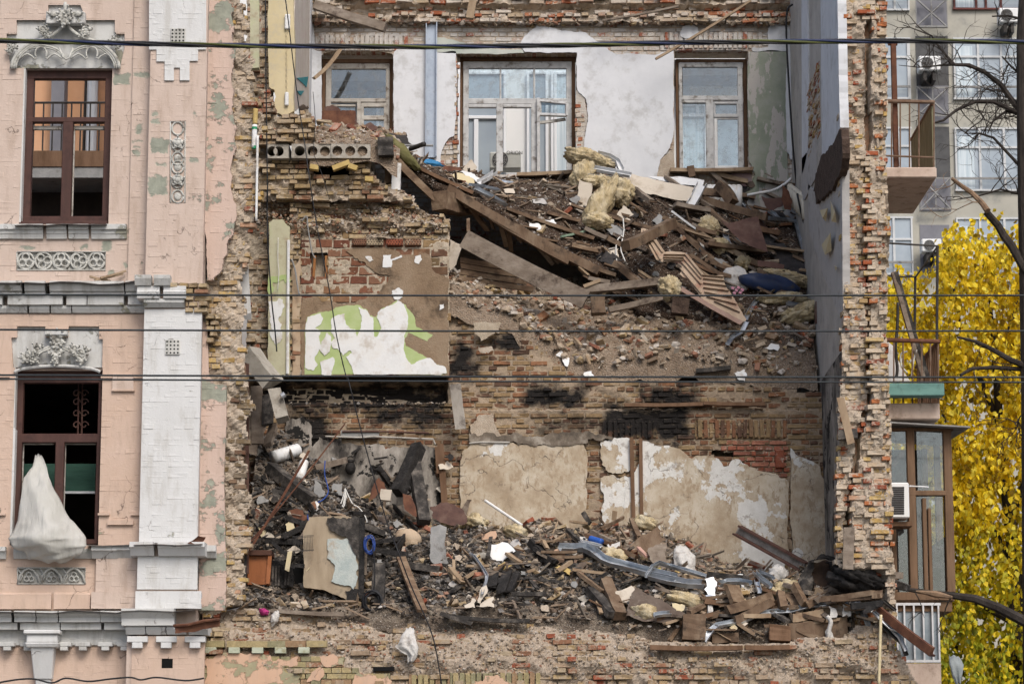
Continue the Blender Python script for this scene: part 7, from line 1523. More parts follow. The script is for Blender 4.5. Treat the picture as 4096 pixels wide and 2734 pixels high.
# cables in the lower room
q0 = hp('L', 'U', 1580, 560, .2)
for i in range(5):
    wire('cable', ['white cable hanging furthest from the tied knot on the left heap', 'white cable curling lowest from the tied knot', 'white cable bent sharply below the tied knot', 'thin white cable inside the tied bunch', 'pale cable running right from the tied knot'][i], 'cable', 'cable_white',
         [q0] + [PC('U', x, y, q0[1] - .08 - .02 * i) for x, y in ([(1500,640),(1380,720),(1310,800),(1245,915)], [(1610,640),(1590,760),(1480,850),(1360,850),(1320,800)], [(1540,650),(1460,740),(1360,780)], [(1560,660),(1480,720),(1400,790),(1330,790)], [(1680,630),(1780,700),(1880,830),(1920,1000),(1870,1190)])[i]], .009)
wire('cable', 'long blue cable winding down the left heap', 'cable', 'cable_blue', [PC('U', x, y, 2.2 - i * .12) for i, (x, y) in enumerate(((1255,-30),(1250,180),(1305,440),(1230,570),(1080,660),(985,800),(1010,960),(1055,1160),(1040,1380),(990,1560)))], .009)
def coil(name, label, mat, k, cx, cy, rx, ry, d, n, r, seed):
    rr = random.Random(seed); pts = []
    for i in range(n * 10):
        a = i * 2 * math.pi / 10; f = 1 + .16 * math.sin(i * .37 + seed) + rr.uniform(-.05, .05); pts.append(PC(k, cx + rx * f * math.cos(a) + 8 * math.sin(i * .11), cy + ry * f * math.sin(a), d + .06 * math.sin(i * .23)))
    wire(name, label, 'cable', mat, pts, r, 5, 2)
coil('cable_coil', 'coil of blue cable hanging on the partition corner', 'cable_blue', 'G', 1447, 60, 38, 70, .66, 5, .008, 1)
coil('cable_coil', 'tangled coil of dark cable at the foot of the heap', 'cable_black', 'G', 1470, 545, 75, 85, .5, 8, .010, 2)
wire('cable', 'dark cable dropping into the tangled coil', 'cable', 'cable_black', [PC('G', x, y, .55) for x, y in ((1475,80),(1492,230),(1490,400),(1480,480))], .009)
B('charred_log', 'charred log standing beside the tangled coil', 'log', 'char_ash', .75, 'G', (1530,225), (1520,580), .17, .16, hb=.6)
B('plank', 'long brown plank leaning down the front of the heap', 'plank', 'brown_wood', 1.3, 'G', (1715,165), (1900,630), .13, .045, hb=.25, n=8)
B('plank', 'bleached plank lying on the edge of the ground floor wall', 'plank', 'grey_timber', .28, 'G', (600,620), (1240,655), .12, .05, hb=.28, n=8)
B('plank', 'charred plank lying on the wall edge below the coil', 'plank', 'char_ash', .3, 'M', (-20,945), (740,990), .12, .05, hb=.25, n=8, warp=.02)
B('plank', 'second charred plank crossing below the coil', 'plank', 'char_ash', .26, 'G', (2040,640), (2330,735), .12, .05, hb=.22)
B('lath', 'yellow lath beside the tangled coil', 'lath', 'fresh_wood', .35, 'G', (950,610), (1130,568), .03, .02)
B('lath', 'bright lath crossing in the black rubble', 'lath', 'fresh_wood', 'L', 'G', (2125,305), (2250,450), .07, .03); B('lath', 'short upright lath in the black rubble', 'lath', 'fresh_wood', 'L', 'G', (2168,250), (2170,420), .03, .02)
cloth_px('G', [(765,1765,1825,.05,.02),(820,1730,1835,-.02,.05),(900,1690,1850,-.08,.06),(930,1665,1868,-.09,.05),(1000,1770,1860,-.1,.04),(1058,1772,1825,-.1,.02)], 'rag', 'dirty white rag hanging on the ground floor wall', 'rag', 'cloth_white', 22)
lump('rag', 'pink scrap of cloth on the wall edge', 'rag', simple('magenta', (.30, .02, .12), (.4, .05, .18), 4, .9, .3), PC('G', 545, 630, .22), (.07, .05, .04), (0, .3, 0), .3, seed=14)
lump('rag', 'small white rag stuck on the wall edge', 'rag', 'cloth_white', PC('G', 640, 683, .2), (.05, .04, .09), (0, .3, 0), .3, seed=15)
# ---- lower room, middle and right
panel('white_board', 'broken round edged white board in the middle of the heap', 'board', 'plaster_bright', 'L', 'M', [(350,330),(380,290),(480,265),(560,300),(600,350),(540,400),(480,440),(380,420)], .02, .5, .02)
panel('burnt_board', 'curled burnt scrap beside the white board', 'board', 'char_ash', 'L', 'M', [(520,350),(590,335),(690,380),(650,430),(540,410)], .02, .6, .03)
B('charred_beam', 'charred beam lying slantwise in the middle of the heap', 'beam', 'char', 'L', 'M', (735,315), (950,515), .11, .10, lift=.12)
for (a, b, l_) in (((410,580),(380,760),'leftmost of the charred boards standing in the heap'), ((530,590),(460,800),'middle one of the charred boards standing in the heap'), ((610,600),(520,790),'rightmost of the charred boards standing in the heap'), ((455,650),(440,720),'short charred stump between the standing charred boards')):
    B('charred_board_or_gap_shade', l_, 'board', 'char', 'L', 'M', a, b, .13, .05, lift=.12, split=.1)
for (k, pts, m_, l_) in (('M', [(130,850),(200,780),(240,800),(230,870),(140,870)], 'plasterboard', 'plasterboard shard left of the pointed one'), ('M', [(270,860),(340,790),(400,765),(405,865)], 'plasterboard', 'pointed plasterboard shard on the heap front'), ('M', [(290,680),(335,660),(335,740),(280,830),(255,820)], 'plasterboard', 'plasterboard strip standing behind the pointed shard'), ('M', [(1515,720),(1660,665),(1695,700),(1650,860),(1530,840)], 'plasterboard', 'cream plasterboard standing left of the brown panel'),
        ('M', [(1650,300),(1905,125),(1985,250),(1930,275),(1900,330),(1700,420),(1645,360)], 'old_timber', 'wide dark plank end rising at the back of the heap'), ('M', [(1820,320),(1985,265),(1990,500),(1940,540),(1830,420)], 'grey_timber', 'grey brown board leaning under the dark plank end'), ('M', [(1615,940),(1700,680),(1850,760),(2070,880),(2075,1000),(1900,1000),(1680,960)], 'panel_brown', 'large pointed dark brown panel at the front of the heap'),
        ('N', [(-10,690),(100,760),(270,840),(330,880),(210,930),(0,900)], 'panel_brown', 'dark panel half buried right of the pointed brown one'), ('M', [(1340,690),(1385,680),(1395,750),(1340,750)], 'galvanised', 'small grey tile among the broken boards'), ('M', [(900,390),(960,335),(1065,350),(1045,450),(960,460)], simple('salmon_block', (.40, .25, .17), (.48, .32, .22), 5, .9, .5), 'salmon brick slab in the middle of the heap'), ('M', [(290,190),(420,165),(430,215),(370,260),(290,240)], 'salmon_block', 'salmon brick slab near the back wall'), ('M', [(440,480),(500,445),(575,480),(520,520),(450,515)], 'chip_yellow', 'yellow brick slab near the charred boards'),
        ('M', [(960,500),(1000,480),(1110,530),(1100,570),(1000,530)], 'chip_yellow', 'mossy yellow stone plate in the middle of the heap'), ('M', [(1120,490),(1205,490),(1205,560),(1120,560)], 'char_ash', 'square dark tile in the middle of the heap'), ('M', [(1530,470),(1600,450),(1690,490),(1670,520),(1560,500)], 'salmon_block', 'salmon slab under the bent steel stud'), ('M', [(1780,520),(1930,495),(1940,560),(1830,590)], simple('yellow_card', (.40, .32, .06), (.48, .40, .11), 4, .8, .2), 'crumpled yellow card under the bent steel stud'),
        ('N', [(470,560),(540,545),(572,590),(572,740),(520,730),(465,650)], 'galvanised', 'grey curved zinc plate standing in the heap'), ('N', [(720,545),(790,520),(850,610),(840,650),(740,640)], 'white_tin', 'pale round topped plate standing near the back wall'), ('N', [(1160,690),(1270,680),(1300,800),(1190,820)], 'brown_wood', 'torn honey coloured board standing in the timber pile'), ('N', [(175,730),(260,715),(265,770),(190,780)], 'plaster_bright', 'white scrap right of the yellow card'), ('N', [(190,770),(300,790),(290,830),(200,820)], 'plaster_cream', 'cream scrap right of the yellow card'),
        ('M', [(1190,215),(1260,210),(1275,290),(1200,290)], 'cloth_white', 'whitish gauze rag at the back of the heap'), ('M', [(1440,290),(1560,260),(1570,380),(1500,400),(1440,350)], 'cloth_white', 'greenish gauze rag before the dark plank end')):
    panel('broken_board', l_, 'board', m_, 'L', k, pts, .025, .45, .03, .06, lift=.1)
# galvanised stud, bent, running down to the right
strip('steel_stud', 'long bent galvanised steel stud snaking down the heap', 'stud', 'zinc', 'L', 'M', [(1000,412),(1130,410),(1240,408),(1320,450),(1400,510),(1470,545),(1620,575),(1800,630),(2070,690)], .17, .06, .16)
strip('steel_stud', 'thick galvanised stud end at the tail of the bent one', 'stud', 'galvanised', 'L', 'N', [(0,612),(150,650),(300,680),(440,685)], .16, .06, .14)
strip('steel_stud', 'thin steel angle arching over the bent stud', 'stud', 'zinc', 'L', 'N', [(-40,640),(10,560),(70,525),(160,545),(300,590),(470,640)], .06, .04, .2)
strip('steel_strip', 'long crumpled tin strip across the timber pile', 'strip', 'zinc', .7, 'N', [(465,1095,.2),(520,1010,.25),(575,965,.3),(750,935,.4),(850,900,.45),(950,858,.5),(1200,845,.5),(1380,795,.5),(1600,785,.45),(1770,770,.4)], .11, .03)
strip('steel_strip', 'crumpled tin tail bending down from the long strip', 'strip', 'galvanised', .4, 'N', [(1765,760,.38),(1800,830,.35),(1840,910,.3),(1870,990,.3)], .10, .03)
for (pts, l_) in (([(890,580),(950,640),(1030,700)], 'white steel angle lying in the timber pile'), ([(905,650),(915,700),(930,745)], 'short white steel channel standing in the timber pile'), ([(920,580),(990,605),(1050,630)], 'silver angle lying behind the white ones'), ([(580,680),(650,655),(760,655),(860,670)], 'flat tin strip at the back of the timber pile'), ([(30,945),(100,935),(170,930)], 'silver angle below the dark panel')):
    strip('steel_angle', l_, 'profile', 'zinc', 'L', 'N', pts, .09, .04, .14)
strip('aluminium_rail', 'kinked grey aluminium rail hanging in the heap', 'rail', 'galvanised', 'L', 'M', [(185,460),(225,480),(290,570),(340,660),(330,720),(295,820)], .06, .03, .16)
wire('white_pipe', 'white plastic pipe leaning before the beige plaster', 'pipe', 'plaster_bright', [hp('L', 'M', 320, 20, .3), hp('L', 'M', 660, 168, .12)], .022, 8)
wire('blue_cup', 'blue plastic tube among white strips at the back', 'tube', simple('blue_plastic', (.02, .07, .30), (.03, .10, .38), 3, .4, .1), [hp('L', 'M', 1285, 318, .18), hp('L', 'M', 1390, 350, .18)], .045, 12)
strip('white_strip', 'white plastic strip beside the blue tube', 'strip', 'white_tin', 'L', 'M', [(1190,340),(1300,360),(1385,378)], .08, .03, .14)
for (k, a, b, w_, t_, m_, l_) in (('M', (1420,690), (1560,1010), .16, .14, 'old_timber', 'thick dark post leaning at the heap front'), ('M', (1290,760), (1500,1005), .16, .10, 'char_ash', 'burnt broad post leaning behind the dark one'), ('M', (1345,860), (1385,985), .05, .03, 'fresh_wood', 'thin lath before the leaning posts'), ('M', (1215,50), (1290,165), .06, .06, 'char_ash', 'dark stake standing at the back of the heap'), ('M', (1510,35), (1500,130), .07, .03, 'fresh_wood', 'pale stake standing before the battens'),
        ('M', (1370,205), (1590,98), .04, .04, 'old_timber', 'dark stick rising at the back of the heap'), ('M', (1660,110), (1735,290), .07, .05, 'old_timber', 'dark lath standing before the dark plank end'), ('M', (1735,300), (1890,490), .05, .04, 'old_timber', 'dark lath sliding down from the dark plank end'), ('M', (1290,225), (1500,330), .08, .06, 'grey_timber', 'grey lath before the gauze rags'), ('M', (1240,260), (1500,350), .1, .05, 'raw_timber', 'brown board under the gauze rags'), ('M', (1100,135), (1270,155), .06, .03, 'fresh_wood', 'pale lath lying at the foot of the beige plaster'),
        ('M', (930,330), (1065,250), .04, .03, 'fresh_wood', 'thin pale stick before the gauze rag'), ('M', (850,305), (895,395), .06, .03, 'fresh_wood', 'short pale stick beside the charred beam'), ('M', (520,430), (650,520), .07, .04, 'fresh_wood', 'pale lath below the white board'), ('M', (900,465), (1230,460), .05, .04, 'brown_wood', 'lath lying level under the stud end'), ('M', (1110,575), (1440,615), .05, .04, 'fresh_wood', 'long pale lath in the middle of the heap'), ('M', (690,605), (775,575), .06, .03, 'fresh_wood', 'short tan lath in the middle of the heap'), ('M', (345,470), (380,260), .05, .04, 'char_ash', 'dark stick left of the white board'),
        ('M', (0,560), (130,710), .09, .04, 'fresh_wood', 'tan board leaning at the left of the heap front'), ('M', (100,680), (240,590), .07, .03, 'fresh_wood', 'tan board crossing the leaning one'), ('M', (35,490), (40,680), .04, .03, 'fresh_wood', 'upright tan lath at the left of the heap front'), ('M', (1530,370), (1720,470), .10, .05, 'old_timber', 'dark board above the salmon slab'), ('M', (1720,375), (1810,465), .06, .03, simple('pinkish', (.42, .24, .19), (.5, .32, .26), 4, .8), 'pinkish lath left of the dark laths')):
    B('timber_piece', l_, 'timber', m_, 'L', k, a, b, w_, t_, lift=.13)
for (a, b, w_, t_, m_, l_, d0, d1) in (((640,835),(1045,712),.14,.12,'brown_wood','long sawn beam rising across the timber pile',.4,.62), ((700,930),(1050,750),.12,.10,'old_timber','dark beam under the long sawn one',.38,.55), ((690,600),(760,790),.22,.07,'brown_wood','broad honey coloured plank standing in the timber pile',.62,.5), ((1110,660),(1140,820),.10,.10,'brown_wood','honey coloured post standing in the timber pile',.6,.45), ((1225,600),(1330,790),.09,.09,'brown_wood','second honey coloured post leaning in the timber pile',.62,.45), ((1215,810),(1310,740),.06,.05,'fresh_wood','short lath before the honey coloured posts',.6,.7),
        ((1310,800),(1590,640),.13,.10,'brown_wood','stout brown beam rising to the right',.45,.62), ((1340,760),(1640,610),.10,.08,'grey_timber','grey beam above the stout brown one',.5,.65), ((1450,740),(1920,680),.09,.07,'brown_wood','long thin beam pointing at the wall end',.3,-.1), ((1560,740),(1990,710),.12,.06,'old_timber','dark flat beam under the long thin one',.2,-.1), ((1700,800),(2000,770),.11,.08,'char','burnt beam end near the wall end',.0,-.12), ((1195,905),(1500,850),.14,.11,'fresh_wood','sawn double beam lying in front of the pile',.35,.4), ((1500,850),(1520,830),.14,.13,'fresh_wood','short sawn block at the end of the double beam',.38,.42),
        ((1170,1045),(1690,985),.10,.30,'old_timber','deep dark beam lying behind the wall head',.3,.32), ((500,1075),(760,1060),.1,.12,'old_timber','low dark beam behind the wall head',.34,.34), ((735,915),(840,990),.12,.07,'brown_wood','short brown block under the tin strip',.5,.45), ((375,870),(370,1105),.30,.26,'old_timber','massive dark post stump at the front of the pile',.35,.3), ((1105,965),(1105,1115),.27,.25,'raw_timber','reddish post stump behind the wall head',.38,.34), ((1690,740),(1640,640),.05,.05,'grey_timber','grey stick crossing the beams near the wall end',.6,.7),
        ((1600,440),(1765,690),.05,.05,'grey_timber','slim bent pole leaning on the burnt armchair',.6,.4), ((1890,700),(2000,690),.08,.1,'brown_wood','split beam end beside the wall end',-.08,-.1), ((1800,860),(1990,760),.06,.06,'char','charred stick beside the wall end',-.1,-.12), ((560,830),(625,940),.08,.06,'brown_wood','short post left of the long sawn beam',.6,.55), ((120,760),(200,660),.06,.05,'brown_wood','brown stake beside the dark panel',.8,.9), ((150,1110),(290,900),.05,.04,'brown_wood','thin brown lath before the dark panel',.32,.5)):
    B('pile_timber', l_, 'timber', m_, d0, 'N', a, b, w_, t_, hb=d1, split=.05)
# splintered post with shawl, burnt armchair
B('splintered_post', 'splintered wide post end with torn fibres', 'post', 'brown_wood', .9, 'N', (450,720), (420,890), .26, .1, hb=.7, split=.14)
cloth_px('N', [(730,490,530,.75,.02),(790,492,535,.68,.03),(840,490,540,.62,.03),(868,495,530,.6,.02)], 'shawl', 'pale fringed scarf hanging on the splintered post', 'scarf', 'cloth_white', 12)
AR = thing('burnt_armchair', 'burnt out black armchair carcass on top of the timber pile', 'armchair')
panel('back', None, None, 'char_ash', .72, 'N', [(1250,600),(1290,520),(1360,410),(1420,380),(1400,480),(1330,600),(1310,700),(1240,640)], .12, .2, .03, .06, AR)
panel('seat', None, None, simple('scorched_brown', (.035, .022, .016), (.07, .045, .03), 5, .85, .6), .8, 'N', [(1330,690),(1400,420),(1500,400),(1600,470),(1590,560),(1500,640),(1400,710)], .1, .25, .04, .06, AR)
for i, pts in enumerate(([(1360,410),(1440,365),(1520,360),(1590,385),(1560,400),(1470,390)], [(1500,420),(1600,440),(1640,480),(1560,470)])): panel('charred_padding', None, None, 'char', .66, 'N', pts, .12, .2, .05, .05, AR)
lump('charred_arm', None, None, 'char', PC('N', 1640, 470, .7), (.16, .14, .10), (0, .3, 0), .35, seed=41, parent=AR); lump('charred_arm', None, None, 'char_ash', PC('N', 1330, 640, .68), (.10, .1, .16), (0, .5, 0), .3, seed=42, parent=AR)
lump('charred_heap', 'black charred roll of felt beside the wall end', 'charred roll', 'char', PC('N', 1790, 540, .2), (.34, .16, .12), (0, .38, 0), .36, 26, 18, 43); lump('charred_heap', 'black charred mound under the charred roll', 'charred mound', 'char', PC('N', 1720, 600, .3), (.30, .2, .14), (0, .3, 0), .4, 26, 18, 44)
for (x, y, rad, l_, sd) in ((1180,655,(.18,.1,.13),'yellow wool wad in the timber pile',51), (1090,680,(.16,.1,.07),'thin yellow wool piece left of the wad',52), (320,740,(.28,.1,.09),'cream wool strip in front of the thick stud',53), (1000,760,(.12,.09,.08),'small cream wool wad under the long sawn beam',54)):
    lump('mineral_wool', l_, 'insulation', 'wool', PC('N', x, y, 1.0 if x > 500 else .75), rad, (0, .25, 0), .34, 22, 16, sd)
for (x, y, l_, sd) in ((240,130,'cream wool tuft beside the white pipe',55), (30,130,'cream wool wad at the back left of the heap',56), (600,230,'grey wool mat in the middle of the heap',57), (1500,440,'ochre wool wad over the bent stud',58), (1790,960,'ochre wool wad below the brown panel',59), (1790,140,'small wool tuft on the dark plank end',60)):
    lump('mineral_wool', l_, 'insulation', 'wool', hp('L', 'M', x, y, .1), (.17, .1, .10), (0, .2, 0), .36, 22, 16, sd)
# printed sack
cloth_px('N', [(278,225,290,1.75,.03),(310,205,335,1.7,.08),(370,198,388,1.62,.13),(430,205,392,1.58,.14),(475,215,385,1.55,.1),(512,330,420,1.52,.04)], 'printed_sack', 'white woven sack crumpled before the cracked plaster', 'sack', 'cloth_white', 30)
lump('bag', 'small white bag at the foot of the cracked plaster', 'bag', 'cloth_white', hp('L', 'N', 1090, 570, .1), (.14, .1, .12), (0, .2, 0), .25, seed=62)
# steel channel beam leaning out of the pile
SB = thing('steel_channel', 'dark rusty steel channel leaning across the cracked plaster', 'beam')
p, q = PC('N', 745, 150, 2.3), PC('N', 1320, 470, 1.6); t0 = (q - p) / np.linalg.norm(q - p); s_ = np.cross(t0, (0, -1, 0)); s_ /= np.linalg.norm(s_)
beam3(p, q, .02, .13, simple('web_rust', (.14, .11, .09), (.33, .29, .25), 8, .8, .5, c3=(.42, .38, .34)), 'web', parent=SB, n=3, warp=0, split=0)
for sg in (-1, 1): beam3(p + s_ * sg * .066 + np.array((0, -.05, 0)), q + s_ * sg * .066 + np.array((0, -.05, 0)), .12, .025, 'rust_dark', 'flange', parent=SB, n=3, warp=0, split=0)
B('upright_plank', 'pale upright plank standing at the foot of the wall end', 'plank', 'grey_timber', -.06, 'N', (1700,115), (1690,490), .14, .05, hb=-.12)
B('lath', 'pale lath leaning on the broken wall end', 'lath', 'fresh_wood', -.05, 'L', (1490,560), (1578,935), .10, .025, hb=-.1)
B('timber_stub', 'dark squared timber stub built into the wall end', 'beam', 'char_ash', -.02, 'L', (1465,860), (1640,845), .12, .13)
B('steel_rail', 'rusty steel rail sliding down over the street wall', 'beam', 'rust', .1, 'N', (1940,820), (2420,1190), .06, .11, hb=-.5, n=8)
B('steel_rail_web', 'dark underside flange running along the rusty rail', 'beam', 'rust_dark', .14, 'N', (1940,845), (2420,1225), .12, .025, hb=-.46)
for (pts, l_) in (([(1905,850,.05),(1990,930,.0),(2060,990,-.05),(2120,1010,-.1)], 'silver strip fanning out under the rusty rail'), ([(1930,870,.05),(2040,980,0),(2130,1060,-.1),(2180,1180,-.15)], 'silver strip curling down beside the rusty rail'), ([(1960,950,.05),(2060,1040,0),(2150,1110,-.05),(2190,1220,-.1)], 'dull strip hanging lowest beside the rusty rail'), ([(1990,755,.1),(2050,800,.05),(2095,835,0)], 'short dark strip jutting from the wall end')):
    strip('steel_strip', l_, 'strip', 'galvanised' if 'silver' in l_ else 'iron_dark', .1, 'N', pts, .07, .02)
wire('white_pole', 'thin pale pole standing against the street wall', 'pole', 'plaster_cream', [PC('N', 1972, 870, -.12), PC('N', 1966, 1100, -.16), PC('N', 1955, 1470, -.2)], .02, 8)
cloth_px('S', [(1395,600,655,-.55,.02),(1450,600,690,-.58,.04),(1520,622,680,-.6,.04),(1568,640,672,-.6,.02)], 'rag', 'grey rag draped over the rusty rail', 'rag', simple('cloth_grey', (.17, .19, .19), (.27, .29, .29), 5, .95, .6), 12)
wire('cloth_strip', 'pale torn strip hanging at the front of the pile', 'strip', 'cloth_white', [PC('N', x, y, .15) for x, y in ((1510,880),(1545,930),(1530,1000),(1520,1090))], .03, 5)
for i, (x, y, l_) in enumerate(((1530,1050,'pale flared cloth end hanging over the deep beam'), (1670,840,'pale paper scrap over the timber pile'), (1550,850,'cream paper scrap beside the sawn block'))): panel('paper_scrap', l_, 'scrap', 'cloth_white', .2, 'N', [(x - 22, y - 60), (x + 20, y - 40), (x + 45, y + 40), (x - 25, y + 45)], .004, .2, .03, .05)
# leftover random timbers, plates and sheets
def mess(n, h, k, box, name, label, cat, group, mats, seed, L0, L1, wr, tr_, an=(-.7, .7), kind='beam', skip=None):
    r = random.Random(seed)
    for i in range(n):
        a = (r.uniform(box[0], box[2]), r.uniform(box[1], box[3])); L_ = L0 + (L1 - L0) * r.random() ** 1.7; g = r.uniform(*an); b = (a[0] + L_ * math.cos(g), a[1] + L_ * math.sin(g) * .8)
        if skip and skip(a): continue
        if kind == 'beam': o = B(name, None, None, r.choice(mats), h, k, a, b, r.uniform(*wr) * min(1, L_ / 260), r.uniform(*tr_) * min(1, L_ / 260), lift=r.uniform(.06, .16))
        else:
            m = r.randrange(4, 7); o = panel(name, None, None, r.choice(mats), h, k, [(a[0] + L_ * r.uniform(.5, 1) * math.cos(q * 2 * math.pi / m), a[1] + L_ * r.uniform(.3, .75) * math.sin(q * 2 * math.pi / m)) for q in range(m)], r.uniform(.008, .04), r.uniform(.2, 1.1), .03, .06, sx=r.uniform(-.5, .5), lift=.08)
        tag(o, label, cat, group, 'thing')
TM = ('old_timber', 'brown_wood', 'grey_timber', 'old_timber', 'grey_timber', 'char_ash', 'fresh_wood', 'raw_timber')
nb = lambda a: a[0] > 2000 or (a[0] > 1300 and a[1] > 950)
mess(95, 'L', 'N', (0, 540, 1950, 1060), 'broken_lath', 'broken lath in the right part of the lower heap', 'lath', 'broken laths at the right of the lower heap', TM, 1, 60, 420, (.03, .15), (.02, .09), skip=nb)
mess(70, 'L', 'M', (0, 150, 1600, 900), 'broken_lath', 'broken lath in the middle of the lower heap', 'lath', 'broken laths in the middle of the lower heap', TM + ('char', 'char_ash', 'char'), 2, 60, 380, (.02, .13), (.015, .07), (-1, 1))
mess(60, 'L', 'F', (90, 650, 1500, 1550), 'burnt_stick', 'burnt stick on the left part of the lower heap', 'stick', 'burnt sticks on the left heap', ('char', 'char_ash', 'char', 'char', 'grey_timber'), 3, 40, 340, (.03, .13), (.02, .09), (-1.2, 1.2))
mess(110, 'U', 'J', (-500, 220, 1650, 1250), 'broken_lath', 'broken lath on the dark upper slope', 'lath', 'broken laths on the upper slope', ('old_timber', 'brown_wood', 'grey_timber', 'old_timber', 'raw_timber', 'fresh_wood'), 4, 80, 620, (.03, .19), (.02, .08), (.1, .85))
mess(45, 'U', 'J', (-500, 300, 1650, 1250), 'torn_sheet', 'torn dark sheet lying on the upper slope', 'sheet', 'torn sheets on the upper slope', ('felt', 'rust_dark', 'felt', 'panel_brown', 'plasterboard', 'slab_grey'), 5, 35, 120, 0, 0, (0, 1), 'plate')
mess(60, 'L', 'M', (0, 180, 2060, 900), 'plaster_plate', 'broken plate in the middle of the lower heap', 'plate', 'broken plates in the middle of the heap', ('plasterboard', 'plaster_side', 'slab_grey', 'mortar_pale', 'panel_brown', 'char_ash', 'concrete'), 6, 25, 85, 0, 0, (0, 1), 'plate')
mess(50, 'L', 'F', (90, 600, 1700, 1550), 'grey_plate', 'broken grey plate on the left part of the heap', 'plate', 'broken plates on the left heap', ('slab_grey', 'char_ash', 'concrete', 'mortar_pale', 'char', 'panel_brown', 'plasterboard'), 7, 20, 75, 0, 0, (0, 1), 'plate')
mess(75, 'L', 'N', (0, 540, 1900, 1000), 'plaster_plate', 'broken plate at the right of the lower heap', 'plate', 'broken plates at the right of the heap', ('plasterboard', 'plaster_side', 'wool', 'mortar_pale', 'panel_brown', 'zinc', 'white_tin', 'plaster_bright'), 8, 20, 75, 0, 0, (0, 1), 'plate', nb)
mess(24, 'B', 'L', (-400, 20, 1450, 400), 'broken_lath', 'broken lath on the sandy slope', 'lath', 'broken laths on the sandy slope', ('fresh_wood', 'old_timber', 'grey_timber'), 9, 40, 150, (.02, .06), (.015, .03))
# layered edge of the sagging deck: hanging laths and board ends
for i in range(26):
    r = RND; f = r.random(); x, y = -20 + 1350 * f, 350 + 740 * f; p = PC('I', x, y + 12, 3.88 + .25 * f); q = p + np.array((r.uniform(.05, .5), r.uniform(.02, .5), -r.uniform(.02, .38)))
    tag(beam3(p, q, r.uniform(.03, .10), r.uniform(.012, .03), r.choice(('old_timber', 'brown_wood', 'raw_timber', 'grey_timber')), 'hanging_lath', None, None, r.uniform(-.5, .5), split=.06, n=3), 'lath hanging from the sagging deck edge', 'lath', 'laths hanging from the deck edge', 'thing')
# ================================================================== behind the right wall: apartment block
AB = thing('apartment_block', 'grey rendered apartment block with white framed windows beyond the yellow tree', 'building'); YB = 50
simple('block_render', (.33, .32, .275), (.42, .40, .345), .7, .9, .3, dirt=((.25, .25, .23), .8)); simple('frame_dull', (.46, .47, .47), (.55, .56, .56), 2, .5, .1); simple('loggia_shade', (.06, .06, .062), (.10, .10, .10), 2, .9); simple('red_frame', (.10, .03, .025), (.14, .045, .035), 3, .6)
MB().span(10, 48, YB, YB + 6, 0, 33).build('wall', 'block_render', AB)
def bwin(k, x0, y0, x1, y1, vb, hb, mat='frame_dull', rail=True):
    w_ = 12; bars = [(x0, y0, x0 + w_, y1), (x1 - w_, y0, x1, y1), (x0, y0, x1, y0 + w_), (x0, y1 - w_, x1, y1)] + [(v, y0, v + 16, y1) for v in vb] + [(x0, h, x1, h + 14) for h in hb]
    o = frame_bars(bars, k, YB - .12, YB - .02, mat, 'window', AB, 0); a, b = PC(k, x0, y0, YB - .05), PC(k, x1, y1, YB - .05)
    MB().span(a[0], b[0], YB - .06, YB - .01, b[2], a[2]).build('pane', 'blue_glass', o)
    if rail: frame_bars([(x0, y1 - 95, x1, y1 - 80)], k, YB - .3, YB - .25, 'slab_grey', 'rail', o, 0)
    cw = (x1 - x0) * .22; a, b = PC(k, x0 + 14, y0 + 60, YB - .07), PC(k, x0 + 14 + cw, y1 - 14, YB - .07); MB().span(a[0], b[0], YB - .075, YB - .065, b[2], a[2]).build('curtain', 'curtain', o)
bwin('Q', 718, -330, 1290, 66, (868, 935, 1040), (-100,), 'red_frame'); bwin('Q', 724, 262, 1290, 692, (888, 1048), (388,)); bwin('Q', 735, 888, 1290, 1330, (900, 1070), (1020,)); bwin('Q', 745, 1515, 1290, 1960, (905, 1075), (1640,))
bwin('Q', 190, -330, 412, 72, (300,), (-100,)); bwin('Q', 190, 262, 422, 690, (400,), (390,)); bwin('Q', 190, 885, 430, 1330, (330,), (1010,)); bwin('R', 190, -60, 440, 345, (300,), (90,))
for (k, a, b) in (('Q', (455,-200), (682,192)), ('Q', (455,255), (690,600)), ('Q', (590,885), (700,1235)), ('Q', (470,600), (690,860)), ('Q', (480,1240), (705,1470)), ('R', (485,0), (700,330))):
    p, q = PC(k, *a, YB), PC(k, *b, YB); MB().span(p[0], q[0], YB - .03, YB + .02, q[2], p[2]).build('loggia', 'loggia_shade' if b[1] in (600, 1235) else 'grey_panel_or_shadow', AB)  # flat sheets; the dark ones paint the shade inside the recesses
for (k, x0, y0, x1, y1) in (('Q', 458, -10, 680, 190), ('Q', 466, 605, 690, 810), ('Q', 490, 1235, 705, 1460)):
    o = frame_bars([(x0, y0, x1, y0 + 12), (x0, y1 - 12, x1, y1), (x0, y0, x0 + 6, y1), (x1 - 6, y0, x1, y1), ((x0 + x1) / 2 - 4, y0, (x0 + x1) / 2 + 4, y1)], k, YB - .3, YB - .26, 'slab_grey', 'railing', AB, 0)
    mb = MB(); mb.tube([PC(k, x0, y0, YB - .28), PC(k, x1, y1, YB - .28)], .03, 4).tube([PC(k, x1, y0, YB - .28), PC(k, x0, y1, YB - .28)], .03, 4); mb.build('brace', 'slab_grey', o)
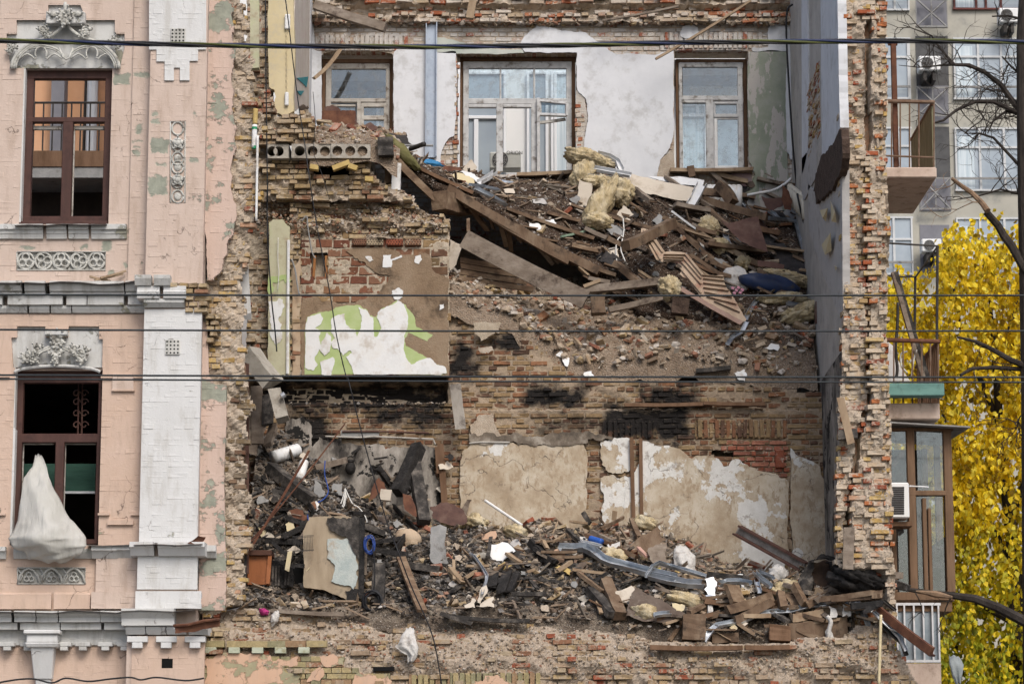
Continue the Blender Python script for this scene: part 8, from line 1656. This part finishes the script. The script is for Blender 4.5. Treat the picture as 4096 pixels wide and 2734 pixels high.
for (k, x0, y0, x1, y1, l_) in (('Q', 480, 390, 635, 490, 'air conditioner hanging in the apartment loggia'), ('Q', 1040, 55, 1180, 155, 'air conditioner below the red framed apartment window'), ('R', 500, 95, 640, 185, 'air conditioner half hidden by yellow leaves')):
    o = thing('air_conditioner', l_, 'air conditioner'); p, q = PC(k, x0, y0, YB - .8), PC(k, x1, y1, YB - .8); MB().span(p[0], q[0], YB - .8, YB - .3, q[2], p[2]).build('casing', 'white_render', o, bevel=.03)
    fan(k, x0 + (x1 - x0) * .38, (y0 + y1) / 2, (p[2] - q[2]) * .40, YB - .81, o); MB().span(p[0] + .15, p[0] + .25, YB - .7, YB, q[2] - .3, q[2]).span(q[0] - .25, q[0] - .15, YB - .7, YB, q[2] - .3, q[2]).build('bracket', 'iron_dark', o)

# ================================================================== balconies on the outer side of the right wall
simple('balcony_pink', (.42, .32, .26), (.52, .42, .35), 5, .9, .5, dirt=((.26, .2, .15), 4)); simple('rail_rust', (.12, .065, .04), (.2, .14, .1), 8, .8, .4); simple('slat_olive', (.16, .155, .09), (.27, .26, .17), 7, .85, .4, stretch=(6, 1, .3))
def rails(o, k, xs, y0, y1, d, mat='rail_rust', r=.012):
    for x in xs: MB().tube([PC(k, x, y0, d), PC(k, x, y1, d)], r, 5).build('baluster', mat, o)
BA = thing('balcony', 'upper concrete balcony with rusty railing behind the broken wall end', 'balcony')
xr_, zt, zb2 = PC('Q', 605, 1200, 2)[0], PC('Q', 400, 1165, 2)[2], PC('Q', 400, 1238, 2)[2]; MB().span(XO - .1, xr_, 2, 4.3, zb2, zt).build('slab', 'balcony_pink', BA, bevel=.015)
MB().tube([PC('Q', 240, 706, 2.05), PC('Q', 585, 712, 2.05)], .028, 8).build('handrail', 'rail_rust', BA); MB().tube([PC('Q', 240, 1086, 2.05), PC('Q', 585, 1098, 2.05)], .014, 6).build('rail', 'rail_rust', BA)
rails(BA, 'Q', (290, 350, 415, 480, 585), 710, 1165, 2.05); MB().span(PC('Q', 300, 800, 2.1)[0], PC('Q', 334, 800, 2.1)[0], 2.1, 2.2, PC('Q', 320, 1160, 2.1)[2], PC('Q', 320, 290, 2.1)[2]).build('post', 'rust', BA)
xs_ = PC('Q', 585, 900, 2.05)[0]; z0, z1 = zt, PC('Q', 585, 712, 2.05)[2]; MB().tube([(xs_, 2.05, z1), (xs_, 4.2, z1)], .028, 8).build('handrail', 'rail_rust', BA)
for i in range(16): MB().span(xs_ - .012, xs_ + .012, 2.15 + i * .13, 2.26 + i * .13, z0, z1 - .03).build('slat', 'slat_olive', BA)
MB().tube([PC('Q', 265, 305, 2.15), PC('Q', 330, 305, 2.15)], .03, 6).build('rail', 'rust', BA)
BM = thing('balcony', 'middle balcony with teal planter box and bent frame posts', 'balcony')
xr_, zt, zb2 = PC('R', 627, 1300, 2)[0], PC('R', 400, 1240, 2)[2], PC('R', 400, 1352, 2)[2]; MB().span(XO - .1, xr_, 2, 4.3, zb2, zt).build('slab', 'balcony_pink', BM, bevel=.015)
MB().tube([PC('R', 250, 800, 2.05), PC('R', 625, 812, 2.05)], .032, 8).build('handrail', 'rust', BM); rails(BM, 'R', (305, 370, 435, 500, 560, 615), 805, 1240, 2.05, 'rail_rust', .012)
xs_ = PC('R', 620, 900, 2.05)[0]; z1 = PC('R', 620, 812, 2.05)[2]; MB().tube([(xs_, 2.05, z1), (xs_, 4.2, z1)], .03, 8).build('handrail', 'rust', BM)
for i in range(12): MB().span(xs_ - .01, xs_ + .01, 2.15 + i * .17, 2.25 + i * .17, zt, z1).build('slat', 'raw_timber', BM)
for x, yt in ((455, 360), (610, 145)): MB().tube([PC('R', x, yt, 4.1 if x < 500 else 2.1), PC('R', x - 5, 800, 4.1 if x < 500 else 2.1)], .02, 6).build('post', 'iron_dark', BM)
MB().tube([PC('R', 250, 125, 2.1), PC('R', 612, 146, 2.1), PC('R', 458, 360, 4.1), PC('R', 330, 360, 4.1)], .014, 6).build('top_wire', 'iron_dark', BM)
a, b = PC('R', 255, 1105, 1.8), PC('R', 655, 1190, 1.8); tag(MB().span(a[0], b[0], 1.75, 2.0, b[2], a[2]).build('planter_box', simple('teal_wood', (.09, .19, .17), (.14, .27, .24), 5, .8, .4, stretch=(.4, 1, 2), dirt=((.07, .12, .11), 5)), bevel=.006), 'teal wooden planter box hung on the middle balcony', 'planter')
for i, (x, l_) in enumerate(((318, 'front dark board slanting across the middle balcony'), (300, 'second grey board slanting across the middle balcony'))): plank('R', (x, 330), (540 - 30 * i, 1060), .06, .09, ('char_ash', 'grey_timber')[i], 'slanting_board', l_, 'board', 2.3, 2.2)
panel('tarp', 'white tarp corner behind the middle balcony railing', 'tarp', 'plaster_bright', 2.9, 'R', [(250,800),(300,840),(360,1000),(420,1085),(250,1085)], .006, .1)
for i, pts in enumerate(([(335,540),(330,700),(318,860),(330,1000),(322,1060)], [(400,880),(355,900),(360,980),(400,1030)], [(465,870),(440,960),(430,1060)])):
    wire('dry_stem', ('dark dry vine stem climbing the middle balcony', 'pale bent cable on the middle balcony', 'second pale cable on the middle balcony')[i], 'stem', ('iron_dark', 'cable_white', 'cable_white')[i], [PC('R', x, y, 2.2) for x, y in pts], (.022, .014, .014)[i])
BG = thing('balcony', 'lower glazed wooden balcony with tin roof below the pink slab', 'balcony'); simple('brown_wood_frame', (.11, .065, .036), (.18, .11, .065), 6, .7, .4, stretch=(3, 1, .3))
xr_ = PC('S', 625, 500, 1.9)[0]; zt, zb2 = PC('S', 400, 10, 1.9)[2], PC('S', 400, 1060, 1.9)[2]
frame_bars([(355,12,402,1010),(578,12,628,1010),(240,395,590,425),(240,1010,628,1060),(250,600,285,1010),(240,15,628,32),(445,440,470,1000),(478,500,498,1000)], 'S', 1.85, 1.97, 'brown_wood_frame', 'frame', BG)
for b_ in ((402,32,578,395),(285,425,356,1010),(402,425,578,1010),(245,32,355,395)): pane('S', *b_, 1.91, BG)
MB().span(xr_ - .08, xr_, 2, 4.2, zb2, zb2 + .9).span(xr_ - .08, xr_, 2.9, 3.0, zb2, zt).span(xr_ - .08, xr_, 4.1, 4.2, zb2, zt).build('side_frame', 'brown_wood_frame', BG); MB().span(XO, xr_, 4.2, 4.3, zb2, zt).build('back_panel', 'room_shade', BG); MB().span(XO, xr_ - .05, 1.9, 4.3, zb2 - .15, zb2).build('floor', 'brown_wood_frame', BG)
a = PC('S', 690, 12, 1.7); mb = MB(); mb.add([(XO, 1.6, a[2] + .06), (xr_ + .22, 1.6, a[2] - .02), (xr_ + .25, 4.4, a[2] + .12), (XO, 4.4, a[2] + .2), (XO, 1.6, a[2] + .08), (xr_ + .22, 1.6, a[2]), (xr_ + .25, 4.4, a[2] + .14), (XO, 4.4, a[2] + .22)], [(3,2,1,0),(4,5,6,7),(0,1,5,4),(1,2,6,5),(2,3,7,6)]); mb.build('tin_roof', 'slab_grey', BG)
frame_bars([(275,1075,550,1090)] + [(x, 1085, x + 10, 1435) for x in (283, 328, 386, 444, 498, 536)] + [(275,1420,550,1436)], 'S', 1.85, 1.9, 'white_tin', 'railing', BG, 0)
a, b = PC('S', 275, 1085, 1.95), PC('S', 545, 1430, 1.95); MB().span(a[0], b[0], 1.92, 1.95, b[2], a[2]).build('parapet_panel', simple('felt_grey', (.22, .26, .29), (.3, .34, .37), 7, .9, .6), BG); a, b = PC('S', 250, 1440, 1.8), PC('S', 560, 1640, 1.8); MB().span(a[0], b[0], 1.85, 4.2, b[2], a[2]).build('slab', 'balcony_pink', BG)
AC2 = thing('air_conditioner', 'white louvred outdoor unit at the edge of the broken wall beside the glazed balcony', 'air conditioner')
a, b = PC('S', 235, 346, 1.2), PC('S', 362, 560, 1.2); MB().span(a[0], b[0], 1.2, 1.6, b[2], a[2]).build('casing', 'white_render', AC2, bevel=.015); mb = MB()
for i in range(4):
    for j in range(13):
        p = PC('S', 262 + i * 19, 375 + j * 13, 1.19); mb.span(p[0] - .022, p[0] + .022, 1.192, 1.198, p[2] - .016, p[2] + .006)
mb.build('louvre_gap_shade', 'roof_dark', AC2); MB().span(a[0], b[0] + .05, 1.3, 1.7, b[2] - .1, b[2] - .04).build('shelf', 'raw_timber', AC2); MB().tube([PC('S', 360, 368, 1.25), PC('S', 475, 374, 1.5)], .012, 6).build('pipe', 'plaster_bright', AC2)  # flat dark strips paint the shade in the louvre gaps

# ================================================================== trees
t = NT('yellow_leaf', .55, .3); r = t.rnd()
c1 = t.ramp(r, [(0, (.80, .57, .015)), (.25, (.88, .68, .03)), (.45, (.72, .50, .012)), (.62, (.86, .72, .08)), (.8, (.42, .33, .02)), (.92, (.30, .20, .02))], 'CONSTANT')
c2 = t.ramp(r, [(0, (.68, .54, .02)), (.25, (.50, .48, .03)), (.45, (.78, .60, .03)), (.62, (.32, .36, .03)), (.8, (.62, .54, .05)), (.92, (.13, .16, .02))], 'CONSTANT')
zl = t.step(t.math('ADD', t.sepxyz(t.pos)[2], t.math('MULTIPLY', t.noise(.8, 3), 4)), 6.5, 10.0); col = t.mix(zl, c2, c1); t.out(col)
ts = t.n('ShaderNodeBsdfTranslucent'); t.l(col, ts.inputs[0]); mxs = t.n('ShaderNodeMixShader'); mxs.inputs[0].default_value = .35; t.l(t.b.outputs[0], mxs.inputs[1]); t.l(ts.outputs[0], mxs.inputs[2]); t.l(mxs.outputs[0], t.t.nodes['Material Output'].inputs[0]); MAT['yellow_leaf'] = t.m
simple('bark', (.02, .016, .014), (.05, .042, .036), 9, .95, .9, 30, .02, stretch=(1, 1, .3)); simple('bark_bare', (.16, .10, .06), (.25, .17, .11), 6, .9, .6, 40, .01, stretch=(1, 1, .3), dirt=((.04, .03, .025), 5))
YT = thing('yellow_tree', 'yellow autumn tree filling the gap below the apartment block', 'tree', (0, 0, 0)); ty = 13.5
rt = np.random.default_rng(17)
def crown(n_str, per):
    pos = []; dirs = []
    for _ in range(n_str):
        while True:
            px, py = rt.uniform(3480, 4560), rt.uniform(790, 3300); dd = rt.uniform(-1.6, 1.9); top = np.interp(px, [3480, 3560, 3640, 3740, 3790, 3900, 4050, 4300, 4560], [1080, 1050, 1080, 1010, 870, 830, 850, 800, 1000])
            if py > top + rt.exponential(40) - 10 and rt.random() > .3 * (math.sin(px * .012 + py * .005) * math.sin(py * .009 - px * .004) > .35): break
        p = P(px, py, ty + dd); ln = rt.uniform(.25, .8); an = rt.uniform(0, 6.28); m = int(per * ln / .5); s_ = np.linspace(0, 1, m)
        q = p + np.stack([np.cos(an) * s_ * .22 + rt.normal(0, .05, m), np.sin(an) * s_ * .22 + rt.normal(0, .05, m), -s_ * ln + rt.normal(0, .03, m)], 1); pos.append(q)
    return np.concatenate(pos)
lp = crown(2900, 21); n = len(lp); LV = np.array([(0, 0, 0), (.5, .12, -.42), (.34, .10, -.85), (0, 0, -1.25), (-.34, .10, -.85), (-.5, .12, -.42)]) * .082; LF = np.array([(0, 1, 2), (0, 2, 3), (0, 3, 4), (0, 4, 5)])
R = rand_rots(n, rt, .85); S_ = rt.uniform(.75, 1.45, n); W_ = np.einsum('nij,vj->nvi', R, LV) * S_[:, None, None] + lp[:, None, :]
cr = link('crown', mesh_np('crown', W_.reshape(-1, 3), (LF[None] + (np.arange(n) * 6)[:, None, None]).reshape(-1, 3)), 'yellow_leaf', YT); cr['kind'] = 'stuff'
tb = P(4080, 3300, ty); MB().tube([(tb[0], ty, 0), tb, P(4060, 2300, ty), P(4000, 1700, ty), P(3960, 1200, ty)], [.22, .18, .13, .08, .03], 10).build('trunk', 'bark', YT)
for (a, b, c3) in (((4062,2300),(3880,1900),(3700,1500)), ((4040,2100),(4200,1600),(4260,1000)), ((4000,1700),(3850,1350),(3780,960)), ((4070,2500),(3800,2350),(3620,2050)), ((4070,2600),(3850,2600),(3680,2500)), ((3990,1500),(4080,1150),(4090,900))):
    MB().tube([P(*a, ty), P(*b, ty + .3), P(*c3, ty + .2)], [.06, .035, .012], 6).build('limb', 'bark', YT)
BT = thing('bare_tree', 'dark leafless tree reaching in from the right edge', 'tree'); yb = 9.0
MB().tube([P(4150, 3600, yb), P(4140, 2600, yb), P(4125, 1500, yb), P(4105, 800, yb), P(4095, 450, yb), P(4092, 150, yb), P(4105, -120, yb)], [.22, .2, .17, .14, .12, .11, .10], 12).build('trunk', 'bark', BT)
def branch(k, pts, r0, r1, twigs=6, mat='bark', d=yb, seed=0, parent=BT, name='branch'):
    q = [PC(k, x, y, d + .12 * math.sin(i)) for i, (x, y) in enumerate(pts)]; m = len(q); o = MB().tube(q, [r0 + (r1 - r0) * i / (m - 1) for i in range(m)], 7).build(name, mat, parent); rr = random.Random(seed); mb = MB()
    def tw(p, an, ln, r_, dep):
        pts_ = [p]; a = an
        for s_ in range(5):
            a += rr.uniform(-.45, .45); p = p + np.array((math.cos(a), rr.uniform(-.4, .4), math.sin(a))) * ln / 5; pts_.append(p)
            if dep and rr.random() < .55: tw(p, a + rr.choice((-1, 1)) * rr.uniform(.5, 1.1), ln * rr.uniform(.4, .7), r_ * .6, dep - 1)
        mb.tube(pts_, [r_ * (1 - .75 * i / 5) for i in range(6)], 4, False)
    for i in range(twigs):
        j = rr.randrange(0, m - 1); f = rr.random(); p = q[j] * (1 - f) + q[j + 1] * f; tw(p, rr.uniform(0, 6.28), rr.uniform(.3, .85), .011, 2)
    if twigs: mb.build('twigs', mat, o)['kind'] = 'stuff'
    return o
branch('Q', [(1205,800),(1130,700),(1050,590),(940,505),(830,455),(730,452)], .055, .028, 14, seed=1); branch('Q', [(730,452),(690,410),(600,300),(570,250),(440,200),(370,175)], .026, .006, 6, seed=2); branch('Q', [(730,452),(650,455),(480,470),(340,455)], .022, .005, 5, seed=3)
branch('Q', [(1200,800),(1000,710),(870,710),(740,770),(650,840),(560,865),(535,800)], .04, .012, 10, seed=4); branch('Q', [(1200,800),(1090,775),(1000,840),(960,930)], .03, .01, 8, seed=5); branch('Q', [(1210,1185),(1000,960),(900,930),(800,930)], .03, .008, 8, seed=6)
branch('Q', [(1213,1360),(1050,1320),(900,1365),(780,1385),(680,1400)], .022, .006, 6, seed=7); branch('Q', [(1200,530),(1120,460),(1060,395)], .025, .012, 4, seed=8); branch('Q', [(1180,130),(1100,110),(990,115)], .025, .012, 3, seed=9)
branch('Q', [(712,1245),(770,1290),(850,1345),(925,1420),(960,1470)], .03, .055, 2, 'bark_bare', seed=10); branch('R', [(950,-90),(1030,0),(1070,70),(1130,150),(1215,300),(1300,420)], .06, .08, 0, 'bark', seed=11)
branch('R', [(750,780),(880,812),(1000,870),(1120,940),(1300,1010)], .02, .06, 2, seed=12); branch('R', [(770,1045),(850,1000),(1000,992),(1213,1005),(1350,1020)], .025, .045, 4, seed=13); branch('R', [(1150,1390),(1190,1330),(1230,1300)], .012, .01, 7, seed=14)
FB = thing('broken_branch', 'thick broken branch lying from the wall end towards the right edge', 'branch'); branch('S', [(225,975),(390,1000),(520,1018),(620,1030),(760,1050),(900,1105),(1055,1185),(1180,1260)], .022, .085, 2, 'bark', 1.2, 15, FB, 'limb'); MB().tube([PC('S', 400, 1004, 1.1), PC('S', 520, 1022, 1.1), PC('S', 620, 1042, 1.1)], [.01, .05, .02], 7).build('torn_wood', 'bark_bare', FB)

# ================================================================== wires over the street
WB = thing('wire_bundle', 'thick twisted bundle of black and coloured cables across the top', 'cable'); yw = -16.0
tab = [(-500, 140), (0, 163), (600, 176), (1000, 184), (1700, 188), (2300, 181), (2700, 171), (3600, 164), (4096, 168), (4600, 176)]
simple('cable_navy', (.012, .02, .06), (.02, .03, .08), 3, .45, .1); simple('cable_lime', (.05, .055, .015), (.09, .10, .025), 3, .5, .1)
for s_ in range(4):
    pts = []
    for i in range(260):
        px = -400 + i * 19; base = P(px, lin(px, tab), yw); a = i * .16 + s_ * math.pi / 2; pts.append(base + np.array((0, math.cos(a), math.sin(a))) * .0108)
    MB().tube(pts, .0095, 6).build('strand', ('cable_black', 'cable_black', 'cable_navy', 'cable_lime')[s_], WB, smooth=True)
simple('wire_grey', (.018, .022, .025), (.03, .036, .04), 3, .5, .1); yw = -5.0
for i, (ya, yb_, yc, l_) in enumerate(((1178, 1182, 1181, 'topmost of the four thin street wires'), (1318, 1324, 1323, 'second thin street wire from the top'), (1499, 1506, 1508, 'upper one of the close pair of street wires'), (1515, 1525, 1528, 'lower one of the close pair of street wires'))):
    wire('street_wire', l_, 'wire', 'wire_grey', [P(-400, ya - 2, yw), P(0, ya, yw), P(2048, yb_, yw), P(4096, yc, yw), P(4500, yc + 1, yw)], .0115 - .0012 * (i == 3), 8, 12)
wire('street_wire', 'sagging tangled cable along the bottom of the facade', 'wire', 'cable_black', [PC('C', x, y, -.5) for x, y in ((-60,1568),(100,1540),(220,1535),(330,1560),(420,1530),(560,1550),(700,1535),(830,1525),(900,1540),(1000,1525),(1180,1545),(1300,1530))], .012)

# ================================================================== labels of the look-alike pieces: look, lie and nearest neighbour
COLW = dict(old_timber='dark', brown_wood='brown', grey_timber='grey', fresh_wood='pale', char_ash='ashy', char='charred', raw_timber='reddish', felt='black', rust_dark='rusty', panel_brown='brown', plasterboard='beige', slab_grey='grey',
            plaster_side='pale grey', mortar_pale='sandy', concrete='concrete', wool='yellow', zinc='silver', white_tin='white', brick_base='dusty brown', brick_red='red', brick_end='mottled', brick_yellow='yellowish', brick_burnt='dark')
pend, anch = [], []
for o in SC.objects:
    if o.parent or o.type != 'MESH' or not o.get('label') or o.get('kind') in ('stuff', 'structure'): continue
    n_ = len(o.data.vertices); co_ = np.empty(n_ * 3, np.float32); o.data.vertices.foreach_get('co', co_); co_ = co_.reshape(-1, 3); Mx = np.array(o.matrix_basis); w3 = co_ @ Mx[:3, :3].T + Mx[:3, 3]
    (pend if o.get('group') else anch).append((o, w3.mean(0), w3.max(0) - w3.min(0)))
AP = np.array([a[1] for a in anch]); NOUN = dict(broken_lath='lath', burnt_stick='stick', torn_sheet='torn sheet', plaster_plate='broken plate', grey_plate='broken plate', loose_brick='loose brick', hanging_lath='hanging lath')
for o, ce, ext in pend:
    nm = NOUN.get(o.name.split('.')[0], 'piece'); L_ = float(np.linalg.norm(ext)); lie = 'upright' if ext[2] > ext[0] else ('level' if ext[2] < .35 * ext[0] else 'tilted')
    size = ('tiny', 'short', 'mid sized', 'long')[int(np.digitize(L_, (.22, .42, .75)))] if 'lath' in nm or 'stick' in nm else ('small', 'medium', 'large')[int(np.digitize(L_, (.22, .4)))]
    colw = COLW.get(o.data.materials[0].name, 'grey'); order = np.argsort(np.linalg.norm(AP - ce, axis=1))[:6]
    for i in order:
        rel = 'above' if ce[2] - AP[i][2] > .25 else 'below' if AP[i][2] - ce[2] > .25 else 'beside'; lab = f"{size} {lie} {colw} {nm} {rel} the {anch[i][0]['label']}"
        if len(lab.split()) <= 16: break
    else: lab = f"{size} {lie} {colw} {nm} {rel} the " + ' '.join(anch[order[0]][0]['label'].split()[:8])
    o['label'] = lab; o['group'] = USED.setdefault(lab, o['group'])
